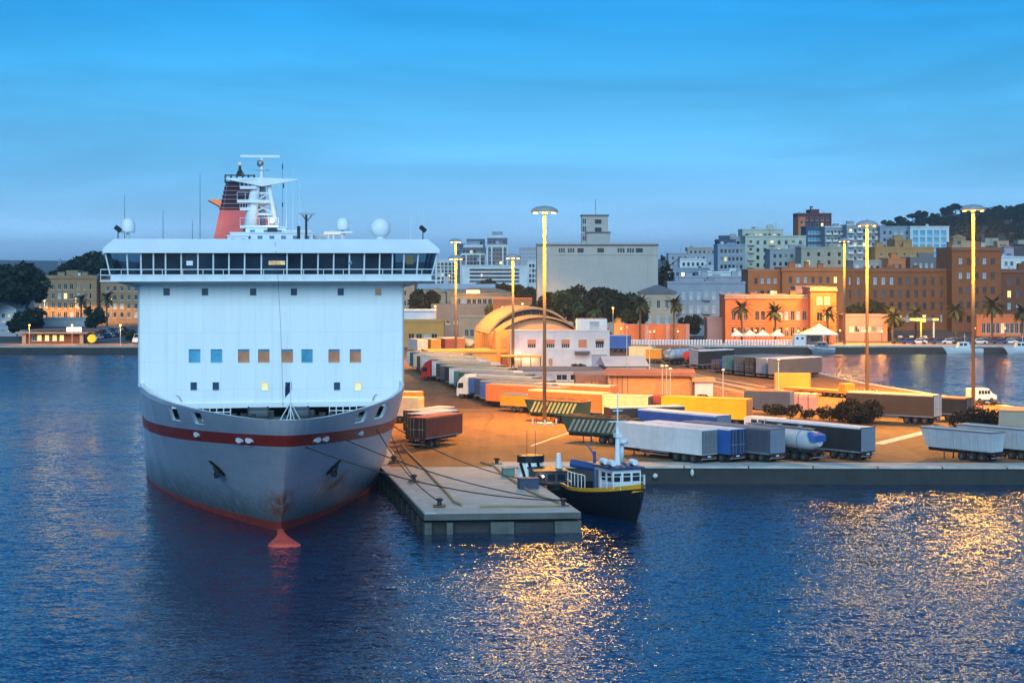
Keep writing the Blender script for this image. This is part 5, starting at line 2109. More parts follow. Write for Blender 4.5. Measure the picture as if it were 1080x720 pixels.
# small moored boats across the inlet
BW = mat('boat_white', (.66, .68, .70), .4, var=.05, streak=.1)
for px, D, Lb, lab in ((1015, 466.5, 10.5, 'white motor boat moored across the inlet behind the right lamp mast'), (1076, 466, 9.0, 'white motor boat moored across the inlet at the photo edge'),
                       (866, 467.6, 7.0, 'small pale boat moored across the inlet before the white tent')):
    r = thing('motor_boat', lab, 'boat', (XD(px, D), D, 0), .06, 'boats moored across the inlet')
    boat_hull(r, Lb, 3.0, 1.3, 2.1, BW if Lb > 7.5 else CL['bluegrey'], BW, keel=-.4)
    mb = MB()
    mb.extr([(-1.6, -1.0, 1.0), (-1.1, -1.0, 2.9), (1.4, -1.0, 3.0), (1.9, -1.0, 1.0)], (0, 2.0, 0), BW if Lb > 7.5 else CL['grey'])
    cbn = mb.build('cabin', r)
    for x in (-.6, .5):
        MB().b2((x - .4, -1.03, 2.1), (x + .4, -1.004, 2.7), glass).build('window', cbn)
    mb = MB()
    mb.tube((.6, 0, 3.0), (.6, 0, 5.2), .05, whitemetal, n=5)
    mb.tube((.1, 0, 4.4), (1.1, 0, 4.4), .04, whitemetal, n=5)
    mb.build('mast', r)
# ------------------------------------------------------------------ town
def wallm(name, c, var=.12, streak=.3):
    return mat('wall_' + name, c, .85, var=var, scale=.25, streak=streak, bump=.08, bscale=2.0, dirt=tuple(v * .45 for v in c))


WL = {
    'ochre': wallm('ochre', (.30, .185, .095)), 'peach': wallm('peach', (.50, .29, .17)), 'orange': wallm('orange', (.60, .165, .050)),
    'deeporange': wallm('deeporange', (.50, .135, .038)), 'brick': wallm('brick', (.24, .072, .026)), 'redbrown': wallm('redbrown', (.165, .055, .028)),
    'white': wallm('white', (.60, .62, .64)), 'pinkwhite': wallm('pinkwhite', (.66, .58, .56)), 'grey': wallm('grey', (.30, .31, .33)),
    'bluegrey': wallm('bluegrey', (.26, .30, .37)), 'cream': wallm('cream', (.48, .47, .38)), 'beige': wallm('beige', (.36, .32, .25)),
    'silo': wallm('silo', (.40, .385, .36), .08, .35), 'yellow': wallm('yellow', (.56, .27, .07)), 'navy': wallm('navy', (.06, .08, .14)),
    'darkred': wallm('darkred', (.12, .035, .040)), 'pink': wallm('pink', (.55, .26, .20)), 'shed': wallm('shed', (.55, .22, .08)),
    'fascia': wallm('fascia', (.30, .13, .09)), 'ochre2': wallm('ochre_yellow', (.42, .21, .075)), 'towerglass': wallm('towerglass', (.10, .12, .18)), 'lilac': wallm('lilac', (.36, .34, .40)), 'slateroof': wallm('slateroof', (.13, .14, .16)),
    'paleroof': wallm('paleroof', (.42, .45, .50)),
}
roofgrey = mat('roof_gravel', (.20, .20, .21), .9, var=.2, scale=.5)
glass2 = mat('sky_glass', (.05, .075, .11), .12, var=.2, spec=.6)
curtain = mat('curtain', (.20, .17, .13), .8, var=.3)
palepane = mat('pale_blind', (.34, .40, .46), .4, var=.25, scale=.6)


def window_mesh(w, h, pane, fr, bars=True, sill=True):
    def fn():
        mb = MB()
        mb.b2((-w / 2, .16, -h / 2), (w / 2, .19, h / 2), pane)
        t = .09
        mb.b2((-w / 2, .10, -h / 2), (-w / 2 + t, .159, h / 2), fr)
        mb.b2((w / 2 - t, .10, -h / 2), (w / 2, .159, h / 2), fr)
        mb.b2((-w / 2 + t, .10, h / 2 - t), (w / 2 - t, .159, h / 2), fr)
        mb.b2((-w / 2 + t, .10, -h / 2), (w / 2 - t, .159, -h / 2 + t), fr)
        if bars:
            mb.b2((-.035, .11, -h / 2 + t), (.035, .158, h / 2 - t), fr)
        if sill:
            mb.b2((-w / 2 - .12, -.12, -h / 2 - .14), (w / 2 + .12, -.003, -h / 2 - .003), fr)
        return mb.mesh('window')
    return cached(('win', round(w, 2), round(h, 2), pane.name, fr.name, bars, sill), fn)


def building(name, label, px0, px1, ytop, D, wall, rows=3, cols=5, z0=None, depth=12.0, rot=0.0, ww=1.1, wh=1.7, zlo=1.4, top=1.3, margin=1.4, pane=None, fr=None, lit=(), litm=None,
             cat='building', group=None, roof='flat', roofm=None, cornice=None, skip=(), balcony=0, parapet=.5, clutter=0, side_cols=0, pilaster=0, blind=(), courses=0, bars=True, trim=None, roofh=.22):
    """a block with real window openings in its front; origin at the middle of the front foot"""
    x0, x1 = XD(px0, D), XD(px1, D)
    c, W = (x0 + x1) / 2, (x1 - x0) / max(math.cos(rot), .5)
    z0 = hill(c, D + 4) - .6 if z0 is None else z0
    H = ZY(ytop, D) - z0
    if zlo < 0:
        zlo = max(H + zlo, .8)
    root = thing(name, label, cat, (c, D, z0), rot, group)
    wm = WL[wall] if isinstance(wall, str) else wall
    pane = pane or glass
    fr = fr or frame
    rnd = random.Random(int(px0 * 13 + ytop * 7))
    mb = MB()
    ops = []
    if rows and cols:
        fh = (H - zlo - top) / rows
        for r in range(rows):
            for k in range(cols):
                if (r, k) in skip:
                    continue
                xc = -W / 2 + margin + (W - 2 * margin) * (k + .5) / cols
                zc = zlo + fh * (r + .5)
                h = min(wh, fh * .8)
                w = min(ww, (W - 2 * margin) / cols * .8)
                ops.append((xc, zc, w, h, r, k))
    wall_with_holes(mb, -W / 2, W / 2, 0, H, [(a - w / 2, a + w / 2, z - h / 2, z + h / 2) for a, z, w, h, _, _ in ops], wm, y=0, depth=.2)
    dd = depth
    mb.poly([(W / 2, 0, 0), (W / 2, dd, 0), (W / 2, dd, H), (W / 2, 0, H)], wm)
    mb.poly([(-W / 2, dd, 0), (-W / 2, 0, 0), (-W / 2, 0, H), (-W / 2, dd, H)], wm)
    mb.poly([(W / 2, dd, 0), (-W / 2, dd, 0), (-W / 2, dd, H), (W / 2, dd, H)], wm)
    for k in range(pilaster):
        x = -W / 2 + .3 + (W - .6) * k / (pilaster - 1)
        mb.b2((x - .25, -.12, 0), (x + .25, -.003, H - .5), wm)
    for k in range(courses):
        z = zlo + (H - zlo - top) * (k + 1) / (courses + 1) - .1
        mb.b2((-W / 2 - .04, -.09, z), (W / 2 + .04, -.004, z + .16), trim or wm)
    mb.build('wall', root)
    rm = roofm or roofgrey
    mb = MB()
    if roof == 'flat':
        mb.b2((-W / 2 - .1, -.1, H), (W / 2 + .1, dd + .1, H + .12), rm)
        if parapet:
            t = .22
            for lo, hi in (((-W / 2 - .12, -.12), (W / 2 + .12, t - .12)), ((-W / 2 - .12, dd - t + .12), (W / 2 + .12, dd + .12)),
                           ((-W / 2 - .12, t - .119), (-W / 2 - .12 + t, dd - t + .119)), ((W / 2 + .12 - t, t - .119), (W / 2 + .12, dd - t + .119))):
                mb.b2((*lo, H + .121), (*hi, H + .121 + parapet), trim or wm)
    else:
        e, rh = .45, min(W, dd) * roofh
        A = [(-W / 2 - e, -e, H), (W / 2 + e, -e, H), (W / 2 + e, dd + e, H), (-W / 2 - e, dd + e, H)]
        if roof == 'hip':
            k = min(W, dd) / 2
            if W >= dd:
                R = [(-W / 2 + k, dd / 2, H + rh), (W / 2 - k, dd / 2, H + rh)]
                fs = [(0, 1, 5, 4), (1, 2, 5), (2, 3, 4, 5), (3, 0, 4), (3, 2, 1, 0)]
            else:
                R = [(0, k, H + rh), (0, dd - k, H + rh)]
                fs = [(0, 1, 4), (1, 2, 5, 4), (2, 3, 5), (3, 0, 4, 5), (3, 2, 1, 0)]
            mb.add(A + R, fs, rm)
        elif roof == 'gablex':                                # ridge along the front
            mb.add(A + [(-W / 2 - e, dd / 2, H + rh), (W / 2 + e, dd / 2, H + rh)], [(0, 1, 5, 4), (2, 3, 4, 5), (3, 2, 1, 0), (1, 2, 5), (3, 0, 4)], rm)
        else:                                                 # gable end to the front
            mb.add(A + [(0, -e, H + rh), (0, dd + e, H + rh)], [(0, 4, 5, 3), (4, 1, 2, 5), (3, 2, 1, 0)], rm)
            mb.add([(-W / 2, -.01, H), (W / 2, -.01, H), (0, -.01, H + rh * .92)], [(0, 1, 2)], wm)
    rf = mb.build('roof', root)
    if cornice:
        MB().b2((-W / 2 - .35, -.38, H - .5), (W / 2 + .35, -.004, H - .05), WL[cornice] if isinstance(cornice, str) else cornice).build('cornice', root)
    extra = None
    for i, (a, z, w, h, r, k) in enumerate(ops):
        p = pane
        if (r, k) in lit:
            p = litm or litpane
        elif (r, k) in blind:
            p = palepane
        elif pane is glass:                                     # blinds, curtains and reflections differ from window to window
            q = rnd.random()
            p = glass if q < .60 else glass2 if q < .78 else palepane if q < .85 else curtain if q < .945 else litdim if q < .98 else litpane
        me = window_mesh(w, h, p, fr, bars)
        put('window', me, root, (a, 0, z))
        if balcony and (k % balcony) == 0 and r > 0:
            def bf():
                mb = MB()
                mb.b2((-w / 2 - .6, -1.0, -h / 2 - .3), (w / 2 + .6, -.004, -h / 2 - .15), wm)
                mb.b2((-w / 2 - .6, -1.0, -h / 2 - .15), (w / 2 + .6, -.95, -h / 2 + .75), trim or wm)
                return mb.mesh('balcony')
            put('balcony', cached(('bal', round(w, 2), round(h, 2), wm.name, (trim or wm).name), bf), root, (a, 0, z))
    for i in range(side_cols):                                # windows on the left flank
        for r in range(rows):
            fh = (H - zlo - top) / rows
            o = put('window', window_mesh(ww, min(wh, fh * .8), pane, fr, bars), root, (-W / 2 - .21, dd * (i + .5) / side_cols, zlo + fh * (r + .5)))
            o.rotation_euler = (0, 0, -PI / 2)
    for i in range(clutter):
        w, h = rnd.uniform(1.2, 3.2), rnd.uniform(.8, 2.2)
        x = rnd.uniform(-W / 2 + 2, W / 2 - 2) if W > 5 else 0
        y = rnd.uniform(2, max(dd - 2, 2.2))
        q = rnd.random()
        if q < .5:
            MB().box((x, y, H + .12 + h / 2), (w, min(w, 2.2), h), wm).b2((x - w / 2 - .1, y - 1.2, H + .12 + h), (x + w / 2 + .1, y + 1.2, H + .22 + h), rm).build('stair_house', rf)
        elif q < .75:
            MB().tube((x, y, H + .1), (x, y, H + 3.4), .05, dark, n=5).tube((x - .6, y, H + 3.1), (x + .6, y, H + 3.1), .03, dark, n=4).tube((x - .4, y, H + 2.7), (x + .4, y, H + 2.7), .03, dark, n=4).build('aerial', rf)
        else:
            MB().tube((x, y, H + .4), (x, y, H + 1.6), .65, offwhite, n=10).tube((x, y, H + .12), (x, y, H + .4), .4, dark, n=6).build('water_tank', rf)
    return root, W, H


GB = 'town buildings'
# ---- left shore
building('ochre_palace', 'long four storey ochre palace behind the dark trees on the left shore', 36, 102, 292.5, 640, 'ochre', 4, 9, z0=QZ, depth=16, ww=1.3, wh=2.1, cornice='ochre', pilaster=10, lit=((3, 0),), litm=litdim, top=1.6, blind=((1, 6), (2, 3)), clutter=3)
building('attic_block', 'small raised attic on the roof of the ochre palace', 70, 82, 287, 646, 'ochre', 1, 3, z0=17, depth=8, zlo=.5, top=.5, ww=.9, wh=1.0, margin=.5)
building('ochre_house', 'ochre four storey house right of the dark gap, partly behind the ferry wing', 106, 166, 296, 642, 'ochre', 4, 7, z0=QZ, depth=14, ww=1.3, wh=1.9, cornice='ochre', blind=((2, 0), (1, 1), (1, 2), (0, 4)), top=1.2)
building('white_villa', 'white gabled house at the left photo edge below the big dark trees', -16, 17, 325, 575, 'white', 2, 4, z0=QZ, depth=10, roof='gable', roofm=WL['slateroof'], ww=1.0, wh=1.3, group=None)
building('low_store', 'long low grey store behind the lit kiosk', -20, 26, 343, 530, 'lilac', 1, 5, z0=QZ, depth=8, ww=1.2, wh=1.0)
building('street_block', 'low dark block across the street between ochre palace and kiosk', 45, 95, 337, 610, 'grey', 1, 7, z0=QZ, depth=8, ww=1.2, wh=1.5)
# lit kiosk with flat canopy roof
D = 484
x0, x1 = XD(22, D), XD(101, D)
W = x1 - x0
k = thing('kiosk', 'low flat roofed kiosk with four yellow lit windows on the left shore', 'kiosk', ((x0 + x1) / 2, D, QZ))
km = WL['brick']
xs_ = [XD(q, D) - (x0 + x1) / 2 for q in (36, 41.5, 49.5, 57.5, 65)]
mb = MB()
wall_with_holes(mb, -W / 2 + 1.5, W / 2 - 4.5, 0, 2.7, [(x - .6, x + .6, .7, 2.3) for x in xs_], km, y=0)
mb.poly([(-W / 2 + 1.5, 0, 0), (-W / 2 + 1.5, 7, 0), (-W / 2 + 1.5, 7, 2.7), (-W / 2 + 1.5, 0, 2.7)], km)
mb.poly([(W / 2 - 4.5, 0, 0), (W / 2 - 4.5, 7, 0), (W / 2 - 4.5, 7, 2.7), (W / 2 - 4.5, 0, 2.7)], km)
mb.poly([(-W / 2 + 1.5, 7, 0), (W / 2 - 4.5, 7, 0), (W / 2 - 4.5, 7, 2.7), (-W / 2 + 1.5, 7, 2.7)], km)
mb.build('wall', k)
for i, x in enumerate(xs_):
    put('window', window_mesh(1.2, 1.6, glass if i == 0 else litpane, frame), k, (x, 0, 1.5))
mb = MB()
mb.b2((-W / 2 - 1, -1.8, 2.7), (W / 2, 8, 3.15), WL['peach'])
mb.b2((-W / 2 + 2, -.6, 3.4), (W / 2 + 1, 8, 3.7), WL['fascia'])
mb.b2((-W / 2 + 3, .4, 3.15), (W / 2 - 1, 7, 3.4), WL['ochre'])
mb.build('roof', k)
for x in (-W / 2 + 1.1, W / 2 - 3.6):
    MB().b2((x - .5, -1.0, 0), (x + .5, -.4, 2.7), WL['peach']).build('pillar', k)
xb = XD(80, D) - (x0 + x1) / 2
MB().b2((xb - 2.0, -2.1, 3.3), (xb + 2.0, -1.85, 4.4), litwhite).b2((xb - 2.1, -1.85, 3.15), (xb + 2.1, -1.8, 4.45), dark).build('lit_panel', k)
# yellow round drum
x = XD(97.5, 481)
r = thing('yellow_drum', 'round bright yellow drum end beside the low lit kiosk', 'drum', (x, 481, QZ))
M90 = Matrix.Rotation(PI / 2, 3, 'X')
MB().lathe([(1.0, -.5), (1.12, -.35), (1.12, 1.0), (1.0, 1.0)], (0, 0, 1.5), mat('drum_yellow', (.75, .50, .02), .5, emit=(1, .7, .05), estr=.15), n=18, M=M90).build('drum', r)  # faint glow added to the paint; the drum is no lamp
MB().lathe([(1.35, -1.6), (1.5, -1.5), (1.5, -1.2), (1.35, -1.1)], (-.8, 0, 1.6), black, n=16, M=M90).build('tyre', r)
MB().b2((-1.2, -.6, .02), (1.2, .9, .45), dark).build('stand', r)

# ---- middle distance behind the ferry's right side
building('peach_block', 'plain peach block peeping out behind the ferry bridge wing', 405, 437, 299.5, 560, 'peach', 3, 2, depth=12, zlo=5)
building('warehouse', 'long pale roofed warehouse below the modern towers', 441, 521, 305, 640, 'peach', 1, 9, depth=14, roof='gablex', roofm=WL['paleroof'], ww=1.6, wh=1.4, zlo=4, roofh=.13)
building('gabled_hall', 'small peach gabled hall left of the higher lamp masts', 450, 470, 308, 590, 'peach', 1, 4, depth=12, roof='gable', roofm=WL['paleroof'], ww=1.4, wh=1.4, zlo=-3.2)
building('peach_school', 'long peach building with a row of dark windows and one glowing sign', 476, 541, 309, 560, 'peach', 1, 10, depth=12, roof='hip', roofm=tile, ww=1.3, wh=1.9, zlo=-4.2, cornice='peach', roofh=.13)
building('orange_house', 'orange house with street lamps beside the vaulted hangar', 520, 561, 317, 500, 'orange', 1, 3, depth=9, ww=1.0, wh=2.2, zlo=3, skip=((0, 1),))
building('white_cottage', 'low white house with two windows beside the ferry, beyond the lorries', 426, 459, 329, 500, 'white', 1, 3, depth=8, ww=1.3, wh=1.5, zlo=3)
building('yellow_store', 'yellow low store with dark doorways behind the far lorries', 424, 468, 340, 462, 'yellow', 1, 4, z0=QZ, depth=7, ww=1.6, wh=1.6, zlo=.4, roof='flat')
building('flat_store', 'low cream roofed open store right of the lamp masts beyond the lorries', 484, 517, 335.5, 480, 'peach', 1, 4, z0=QZ, depth=8, ww=2.2, wh=2.0, zlo=.3, pane=dark)
building('dark_shed', 'low dark green shed in front of the peach school', 455, 515, 323, 530, 'slateroof', 1, 6, depth=9, ww=1.2, wh=1.0)
# glowing sign and lamps
x = XD(499, 558)
r = thing('lit_sign', 'wide glowing yellow sign above the eaves of the peach school', 'sign', (x, 557.5, ZY(309.5, 558)))
MB().b2((-2.1, -.2, .1), (2.1, 0, 1.0), mat('sign_glow', (.8, .7, .2), .5, emit=(1, .78, .2), estr=2.6)).build('panel', r)
MB().tube((-1.5, .1, -.6), (-1.5, .1, .5), .07, dark, n=5).tube((1.5, .1, -.6), (1.5, .1, .5), .07, dark, n=5).build('bracket', r)
lamp(r, (0, -2, 0), 700, .6, (1, .6, .2), 'sign_lamp')
for px, py, D, w, lab in ((530, 325, 492, 900, 'glowing street lamp on the left of the orange house'), (551, 321.5, 492, 900, 'glowing street lamp on the right of the orange house'),
                          (474, 291, 800, 2500, 'glowing lamp left of the white banded slab block'), (508, 290.5, 800, 2500, 'glowing lamp in front of the middle of the white banded slab'),
                          (459, 324, 495, 900, 'glowing lamp over the low white house beyond the lorries')):
    post(lab, px, py, D, True, hill(XD(px, D), D) - .5, w)

# modern towers
DT = 1150
for px0, px1, yt, D, wl, rows, cols, lab, kw in (
        (486, 512, 262, DT, 'towerglass', 8, 6, 'dark glazed modern tower with white frame, left of the taller one', {}),
        (492, 511, 253, DT + 40, 'towerglass', 9, 4, 'stepped dark tower top rising between two modern blocks', {}),
        (514, 535, 252, DT - 20, 'towerglass', 10, 5, 'tallest dark glazed modern tower with white side fins', {}),
        (479, 490, 258, DT + 30, 'navy', 7, 2, 'narrow dark modern tower nearest the lamp masts', {}),
        (459, 482, 275, 1000, 'white', 6, 5, 'white gridded office block just right of the ferry wing', {}),
        (487, 556, 281, 960, 'white', 4, 1, 'long white slab block with dark horizontal window bands', {'ww': 33, 'wh': 1.15, 'bars': False, 'zlo': -9.0}),
        (536, 549, 270, 1180, 'lilac', 6, 4, 'greyish tower block right of the tallest modern tower', {}),
        (548, 568, 262, 1250, 'lilac', 8, 5, 'pale lilac block behind the silo shoulder', {}),
        (556, 569, 276, 1000, 'white', 4, 3, 'small white block touching the left side of the silo', {})):
    kk = dict(ww=2.4, wh=1.9, margin=.8, zlo=10 if D > 990 else 3, top=.8, bars=False, pane=glass if wl != 'lilac' else palepane)
    kk.update(kw)
    r, W, H = building('office_tower', lab, px0, px1, yt, D, wl, rows, cols, depth=18, group='modern blocks behind the lamp masts', **kk)
    if lab.startswith(('dark glazed', 'tallest')):
        for sg in (-1, 1):
            for q in (.5, .28):
                MB().b2((sg * W * q - .45, -.5, 0), (sg * W * q + .45, -.01, H * .86), WL['white']).build('fin', r)
        MB().b2((-W * .4, 1, H), (W * .4, 12, H + 2.4), WL['white']).b2((-W * .27, 2, H + 2.4), (W * .27, 10, H + 4.6), WL['bluegrey']).build('penthouse', r)
        MB().b2((-W / 2, -.45, H * .86), (W / 2, -.02, H * .9), WL['white']).build('band', r)

# ---- grain silo
D = 520
SZ = hill(XD(630, D), D) - .5
r, W, H = building('grain_silo', 'huge grey concrete grain silo with a square tower on top', 566.5, 694, 258, D, 'silo', 0, 0, z0=SZ, depth=22, parapet=.4, roofm=WL['slateroof'])
for a, b_ in ((589, 596), (598.5, 606), (609, 615.5), (630, 637), (651, 659), (661, 669), (670.5, 678)):
    x0, x1 = XD(a, D) - XD(630.25, D), XD(b_, D) - XD(630.25, D)
    zc = ZY(264, D) - SZ
    tri = a not in (609, 630, 670.5)
    mb = MB()
    n = 3 if tri else 1
    for i in range(n):
        w = (x1 - x0) / n
        mb.b2((x0 + w * i + (.1 if tri else 0), -.05, zc - .62), (x0 + w * (i + 1) - (.1 if tri else 0), -.003, zc + .62), glass if tri else dark)
    mb.build('window', r)
for q in (-.42, -.14, .14, .42):
    MB().b2((W * q - .25, -.14, 0), (W * q + .25, -.004, H - 2.6), WL['silo']).build('rib', r)
MB().b2((-W / 2 - .25, -.3, H - .3), (W / 2 + .25, -.004, H + .1), WL['slateroof']).build('cornice', r)
MB().b2((-W / 2 - .02, -.16, H - 3.0), (W / 2 + .02, -.004, H - 2.75), WL['silo']).build('string_course', r)
x0, x1, z1 = XD(621, D) - XD(630.25, D), XD(644, D) - XD(630.25, D), ZY(245.5, D) - SZ
tw = MB().b2((x0 - .4, 3, H + .12), (x1, 11, z1), WL['silo']).build('tower', r)
MB().b2((x0 - .6, 2.7, z1), (x1 + .25, 11.3, z1 + .35), WL['slateroof']).build('tower_cornice', tw)
x0, x1, z2 = XD(614.5, D) - XD(630.25, D), XD(642, D) - XD(630.25, D), ZY(227.5, D) - SZ
MB().b2((x0, 3.3, z1 + .35), (x1, 10.6, z2), WL['silo']).b2((x0, 4.2, H + .12), (x0 + 2.2, 10.4, z1 - .01), WL['silo']).build('tower_wall', tw)
MB().b2((x0 - .3, 3.0, z2), (x1 + .3, 10.9, z2 + .4), WL['slateroof']).build('tower_roof', tw)
for px, py in ((631.5, 233.5), (631.5, 242)):
    x, z = XD(px, D) - XD(630.25, D), ZY(py, D) - SZ
    MB().b2((x - .95, 3.24, z - .62), (x + .95, 3.296, z + .62), dark).build('window', tw)
for py in (233, 241, 251):
    x, z = XD(616.8, D) - XD(630.25, D), ZY(py, D) - SZ
    yy = 3.24 if py < 246 else 4.14
    MB().b2((x - .4, yy, z - .7), (x - .05, yy + .05, z + .7), dark).b2((x + .12, yy, z - .7), (x + .45, yy + .05, z + .7), dark).build('window', tw)
MB().tube((x1 - 3.5, 7, z2), (x1 - 3.5, 7, z2 + 5), .06, dark, n=5).build('aerial', tw)

# ---- hangar with vaulted roof, and the white office in front of it
D = 373
x0, x1 = XD(538, D), XD(643, D)
c, W = (x0 + x1) / 2, x1 - x0
office = thing('white_office', 'two storey white office with orange shutters in front of the vaulted hangar', 'building', (c, D, QZ))
H = ZY(349, D) - QZ
px2x = lambda px: XD(px, D) - c
wins = [(px2x(560.8), 62), (px2x(580.5), 60), (px2x(596.5), 62), (px2x(614.5), 62), (px2x(632.5), 62)]
zc = ZY(362.3, D) - QZ
ops = [(x - .88, x + .88, zc - .82, zc + .82) for x, _ in wins]
dx0, dx1, dz1 = px2x(624), px2x(640.5), ZY(374, D) - QZ
ops2 = ops + [(px2x(578.5), px2x(583), .3, 2.0)]
mb = MB()
wall_with_holes(mb, -W / 2, W / 2, 0, H, ops2 + [(dx0, dx1, .02, dz1)], WL['pinkwhite'], y=0, depth=.25)
dp = 9.0
mb.poly([(W / 2, 0, 0), (W / 2, dp, 0), (W / 2, dp, H), (W / 2, 0, H)], WL['pinkwhite'])
mb.poly([(-W / 2, dp, 0), (-W / 2, 0, 0), (-W / 2, 0, H), (-W / 2, dp, H)], WL['pinkwhite'])
mb.poly([(W / 2, dp, 0), (-W / 2, dp, 0), (-W / 2, dp, H), (W / 2, dp, H)], WL['pinkwhite'])
mb.poly([(-W / 2, 0, H), (W / 2, 0, H), (W / 2, dp, H), (-W / 2, dp, H)], roofgrey)
mb.build('wall', office)
for i, (x, _) in enumerate(wins):
    mb = MB()
    mb.b2((x - .88, .14, zc - .82), (x + .88, .17, zc + .82), glass)
    for q in range(5):
        mb.b2((x - .8 + q * .4 - .05, .08, zc - .82), (x - .8 + q * .4 + .05, .139, zc - .1), frame)
    o = mb.build('window', office)
    dn = (.9, .9, .9, 1.62, .35)[i]
    MB().b2((x - .9, .02, zc + .82 - dn), (x + .9, .1 if i != 3 else .07, zc + .84), shutter).build('shutter', o)
put('window', window_mesh(px2x(583) - px2x(578.5), 1.7, shutter, frame), office, (px2x(580.75), 0, 1.15))
MB().b2((dx0, .2, .02), (dx1, .24, dz1), WL['lilac']).build('garage_door', office)
for i in range(7):
    pass
MB().b2((-W / 2 - .12, -.16, H - .02), (W / 2 + .12, .1, H + .22), WL['pinkwhite']).build('cornice', office)
MB().b2((-W / 2, -.06, H * .5 - .1), (W / 2, -.004, H * .5 + .06), WL['pinkwhite']).build('string_course', office)
MB().b2((px2x(606), -1.6, ZY(372, D) - QZ), (px2x(622), -.004, ZY(370, D) - QZ), WL['slateroof']).build('door_canopy', office)
xa, xb, zt = px2x(608.5), px2x(640.5), ZY(336.5, D) - QZ
up = MB()
hx = px2x(622), px2x(632.5)
wall_with_holes(up, xa, xb, H, zt, [(hx[0], hx[1], H + .55, H + 1.9)], WL['white'], y=.6, depth=.2)
up.poly([(xa, .6, H), (xa, 6.5, H), (xa, 6.5, zt), (xa, .6, zt)], WL['white'])
up.poly([(xb, .6, H), (xb, 6.5, H), (xb, 6.5, zt), (xb, .6, zt)], WL['white'])
up.poly([(xa, 6.5, H), (xb, 6.5, H), (xb, 6.5, zt), (xa, 6.5, zt)], WL['white'])
up.poly([(xa, .6, zt), (xb, .6, zt), (xb, 6.5, zt), (xa, 6.5, zt)], roofgrey)
u = up.build('upper_room', office)
put('window', window_mesh(hx[1] - hx[0], 1.35, palepane, frame), u, ((hx[0] + hx[1]) / 2, .6, H + 1.225))
# canopy on posts in front
xa, xb = px2x(528), px2x(571)
mb = MB()
mb.b2((xa, -6.2, 2.55), (xb, -.3, 2.8), WL['yellow'])
cp = mb.build('canopy', office)
for i in range(5):
    x = xa + .3 + (xb - xa - .6) * i / 4
    MB().tube((x, -6.0, 0), (x, -6.0, 2.55), .09, dark, n=6).build('post', cp)
for px, py, w in ((544, 374.5, 500), (557, 375, 900)):
    x, z = px2x(px), ZY(py, D) - QZ
    MB().ball((x, -.55, z), .28, litwhite, n=8).build('floodlight', office)
    lamp(office, (x, -1.3, z), w, .3, (1, .72, .4), 'floodlight_glow')

RZH = math.radians(0)
hx0, hx1 = XD(524, 388), XD(614, 388)
hc, hw = (hx0 + hx1) / 2, (hx1 - hx0)
hang = thing('hangar', 'big hangar with double vaulted roof behind the white office', 'hangar', (hc, 384, QZ), math.radians(11))
hl, hd, eav = hw / 2, 26.0, 6.6


def arch(w, rise, z0, n=22):
    R = (w * w / 4 + rise * rise) / (2 * rise)
    a = math.asin(w / 2 / R)
    return [(R * math.sin(-a + 2 * a * i / n), z0 + R * math.cos(-a + 2 * a * i / n) - (R - rise)) for i in range(n + 1)]


mb = MB()
for sg in (-1, 1):
    mb.b2((sg * hl - .2, 0, 0), (sg * hl + .2, hd, eav), WL['yellow'])
    for i in range(12):
        y = 1.0 + (hd - 2) * i / 11
        mb.b2((sg * (hl + .2) - .3, y - .35, 0), (sg * (hl + .2) + .3, y + .35, eav - .3), WL['yellow'])
mb.b2((-hl, hd - .3, 0), (hl, hd, eav + 1), WL['yellow'])
mb.build('wall', hang)
for i in range(11):
    y = 1.0 + (hd - 2) * (i + .5) / 11
    MB().b2((-hl - .26, y - .9, 2.6), (-hl - .202, y + .9, 5.4), shutter).build('window', hang)
a1 = arch(2 * hl - 1, 3.4, eav - .2)
mb = MB()
mb.poly([(x, 1.0, z) for x, z in reversed(a1)] + [(-hl + .5, 1.0, 3)] + [(hl - .5, 1.0, 3)], WL['peach'])
mb.build('gable_wall', hang)
roofv = mat('vault_roof', (.21, .165, .125), .75, var=.15, scale=.5, streak=.1)
mb = MB()                                             # lower vault over the front bay
A = arch(2 * hl, 3.6, eav - .1)
A2 = arch(2 * hl + .4, 4.0, eav - .1)
mb.grid([[(x, -.2, z) for x, z in A2], [(x, 9, z) for x, z in A2]], roofv, flip=True)
mb.grid([[(x, -.2, z) for x, z in A], [(x, -.2, z) for x, z in A2]], roofv, flip=True)
mb.grid([[(x, -.2, z) for x, z in A], [(x, 9, z) for x, z in A]], roofv)
mb.build('roof', hang)
B = arch(2 * hl + .2, 5.2, eav - .1)
B2 = arch(2 * hl + .9, 5.7, eav - .1)
mb = MB()                                             # tall vault behind
mb.grid([[(x, 7.5, z) for x, z in B2], [(x, hd + .5, z) for x, z in B2]], roofv, flip=True)
mb.grid([[(x, 7.5, z) for x, z in B], [(x, 7.5, z) for x, z in B2]], roofv, flip=True)
mb.grid([[(x, 7.5, z) for x, z in B], [(x, hd, z) for x, z in B]], roofv)
mb.build('roof', hang)
mb = MB()                                             # dark lunette glazing between the two vaults
mb.poly([(x, 9.2, z) for x, z in reversed(B)], glass)
lun = mb.build('lunette', hang)
for i in range(1, 10):
    x = -hl + 2 * hl * i / 10
    zt = max(z for xx, z in B if abs(xx - x) < 2.2) - .5
    MB().b2((x - .06, 9.05, eav), (x + .06, 9.15, zt), WL['slateroof']).build('mullion', lun)
mb = MB()
mb.b2((-hl - .6, -1.0, 0), (-hl + 3.0, 1.5, eav + 1.0), WL['yellow'])
tw_ = mb.build('corner_tower', hang)
MB().b2((-hl + .6, -1.08, 3.8), (-hl + 1.9, -1.01, 6.0), shutter).build('window', tw_)
MB().b2((-hl + .4, -1.08, .1), (-hl + 2.0, -1.01, 2.8), mat('hangar_door', (.28, .09, .04), .7)).build('door', tw_)
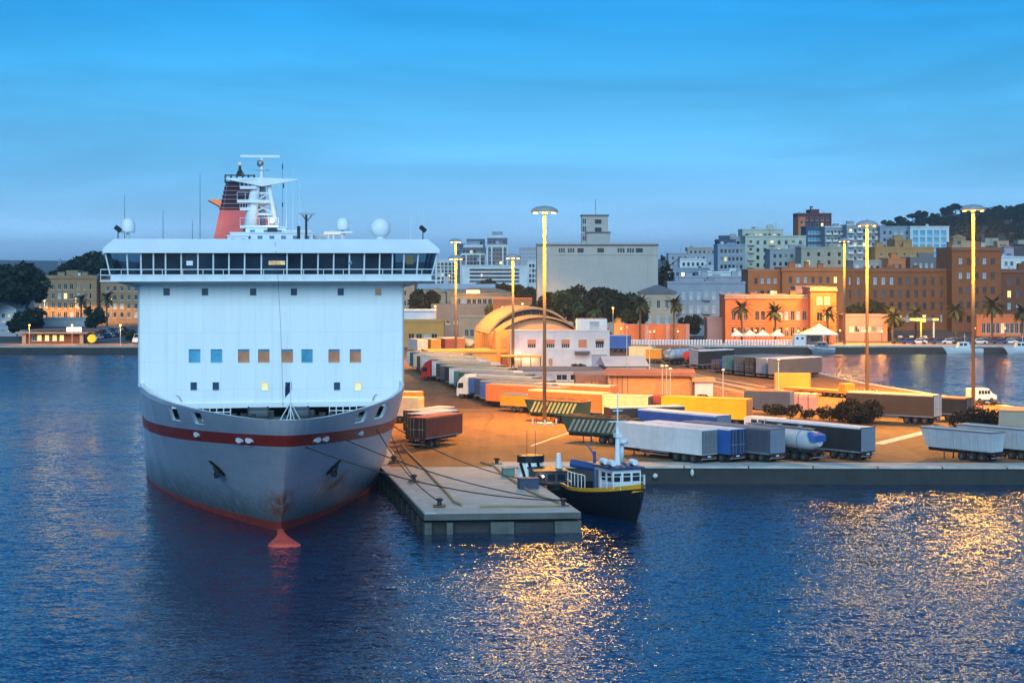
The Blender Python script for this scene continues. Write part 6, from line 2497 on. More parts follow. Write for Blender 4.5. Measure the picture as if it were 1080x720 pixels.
MB().b2((-hl - 15, -3.2, 0), (-hl - .7, -2.9, 3.0), WL['yellow']).b2((-hl - 15, -2.9, 0), (-hl - 14.6, 8, 3.0), WL['yellow']).b2((-hl - 15.2, -3.4, 3.0), (-hl - .7, 8, 3.3), WL['yellow']).build('side_wing', hang)
lamp(hang, (-hl - 3, -7, 5.5), 160, .5, (1, .46, .06), 'yard_lamp')
lamp(hang, (-hl - 9, 14, 7), 140, .5, (1, .46, .06), 'yard_lamp')

# ---- flat roofed sheds on the pier
D = 292
x0, x1 = XD(642, D), XD(728, D)
c, W = (x0 + x1) / 2, x1 - x0
sh = thing('orange_shed', 'flat roofed orange shed with wide shutter doors on the pier', 'shed', (c, D, QZ), -.08)
H = ZY(396, D) - QZ
mb = MB()
mb.b2((-W / 2, 0, 0), (W / 2, 9, H), WL['shed'])
mb.build('wall', sh)
MB().b2((-W / 2 - .8, -.9, H), (W / 2 + .8, 9.8, H + .55), WL['fascia']).build('roof', sh)
for a, b_ in ((657, 691), (700, 726)):
    xa, xb = XD(a, D) - c, XD(b_, D) - c
    mb = MB()
    n = 9
    for i in range(n):
        z = .1 + (H - .7) * i / n
        mb.extr([(xa, -.03, z), (xa, -.08, z + .2), (xa, -.03, z + (H - .7) / n)], (xb - xa, 0, 0), mat('door_orange', (.66, .26, .075), .6, var=.08))
    mb.build('shutter_door', sh)
for i in range(8):
    x = -W / 2 + .15 + i * .42
    MB().b2((x - .07, -.12, 0), (x + .07, -.004, H), WL['fascia'] if i % 2 else WL['peach']).build('rib', sh)
building('annex_shed', 'small rust coloured shed joined to the left of the orange shed', 607, 641, 396.5, 300, 'fascia', 1, 2, z0=QZ, depth=7, ww=2.6, wh=1.6, zlo=.3, top=.4, pane=WL['shed'], fr=WL['fascia'], group=None, parapet=.15, cat='shed')
building('grey_shed', 'long low grey roofed shed between the angled lorries and the rust shed', 548, 637, 391, 325, 'lilac', 1, 5, z0=QZ, depth=12, ww=2.0, wh=1.2, zlo=.5, top=.5, parapet=0, cat='shed', roofm=WL['slateroof'])
building('tin_shed', 'pale tin roofed shed right behind the orange shed', 640, 682, 386, 330, 'grey', 0, 0, z0=QZ, depth=9, roof='gablex', roofm=WL['paleroof'], cat='shed', rot=.12)
building('white_shed', 'small whitish shed right of the orange shed beside a round bush', 733, 752, 402.5, 290, 'pinkwhite', 1, 1, z0=QZ, depth=4, roof='gablex', roofm=tile, ww=1.0, wh=1.2, zlo=.3, cat='shed')
building('corner_shed', 'grey beige shed with pale roof at the right edge behind the silver tippers', 1056, 1110, 434, 224, 'beige', 0, 0, z0=QZ, depth=6, rot=-.35, parapet=0, roofm=WL['peach'], cat='shed')

# ---- promenade across the inlet
r = thing('garden_wall', 'long orange garden wall with a domed pier behind the promenade', 'wall', (XD(690, 486), 488, QZ), .0)
W = XD(727, 486) - XD(652, 486)
MB().b2((-W / 2, 0, 0), (W / 2, .5, 4.9), WL['orange']).build('wall', r)
MB().b2((-W / 2 - .1, -.12, 4.9), (W / 2 + .1, .62, 5.1), WL['pink']).build('coping', r)
for q in (-.48, -.1, .2, .48):
    MB().b2((W * q - .5, -.2, 0), (W * q + .5, -.004, 4.88), WL['pink']).build('buttress', r)
mb = MB()
mb.b2((-W / 2 - 1.2, -.6, 0), (-W / 2 + 1.4, 2, 5.4), WL['yellow'])
mb.ball((-W / 2 + .1, .7, 5.4), 1.3, WL['yellow'], n=14, sz=1.2)
mb.build('domed_pier', r)
# white balustrade: posts and two rails
for x0p, x1p, lab, n in ((664, 762, 'white balustrade on the promenade before the orange garden wall', 32), (764, 838, 'white balustrade in front of the orange palace and its parasols', 24)):
    D = 476.5
    xa, xb = XD(x0p, D), XD(x1p, D)
    r = thing('balustrade', lab, 'balustrade', ((xa + xb) / 2, D, QZ), 0, 'white promenade balustrades')
    L_ = xb - xa
    MB().b2((-L_ / 2, -.06, 1.02), (L_ / 2, .06, 1.12), offwhite).b2((-L_ / 2, -.06, .45), (L_ / 2, .06, .52), offwhite).build('rail', r)
    bm_ = MB().lathe([(.26, 0), (.27, .9), (.30, 1.2), (.22, 1.35)], (0, 0, 0), whitemetal, n=7).mesh('baluster')
    for i in range(n):
        put('baluster', bm_, r, (-L_ / 2 + L_ * (i + .5) / n, 0, 0))

building('beige_house', 'narrow beige house with three dark windows left of the blue grey one', 676, 713, 308, 512, 'beige', 2, 3, depth=9, cornice='slateroof', ww=1.0, wh=2.4, zlo=4, roof='hip', roofm=WL['slateroof'], blind=((0, 0), (0, 1), (0, 2)))
r, W, H = building('blue_house', 'wide blue grey house with balconies left of the orange palace', 704, 786, 299.5, 525, 'bluegrey', 3, 9, depth=12, ww=1.1, wh=2.4, zlo=2.5, pane=palepane, lit=(), parapet=.6, balcony=4, clutter=3)
MB().b2((-W * .12, -1.2, 4.4), (-W * .01, -.01, 4.6), dark).b2((-W * .12, -1.2, 4.6), (-W * .01, -1.15, 5.6), dark).build('balcony', r)
building('pink_wall_house', 'low plain pinkish block between the blue grey house and the orange palace', 746, 768, 337, 500, 'pink', 0, 0, depth=8)
r, W, H = building('orange_palace', 'two storey bright orange palace with cornice facing the inlet', 765, 857, 313, 492, 'orange', 2, 13, clutter=3, z0=QZ, depth=14, ww=1.15, wh=2.6, zlo=.6, top=2.9, cornice='peach', fr=WL['peach'], courses=1, trim=WL['peach'], skip=((1, 3), (0, 6), (1, 6)), parapet=.5)
building('orange_tower_wing', 'taller lit orange wing at the right end of the orange palace', 855, 882, 305, 488, 'orange', 3, 2, z0=QZ, depth=14, ww=1.8, wh=2.4, zlo=.6, top=.9, cornice='peach', fr=WL['peach'], lit=((2, 0), (2, 1)), litm=mat('warm_pane', (.8, .5, .2), .5, emit=(1, .6, .2), estr=.9), courses=2, trim=WL['peach'])
building('red_annex', 'low red annex peeping over the roof of the orange palace', 839, 860, 304, 512, 'pink', 1, 3, depth=8, zlo=12, ww=1.0, wh=1.2)
building('tall_orange_block', 'tall deep orange block with small windows behind the orange palace', 789, 826, 286, 545, 'deeporange', 4, 4, depth=16, ww=1.1, wh=1.9, fr=WL['deeporange'], zlo=2, top=1.0, courses=1, trim=WL['orange'], blind=((3, 1), (3, 2), (3, 3)), group='huge orange barracks blocks')
building('long_orange_block', 'long orange block with cornice rising behind the palace and its lamp mast', 825, 890, 284, 541, 'deeporange', 4, 7, fr=WL['deeporange'], clutter=5, depth=16, ww=1.1, wh=2.0, zlo=2, top=1.2, cornice='orange', lit=((3, 6),), blind=((3, 1), (3, 2)), group='huge orange barracks blocks')
building('brown_barracks', 'long brown red barracks with tall pilasters behind the petrol canopy', 888, 1010, 285, 545, 'brick', 4, 13, depth=18, ww=1.2, wh=2.4, zlo=2, top=1.4, cornice='brick', pilaster=14, fr=WL['redbrown'], lit=((1, 2), (1, 3), (0, 9)), clutter=5, blind=((3, 0), (3, 1), (3, 2), (3, 3), (3, 4)), group='huge orange barracks blocks')
building('brown_tower_block', 'taller brown red block standing out of the long barracks', 1004, 1056, 263, 539, 'brick', 5, 5, fr=WL['redbrown'], clutter=5, depth=20, ww=1.2, wh=2.0, zlo=2, top=1.4, cornice='redbrown', blind=((4, 0), (3, 0), (3, 1), (4, 3), (3, 3)), group='huge orange barracks blocks')
building('far_barracks', 'brown red barracks wing running out of the photo at the right edge', 1055, 1120, 286, 546, 'redbrown', 4, 6, fr=WL['brick'], clutter=5, depth=18, ww=1.2, wh=2.2, zlo=2, top=1.4, cornice='brick', blind=((1, 0), (1, 1)), group='huge orange barracks blocks')
building('arcade', 'low glowing orange arcade at the foot of the brown barracks tower', 1030, 1090, 334, 520, 'orange', 1, 10, z0=QZ, depth=6, ww=1.5, wh=3.0, zlo=.3, top=.8)
building('pink_pavilion', 'low pink pavilion with lit windows right of the orange palace', 890, 936, 334, 497, 'pink', 1, 6, z0=QZ, depth=8, ww=1.6, wh=1.7, zlo=1.2, lit=((0, 0), (0, 3)), litm=litpane)
lamps_ = [(775, 348, 484, 1500), (797, 349, 484, 900), (822, 349, 484, 1000), (842, 350, 483, 1500), (867, 350, 481, 450), (886, 349, 484, 800), (912, 350, 484, 1500), (930, 352, 482, 1500), (1028, 352, 505, 2600), (1060, 352, 505, 2600),
          (655, 347, 484, 1100), (690, 350, 482, 800), (715, 350, 482, 800)]
for i, (px, py, D, w) in enumerate(lamps_):
    x = XD(px, D)
    z = max(ZY(py, D), QZ + 3.2) - QZ
    r = thing('wall_lamp_post', f'small glowing promenade lamp, {ORD[i]} from the left along the far shore' if i < 10 else f'small glowing lamp by the orange garden wall, {ORD[i - 10]} of three', 'lamp post', (x, D, QZ), 0, 'glowing promenade lamps')
    MB().tube((0, 0, 0), (0, 0, z), .07, dark, n=6).build('pole', r)
    MB().ball((0, 0, z + .15), .22, bulb, n=8, k=6).build('bulb', r)
    lamp(r, (0, 0, z + .15), w * .8, .6, (1, .34, .03))

# tents and parasols
cloth = mat('tent_cloth', (.78, .72, .62), .8, var=.04)


def tent(label, px, D, W, H, eave, name, grp=None):
    r = thing(name, label, 'tent' if W > 4 else 'parasol', (XD(px, D), D, QZ), 0, grp)
    h = W / 2
    n = 6
    mb = MB()
    rows = []
    for j in range(n + 1):
        t = j / n
        s = h * (1 - t) ** 1.25 + .02
        rows.append([(s * a, s * b_, eave + (H - eave) * t) for a, b_ in ((-1, -1), (1, -1), (1, 1), (-1, 1), (-1, -1))])
    mb.grid(rows, cloth)
    mb.grid([[(a * h, b_ * h, eave - .35) for a, b_ in ((-1, -1), (1, -1), (1, 1), (-1, 1), (-1, -1))], rows[0]], cloth)
    mb.build('canopy', r)
    if W > 4:
        for a in (-1, 1):
            for b_ in (-1, 1):
                MB().tube((a * h * .97, b_ * h * .97, 0), (a * h * .97, b_ * h * .97, eave - .3), .08, whitemetal, n=6).build('pole', r)
    else:
        MB().tube((0, 0, 0), (0, 0, H), .05, whitemetal, n=6).build('pole', r)
    return r


tent('big white pyramid tent on the promenade before the orange palace', 864, 478, 8.6, 5.6, 3.0, 'white_tent')
for i, px in enumerate((777, 791, 804.5, 819.5)):
    tent(('leftmost', 'second', 'third', 'rightmost')[i] + ' of the four white parasols before the orange palace', px, 480, 3.4, 3.9, 2.5, 'white_parasol', 'white parasols before the orange palace')
r = thing('white_cabin', 'white cabin with two dark windows on the inlet quay', 'cabin', (XD(844, 474), 474.5, QZ))
MB().b2((-1.5, 0, 0), (1.5, 2.4, 2.8), BW).build('wall', r)
MB().b2((-1.6, -.1, 2.8), (1.6, 2.5, 2.95), BW).build('roof', r)
for x in (-.65, .65):
    MB().b2((x - .3, -.03, 1.5), (x + .3, -.004, 2.1), glass).build('window', r)
r = thing('dark_kiosk', 'dark boxy kiosk right of the white cabin on the inlet quay', 'kiosk', (XD(860, 475), 475.5, QZ))
MB().b2((-2.0, 0, 0), (2.0, 2.5, 2.5), WL['slateroof']).build('wall', r)
MB().b2((-2.15, -.3, 2.5), (2.15, 2.6, 2.65), dark).build('roof', r)
MB().b2((-1.2, -.03, 1.0), (1.2, -.004, 2.0), glass).build('hatch', r)
# petrol canopy
D = 492
r = thing('petrol_canopy', 'grey filling station canopy edged with a yellow light strip', 'canopy', (XD(962, D), D, QZ))
W = XD(986, D) - XD(938, D)
z = ZY(338, D) - QZ
MB().b2((-W / 2, -2, z), (W / 2, 6, z + .7), WL['slateroof']).build('roof', r)
strip_m = mat('yellow_strip_glow', (.8, .7, .1), .5, emit=(1, .8, .05), estr=2.6)
MB().b2((-W * .08, -2.1, z + .12), (W * .25, -2.004, z + .62), strip_m).build('light_strip', r)
MB().b2((W * .42, -2.1, z + .12), (W * .54, -2.004, z + .62), strip_m).build('light_strip', r)
for q in (-.45, .17, .45):
    MB().b2((W * q - .2, -1.5, 0), (W * q + .2, -1.1, z), offwhite if q != .17 else mat('pole_yellow', (.7, .5, .05), .5)).build('column', r)
for q in (-.25, 0, .3):
    MB().b2((W * q - .5, .5, 0), (W * q + .5, 1.3, 1.7), litdim if q == 0 else offwhite).build('pump', r)
lamp(r, (W * .1, -3, z - .6), 500, .5, (1, .8, .2), 'canopy_lamp')

# ---- upper town
UP = 'upper town blocks'
for px0, px1, yt, D, wl, rows, cols, lab, kw in (
        (757, 786, 259, 700, 'bluegrey', 6, 6, 'tall pale blue apartment block with dark vertical strips, left end of the upper town', dict(clutter=2, blind=((1, 1), (2, 4)), pilaster=3)),
        (758, 776, 254, 712, 'navy', 1, 3, 'dark recessed penthouse on the pale blue apartment block', dict(zlo=26)),
        (786, 850, 250, 720, 'cream', 6, 8, 'wide cream apartment block with balconies in the upper town', dict(clutter=3, balcony=3, lit=((5, 3), (4, 4), (1, 4)))),
        (783, 826, 243, 735, 'cream', 2, 8, 'long penthouse with amber lit windows above the cream apartment block', dict(zlo=28, lit=((1, 2), (1, 3), (1, 6)), litm=litdim, clutter=4)),
        (768, 800, 251, 740, 'lilac', 3, 5, 'stepped lilac block left behind the cream apartment block', dict(zlo=22, clutter=2)),
        (812, 858, 264, 690, 'grey', 3, 7, 'grey house with roof terraces in front of the cream apartment block', dict(clutter=3, zlo=10)),
        (845, 893, 262, 670, 'beige', 2, 4, 'blank beige wall of a house left of the lamp mast in the upper town', dict(zlo=12, clutter=2)),
        (850, 872, 240, 800, 'navy', 5, 6, 'blue glazed block below the dark red tower', dict(pane=glassblue, zlo=10, ww=1.6)),
        (841, 877, 226, 900, 'darkred', 3, 6, 'dark red tower block topping the upper town', dict(zlo=18, lit=((1, 4),), pane=dark)),
        (855, 864, 222, 904, 'darkred', 1, 1, 'narrow dark red lift tower on the dark red block', dict(zlo=30)),
        (842, 849, 230, 896, 'orange', 2, 1, 'lit orange corner bay of the dark red tower block', dict(zlo=20, pane=dark)),
        (870, 896, 240, 790, 'grey', 5, 6, 'grey apartment block with white balconies behind the first right lamp mast', dict(balcony=2, zlo=8, trim=WL['white'])),
        (893, 930, 238, 780, 'grey', 6, 7, 'grey apartment block with stacked balconies beside the blue white slab', dict(balcony=2, zlo=8, trim=WL['white'], lit=((4, 6),), litm=litdim)),
        (928, 962, 240, 775, 'bluegrey', 6, 5, 'grey blue slab with wide white piers left of the whiter slab', dict(pilaster=6, zlo=8)),
        (960, 1001, 240, 770, 'white', 5, 5, 'blue white slab block with big dark windows below the wooded hill', dict(ww=2.4, wh=3.2, zlo=8, pane=glassblue)),
        (923, 985, 262, 640, 'ochre2', 2, 7, 'long yellow house below the blue white slab', dict(zlo=10, ww=.9, wh=1.2)),
        (944, 962, 254, 646, 'ochre2', 3, 2, 'yellow stair tower above the long yellow house', dict(zlo=12, ww=.9, wh=1.0)),
        (960, 1012, 273, 600, 'slateroof', 1, 8, 'dark flat top floor with pale posts above the brown barracks', dict(zlo=16, pane=palepane, ww=.8)),
        (900, 945, 276, 610, 'grey', 1, 6, 'grey roof storey between yellow house and brown barracks', dict(zlo=14)),
        (937, 955, 274, 600, 'orange', 1, 2, 'small orange roof house in front of the long yellow house', dict(zlo=14)),
        (1056, 1090, 272, 700, 'white', 2, 5, 'bright white house right of the brown tower block', dict(zlo=12, lit=((1, 2),), litm=litdim)),
        (705, 760, 268, 1000, 'lilac', 2, 8, 'lilac row of distant houses left of the pale blue block', dict(zlo=14)),
        (725, 756, 262, 1060, 'beige', 2, 6, 'distant beige slab on the skyline behind the silo tree', dict(zlo=16)),
        (717, 745, 274, 900, 'white', 2, 5, 'small white flat roofed house on the slope right of the silo', dict(zlo=10)),
        (704, 748, 284, 760, 'bluegrey', 1, 7, 'low blue grey roof terrace with lights right of the conifer', dict(zlo=10, lit=((0, 2),), litm=litwhite)),
        (740, 760, 282, 780, 'white', 2, 4, 'white house between roof terrace and pale blue block', dict(zlo=8)),
        (712, 784, 293, 640, 'lilac', 1, 9, 'long lilac terrace directly above the blue grey house', dict(zlo=9, ww=1.4, clutter=3)),
        (737, 790, 288, 680, 'white', 1, 6, 'white terrace wall at the foot of the pale blue apartment block', dict(zlo=12))):
    kk = dict(ww=1.3, wh=1.7, top=.7, margin=.8, depth=14, bars=False)
    kk.update(kw)
    kk['zlo'] = -(rows * 3.0 + .7)
    kk['clutter'] = kk.get('clutter', 0) + 2
    building('apartment_block' if rows > 2 else 'town_house', lab, px0, px1, yt, D, wl, rows, cols, group=UP, rot=.0, **kk)
# hillside houses far right
rnd = random.Random(21)
spots = sorted([(1008, 259), (1020, 255), (1034, 257), (1046, 252), (1058, 255), (1070, 250), (1080, 254), (1012, 250), (1028, 248), (1052, 246), (1072, 243), (1064, 261), (1040, 263)])
HL = ['leftmost small house on the slope under the wooded hill']
for i, (px, yt) in enumerate(spots):
    D = 1050 + (262 - yt) * 14
    wl = ('beige', 'ochre', 'peach', 'lilac', 'cream', 'grey')[i % 6]
    w = rnd.uniform(9, 15)
    building('hillside_house', f'small {("beige", "ochre", "peach", "lilac", "cream", "grey")[i % 6]} house on the hillside below the wood, {ORD[i]} from the left', px - w / 2, px + w / 2, yt, D, wl, 2, 3,
             depth=10, zlo=2, ww=1.3, wh=1.5, roof=('flat', 'hip')[i % 2], roofm=tile if i % 2 else None, group='small houses on the hillside', bars=False)
# distant pylons on the left skyline
for px, lab in ((63, 'left of two pale lattice towers on the left skyline'), (85, 'right of two pale lattice towers on the left skyline')):
    D = 2000
    x = XD(px, D)
    r = thing('lattice_tower', lab, 'tower', (x, D, hill(x, D)), 0, 'lattice towers on the skyline')
    H = ZY(272.5, D) - hill(x, D)
    mb = MB()
    for a in (-1, 1):
        for b_ in (-1, 1):
            mb.tube((a * 2.2, b_ * 2.2, 0), (a * .7, b_ * .7, H), .3, WL['bluegrey'], n=4)
    for j in range(6):
        z, w = H * j / 6, 2.2 - 1.5 * j / 6
        for a in (-1, 1):
            mb.tube((-w, a * w, z), (w, a * (w - .2), z + H / 6), .2, WL['bluegrey'], n=4)
            mb.tube((a * w, -w, z), (a * (w - .2), w, z + H / 6), .2, WL['bluegrey'], n=4)
    mb.b2((-1.6, -1.6, H * .85), (1.6, 1.6, H * .93), WL['bluegrey'])
    mb.build('frame', r)
# ------------------------------------------------------------------ trees and shrubs
def leaf_cloud(seed, clumps, n, size, mt, squash=.8):
    """many small leaf faces gathered in clumps: clumps = [(x,y,z,r)]"""
    def fn():
        rg = np.random.default_rng(seed)
        w = np.array([c[3] ** 2 for c in clumps])
        idx = rg.choice(len(clumps), n, p=w / w.sum())
        C = np.array([c[:3] for c in clumps])[idx]
        R = np.array([c[3] for c in clumps])[idx]
        d = rg.normal(size=(n, 3))
        d /= np.linalg.norm(d, axis=1)[:, None]
        rad = R * (.55 + .5 * rg.random(n))
        P = C + d * rad[:, None] * np.array([1, 1, squash])
        a = rg.normal(size=(n, 3)) + d * .6
        a /= np.linalg.norm(a, axis=1)[:, None]
        b = np.cross(a, rg.normal(size=(n, 3)))
        b /= np.linalg.norm(b, axis=1)[:, None]
        c = np.cross(a, b)
        s = size * (.5 + rg.random(n))[:, None]
        V = np.stack([P - b * s, P + c * s * .6, P + b * s, P - c * s * .6], 1).reshape(-1, 3)
        me = bpy.data.meshes.new('crown')
        me.from_pydata(V.tolist(), [], np.arange(4 * n).reshape(-1, 4).tolist())
        me.materials.append(mt)
        return me
    return cached(('leaf', seed, n, size, mt.name), fn)


def crown_clumps(seed, rx, rz, zc, k=14):
    rg = random.Random(seed)
    out = []
    for i in range(k):
        while True:
            x, y, z = rg.uniform(-1, 1), rg.uniform(-1, 1), rg.uniform(-.8, 1)
            if x * x + y * y + z * z < 1:
                break
        r = rg.uniform(.26, .46)
        out.append((x * rx * .8, y * rx * .8, zc + z * rz * .8, r * (rx + rz) / 2))
    return out


def trunk_mesh(h, r, seed, branches=5, spread=2.0):
    def fn():
        rg = random.Random(seed)
        mb = MB()
        mb.tube((0, 0, 0), (.1, 0, h * .5), r, bark, r1=r * .75, n=8)
        mb.tube((.1, 0, h * .5), (0, .1, h), r * .75, bark, r1=r * .35, n=8)
        for i in range(branches):
            a = 2 * PI * i / branches + rg.uniform(-.3, .3)
            z = h * rg.uniform(.55, .85)
            mb.tube((.05, 0, z), (spread * math.cos(a), spread * math.sin(a), z + spread * rg.uniform(.5, 1.1)), r * .4, bark, r1=r * .12, n=6)
        return mb.mesh('trunk')
    return cached(('trunk', h, r, seed, spread), fn)


KINDS = {                                     # unit trees about 10 m tall
    'broad_a': (crown_clumps(1, 4.0, 3.4, 6.6, 16), 2600, .36, leaf_dark, 6.5, .32),
    'broad_b': (crown_clumps(2, 3.6, 3.9, 6.2, 18), 2600, .36, leaf_dark, 6.0, .30),
    'broad_c': (crown_clumps(3, 3.0, 3.8, 6.4, 14), 2200, .34, leaf_mid, 6.2, .26),
    'round': (crown_clumps(4, 3.4, 3.9, 5.6, 22), 3000, .34, leaf_dark, 4.6, .30),
    'shrub': (crown_clumps(5, 3.6, 2.6, 3.0, 14), 1800, .34, leaf_olive, 2.0, .22),
    'pine': ([(x, y, 8.6 + .3 * math.sin(3 * x), 1.5) for x, y in [(2.9 * math.cos(t), 2.9 * math.sin(t)) for t in (0, .9, 1.8, 2.7, 3.6, 4.5, 5.4)]] + [(0, 0, 9.2, 2.2), (1.2, .6, 9.3, 1.6)], 2200, .34, leaf_dark, 8.6, .34),
    'conifer': ([(.35 * math.cos(i * 2.4), .35 * math.sin(i * 2.4), 1.2 + i * .52, max(.35, 2.35 - i * .125)) for i in range(17)], 2600, .30, leaf_dark, 9.6, .26),
}
UNITS = {}


def tree(label, px, ytop, D, kind='broad_a', z0=None, h=None, wide=1.0, name='leafy_tree', group='dark trees of the town', cat='tree', seed=0):
    x = XD(px, D)
    z0 = hill(x, D) - .3 if z0 is None else z0
    H = (ZY(ytop, D) - z0) if h is None else h
    s = H / 10.2
    cl, n, sz, mt, th, tr = KINDS[kind]
    r = thing(name, label, cat, (x, D, z0), seed * 1.3, group, (s * wide, s * wide, s))
    put('trunk', trunk_mesh(th, tr, 3, 5, 2.2), r)
    put('crown', leaf_cloud(hash(kind) % 1000 if False else len(kind) * 31 + n, cl, n, sz, mt, 1.0 if kind == 'conifer' else .85), r)
    return r


TREES = [
    ('tallest dark tree at the left photo edge', 8, 272, 585, 'broad_a', QZ, 1.15), ('dark leafy tree standing right against the tallest one on the left', 28, 277, 592, 'broad_b', QZ, 1.0),
    ('dark tree cut by the left photo edge', -8, 284, 570, 'broad_a', QZ, 1.0),
    ('lower dark bushy tree below the big ones on the left shore', 31, 318, 520, 'round', QZ, 1.15), ('small dark tree left of the lit kiosk', 18, 327, 510, 'round', QZ, .9),
    ('round clipped dark tree above the yellow drum', 100.5, 317, 540, 'round', QZ, .85), ('dark shrub on the shore road beside the ferry hull', 137, 336, 500, 'shrub', QZ, 1.0),
    ('dark tree in the gap between the two ochre buildings', 104, 291, 655, 'broad_c', QZ, .55),
    ('dark tree below the warehouse, beside the ferry', 446, 302, 545, 'broad_b', None, .9), ('low dark tree right of the one beside the ferry', 459, 314, 540, 'round', None, .8),
    ('dark tree in front of the peach school and the hangar roof', 519, 316, 505, 'broad_c', None, .8), ('dark tree left below the white banded slab', 519, 292, 680, 'broad_b', None, 1.2),
    ('dark tree right below the white banded slab', 540, 296, 660, 'broad_a', None, 1.1), ('dark tree beside the lower left corner of the silo', 560, 300, 600, 'broad_b', None, 1.0),
    ('first dark tree of the belt before the silo, counted from the left', 573, 311, 500, 'broad_a', None, .9), ('second dark tree of the belt before the silo', 590, 303, 495, 'broad_b', None, .95),
    ('third dark tree of the belt before the silo', 606, 299, 492, 'broad_c', None, 1.0), ('fourth dark tree of the belt before the silo', 622, 297, 494, 'broad_b', None, 1.0),
    ('fifth dark tree of the belt before the silo', 638, 300, 490, 'broad_a', None, .9), ('sixth dark tree of the belt before the silo', 654, 303, 492, 'broad_c', None, 1.1),
    ('last dark tree of the belt before the silo, next to the beige house', 669, 310, 494, 'broad_b', None, .9),
    ('bright lit shrub in front of the lower silo trees', 632, 325, 470, 'shrub', None, .8),
    ('dark garden tree between the beige and the blue grey house', 727, 326, 505, 'round', None, 1.0),
    ('dense dark tree left of the petrol canopy before the barracks', 914, 313, 512, 'broad_a', None, 1.1), ('lower dark tree right of the dense one before the barracks', 937, 319, 514, 'round', None, 1.0),
]
for i, (lab, px, yt, D, kd, z0, wd_) in enumerate(TREES):
    tree(lab, px, yt, D, kd, z0, wide=wd_ * 1.15, seed=i)
tree('broad umbrella pine on the skyline behind the ochre palace', 99, 270, 720, 'pine', QZ, wide=1.1, name='umbrella_pine', seed=3)
tree('umbrella pine half hidden left of the palace attic', 68, 282, 720, 'pine', QZ, wide=.8, name='umbrella_pine', seed=1)
tree('tall dark tiered conifer at the right side of the silo', 702, 267, 545, 'conifer', None, wide=.95, name='norfolk_pine', seed=2)
tree('small dark conifer left of the tall tiered one', 688, 296, 540, 'conifer', None, wide=1.0, name='norfolk_pine', seed=4)
# pier shrubs
tree('round rusty bush beside the small white shed on the pier', 742, 409, 285, 'shrub', QZ, wide=1.5, name='shrub', cat='shrub', group='pier shrubs', seed=1)
tree('broad olive bush against the white office wall', 609, 377, 366, 'shrub', QZ, wide=1.9, name='shrub', cat='shrub', group='pier shrubs', seed=2)
tree('small green bush beside the canopy of the white office', 571, 381, 362, 'shrub', QZ, wide=1.0, name='shrub', cat='shrub', group='pier shrubs', seed=3)


def hedge(label, pts, h, w, seed):
    r = thing('hedge', label, 'hedge', (pts[0][0], pts[0][1], QZ), 0, 'dark scrub hedges on the pier')
    cl = []
    rg = random.Random(seed)
    for (x0, y0), (x1, y1) in zip(pts[:-1], pts[1:]):
        n = int(math.hypot(x1 - x0, y1 - y0) / .9) + 1
        for i in range(n):
            t = i / n
            cl.append((x0 + (x1 - x0) * t - pts[0][0] + rg.uniform(-.4, .4), y0 + (y1 - y0) * t - pts[0][1] + rg.uniform(-w, w), h * rg.uniform(.3, .75), rg.uniform(.5, .95) * h * .6))
    put('foliage', leaf_cloud(seed + 900, cl, 5200, .15, leaf_scrub, .9), r)
    mb = MB()
    for c in cl[::3]:
        mb.tube((c[0], c[1], 0), (c[0] + .2, c[1], c[2]), .06, bark, n=5)
    mb.build('stem', r)


hedge('long dark scrub hedge behind the tanker and the black trailer', [G(812, 440), G(850, 441), G(880, 444), G(916, 450)], 1.9, 1.1, 1)
hedge('higher dark scrub clump left of the long dark brown trailer', [G(884, 444), G(906, 446), G(922, 449)], 3.0, 1.4, 2)
hedge('dark scrub hedge between the lamp mast and the corner shed', [G(1014, 456), G(1034, 456), G(1056, 457)], 3.1, 1.4, 3)


# palms
def palm_mesh(seed):
    def fn():
        rg = random.Random(seed)
        mb = MB()
        for i in range(46):
            a = rg.uniform(0, 2 * PI)
            el = rg.uniform(-.75, 1.25)
            Lf = rg.uniform(2.3, 3.1)
            p = Vector((0, 0, 0))
            d = Vector((math.cos(a) * math.cos(el), math.sin(a) * math.cos(el), math.sin(el)))
            side = d.cross(Vector((0, 0, 1))).normalized()
            prev = None
            n = 7
            for k in range(n + 1):
                t = k / n
                w = .30 * math.sin(PI * (.12 + .85 * t)) + .02
                drop = Vector((0, 0, -.26 * w))
                cur = (p + side * w + drop, p.copy(), p - side * w + drop)
                if prev:
                    # leaflets: alternate gaps along the midrib
                    mb.add([prev[0], prev[1], cur[1], prev[1].lerp(cur[0], .9)], [(0, 1, 2, 3)], leaf_palm)
                    mb.add([prev[2], prev[1], cur[1], prev[1].lerp(cur[2], .9)], [(3, 2, 1, 0)], leaf_palm)
                prev = cur
                p = p + d * (Lf / n)
                d = (d + Vector((0, 0, -.20))).normalized()
        return mb.mesh('crown')
    return cached(('palm', seed), fn)


def palm(label, px, ytop, D, ybase=None, group='palms along the shore', wide=1.0):
    x = XD(px, D)
    z0 = (hill(x, D) - .1) if D > 490 else QZ
    H = ZY(ytop, D) - z0
    r = thing('palm_tree', label, 'palm', (x, D, z0), px * .7, group)
    mb = MB()
    h = H - 2.1
    for i in range(7):
        t0, t1 = i / 7, (i + 1) / 7
        mb.tube((.12 * math.sin(t0 * 3), 0, h * t0), (.12 * math.sin(t1 * 3), 0, h * t1), .34 - .06 * t0, bark, r1=.30 - .06 * t0, n=8)
    mb.ball((.05, 0, h), .5, bark, n=8, k=6)
    mb.build('trunk', r)
    put('crown', palm_mesh(int(px) % 3), r, (.05, 0, h + .1), scale=(wide * 1.35, wide * 1.35, wide * 1.2))


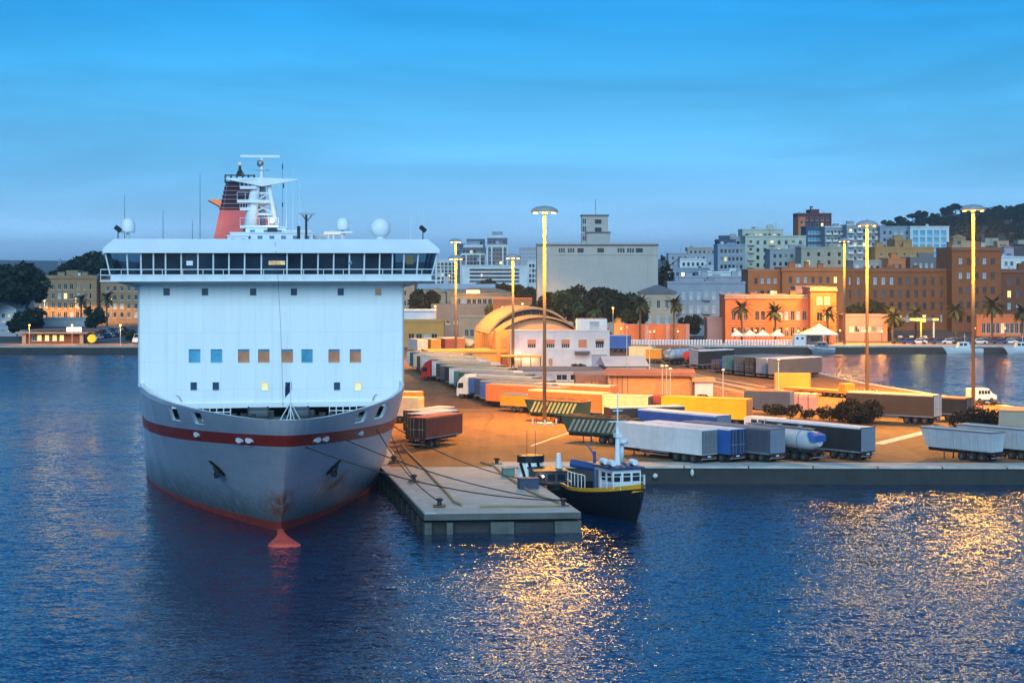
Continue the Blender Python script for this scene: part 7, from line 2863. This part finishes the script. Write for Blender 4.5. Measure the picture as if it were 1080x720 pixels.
for lab, px, yt, D, w in (('palm lit from below in front of the orange garden wall, left one', 675, 313, 485, 1.0), ('palm lit from below in front of the orange garden wall, right one', 711, 313, 485, 1.0),
                          ('leftmost palm in front of the orange palace', 782, 317, 483, 1.05), ('middle palm in front of the orange palace', 817.5, 321, 483, 1.1), ('right palm in front of the tall orange wing', 873, 322, 483, 1.05),
                          ('red lit palm between the pink pavilion and the petrol canopy', 941.5, 326, 485, 1.1), ('dim palm rising behind the petrol canopy', 966, 322, 500, .9),
                          ('dark palm left of the right lamp mast before the barracks', 1008, 319, 498, 1.1), ('big dark palm right of the right lamp mast', 1046.5, 314, 488, 1.35),
                          ('dark palm at the right photo edge', 1078, 322, 490, 1.1), ('palm in front of the left ochre palace street', 86, 310, 612, 1.0), ('palm in front of the right ochre house', 113, 308, 615, 1.1),
                          ('dark palm beside the silo tree belt, above the white office', 628, 318, 440, 1.0)):
    palm(lab, px, yt, D, wide=w)

# hill wood: one mass plus the trees that stand out on the skyline
rg = np.random.default_rng(5)
cl = []
while len(cl) < 420:
    y = rg.uniform(1180, 1560)
    x = rg.uniform(225, 470)
    px = 540 + x / y * F
    if 925 < px < 1100:
        z = hill(x, y)
        cl.append((x, y, z + 2.5, rg.uniform(2.2, 4.6)))
o = put('hill_wood', leaf_cloud(77, cl, 30000, 1.0, leaf_dark, .8))
tag(o, 'dark scrubby wood covering the hill on the right', 'wood', None, 'stuff')
SKY = [('first dark tree on the left end of the hill skyline', 937, 229), ('second dark tree on the hill skyline from its left end', 950, 227), ('third dark tree on the hill skyline from its left end', 963, 226),
       ('tall rounded dark tree on the hill skyline left of the middle', 971, 221), ('low dark tree on the hill skyline left of the right lamp mast', 986, 222), ('dark tree on the hill skyline beside the right lamp mast', 999, 217),
       ('dark tree on the hill skyline just behind the right lamp head', 1008, 216), ('dark tree on the hill skyline between two lamp mast trees', 1018, 219), ('largest dark dome shaped tree on the hill skyline', 1053, 214), ('dark tree right beside the largest dome tree on the hill', 1064, 219), ('dark tree on the hill skyline at the right photo edge', 1078, 218)]
for i, (lab, px, yt) in enumerate(SKY):
    tree(lab, px, yt, 1500, ('round', 'broad_a', 'pine', 'broad_b')[i % 4], None, wide=1.3, seed=i, group='trees on the hill skyline')

# ------------------------------------------------------------------ parked cars (a few pixels each)
def car_mesh(c):
    def fn():
        mb = MB()
        pr = [(-2.1, .3), (-2.15, .75), (-1.3, .88), (-.65, 1.42), (.85, 1.45), (1.6, .95), (2.1, .85), (2.12, .3)]
        mb.extr([(x, -.85, z) for x, z in pr], (0, 1.7, 0), c)
        gl = [(-1.18, .92), (-.6, 1.36), (.8, 1.38), (1.42, .95)]
        for y0 in (-.87, .852):
            mb.extr([(x, y0, z) for x, z in gl], (0, .018, 0), glass)
        mb.extr([(-1.31, -.7, .9), (-.7, -.7, 1.38), (-.7, .7, 1.38), (-1.31, .7, .9)], (-.03, 0, .015), glass)
        mb.extr([(1.62, -.7, .97), (.9, -.7, 1.4), (.9, .7, 1.4), (1.62, .7, .97)], (.03, 0, .015), glass)
        R = Matrix.Rotation(PI / 2, 3, 'X')
        for x in (-1.3, 1.35):
            for y in (-.78, .78):
                mb.lathe([(.2, -.1), (.32, -.1), (.32, .1), (.2, .1)], (x, y, .32), black, n=12, M=R)
        return mb.mesh('car')
    return cached(('car', c.name), fn)


CARC = {n: mat('car_' + n, c, .3, var=.03, coat=.4) for n, c in (('white', (.7, .7, .7)), ('silver', (.42, .44, .47)), ('dark grey', (.06, .065, .07)), ('red', (.40, .03, .03)), ('blue', (.03, .08, .22)), ('black', (.015, .015, .018)))}
rnd = random.Random(3)
cn = list(CARC)
for i in range(14):
    t = i / 13
    px, D = 106 + 22 * t + rnd.uniform(-1, 1), 500 + 95 * t
    px = 103 + (i % 7) * 4.2
    D = 508 + (i // 7) * 38 + (i % 7) * 4
    c = cn[(i * 5) % 6] if i % 3 else 'white'
    o = put('parked_car', car_mesh(CARC[c]), None, (XD(px, D), D, QZ + .013), rnd.uniform(1.2, 1.5))
    tag(o, f'small {c} car, {ORD[i % 7]} from the left, {("front", "rear")[i // 7]} row beside the lit kiosk', 'car', 'cars parked on the left shore')
for i in range(26):
    row = i % 2
    px = 948 + (i // 2) * 10.6 + row * 4
    D = 481 + row * 7
    c = cn[(i * 7 + 2) % 6]
    o = put('parked_car', car_mesh(CARC[c]), None, (XD(px, D), D, QZ + .013), rnd.choice((0, PI)) + rnd.uniform(-.08, .08))
    tag(o, f'{c} car, {ORD[i // 2]} from the left in the {("front", "rear")[row]} row along the inlet promenade', 'car', 'cars parked along the inlet promenade')
v = van('white van at the shore edge beside the ferry hull on the left', XD(147, 484), 484, 1.4, 5.2, H=2.6)
# ------------------------------------------------------------------ evening air
hm = bpy.data.materials.new('evening_haze')
hm.use_nodes = True
hn = hm.node_tree
hn.nodes.remove(hn.nodes['Principled BSDF'])
pv = nd(hn, 'ShaderNodeVolumePrincipled')
pv.inputs['Color'].default_value = (.80, .90, 1.0, 1)
pv.inputs['Density'].default_value = 0.00011
pv.inputs['Anisotropy'].default_value = 0.2
hn.links.new(pv.outputs['Volume'], hn.nodes['Material Output'].inputs['Volume'])
mb = MB()
mb.b2((-6100, -3100, -5.0), (6100, 9100, 125), hm)
tag(mb.build('haze'), kind='stuff')
SC.cycles.volume_bounces = 0
SC.cycles.volume_max_steps = 64
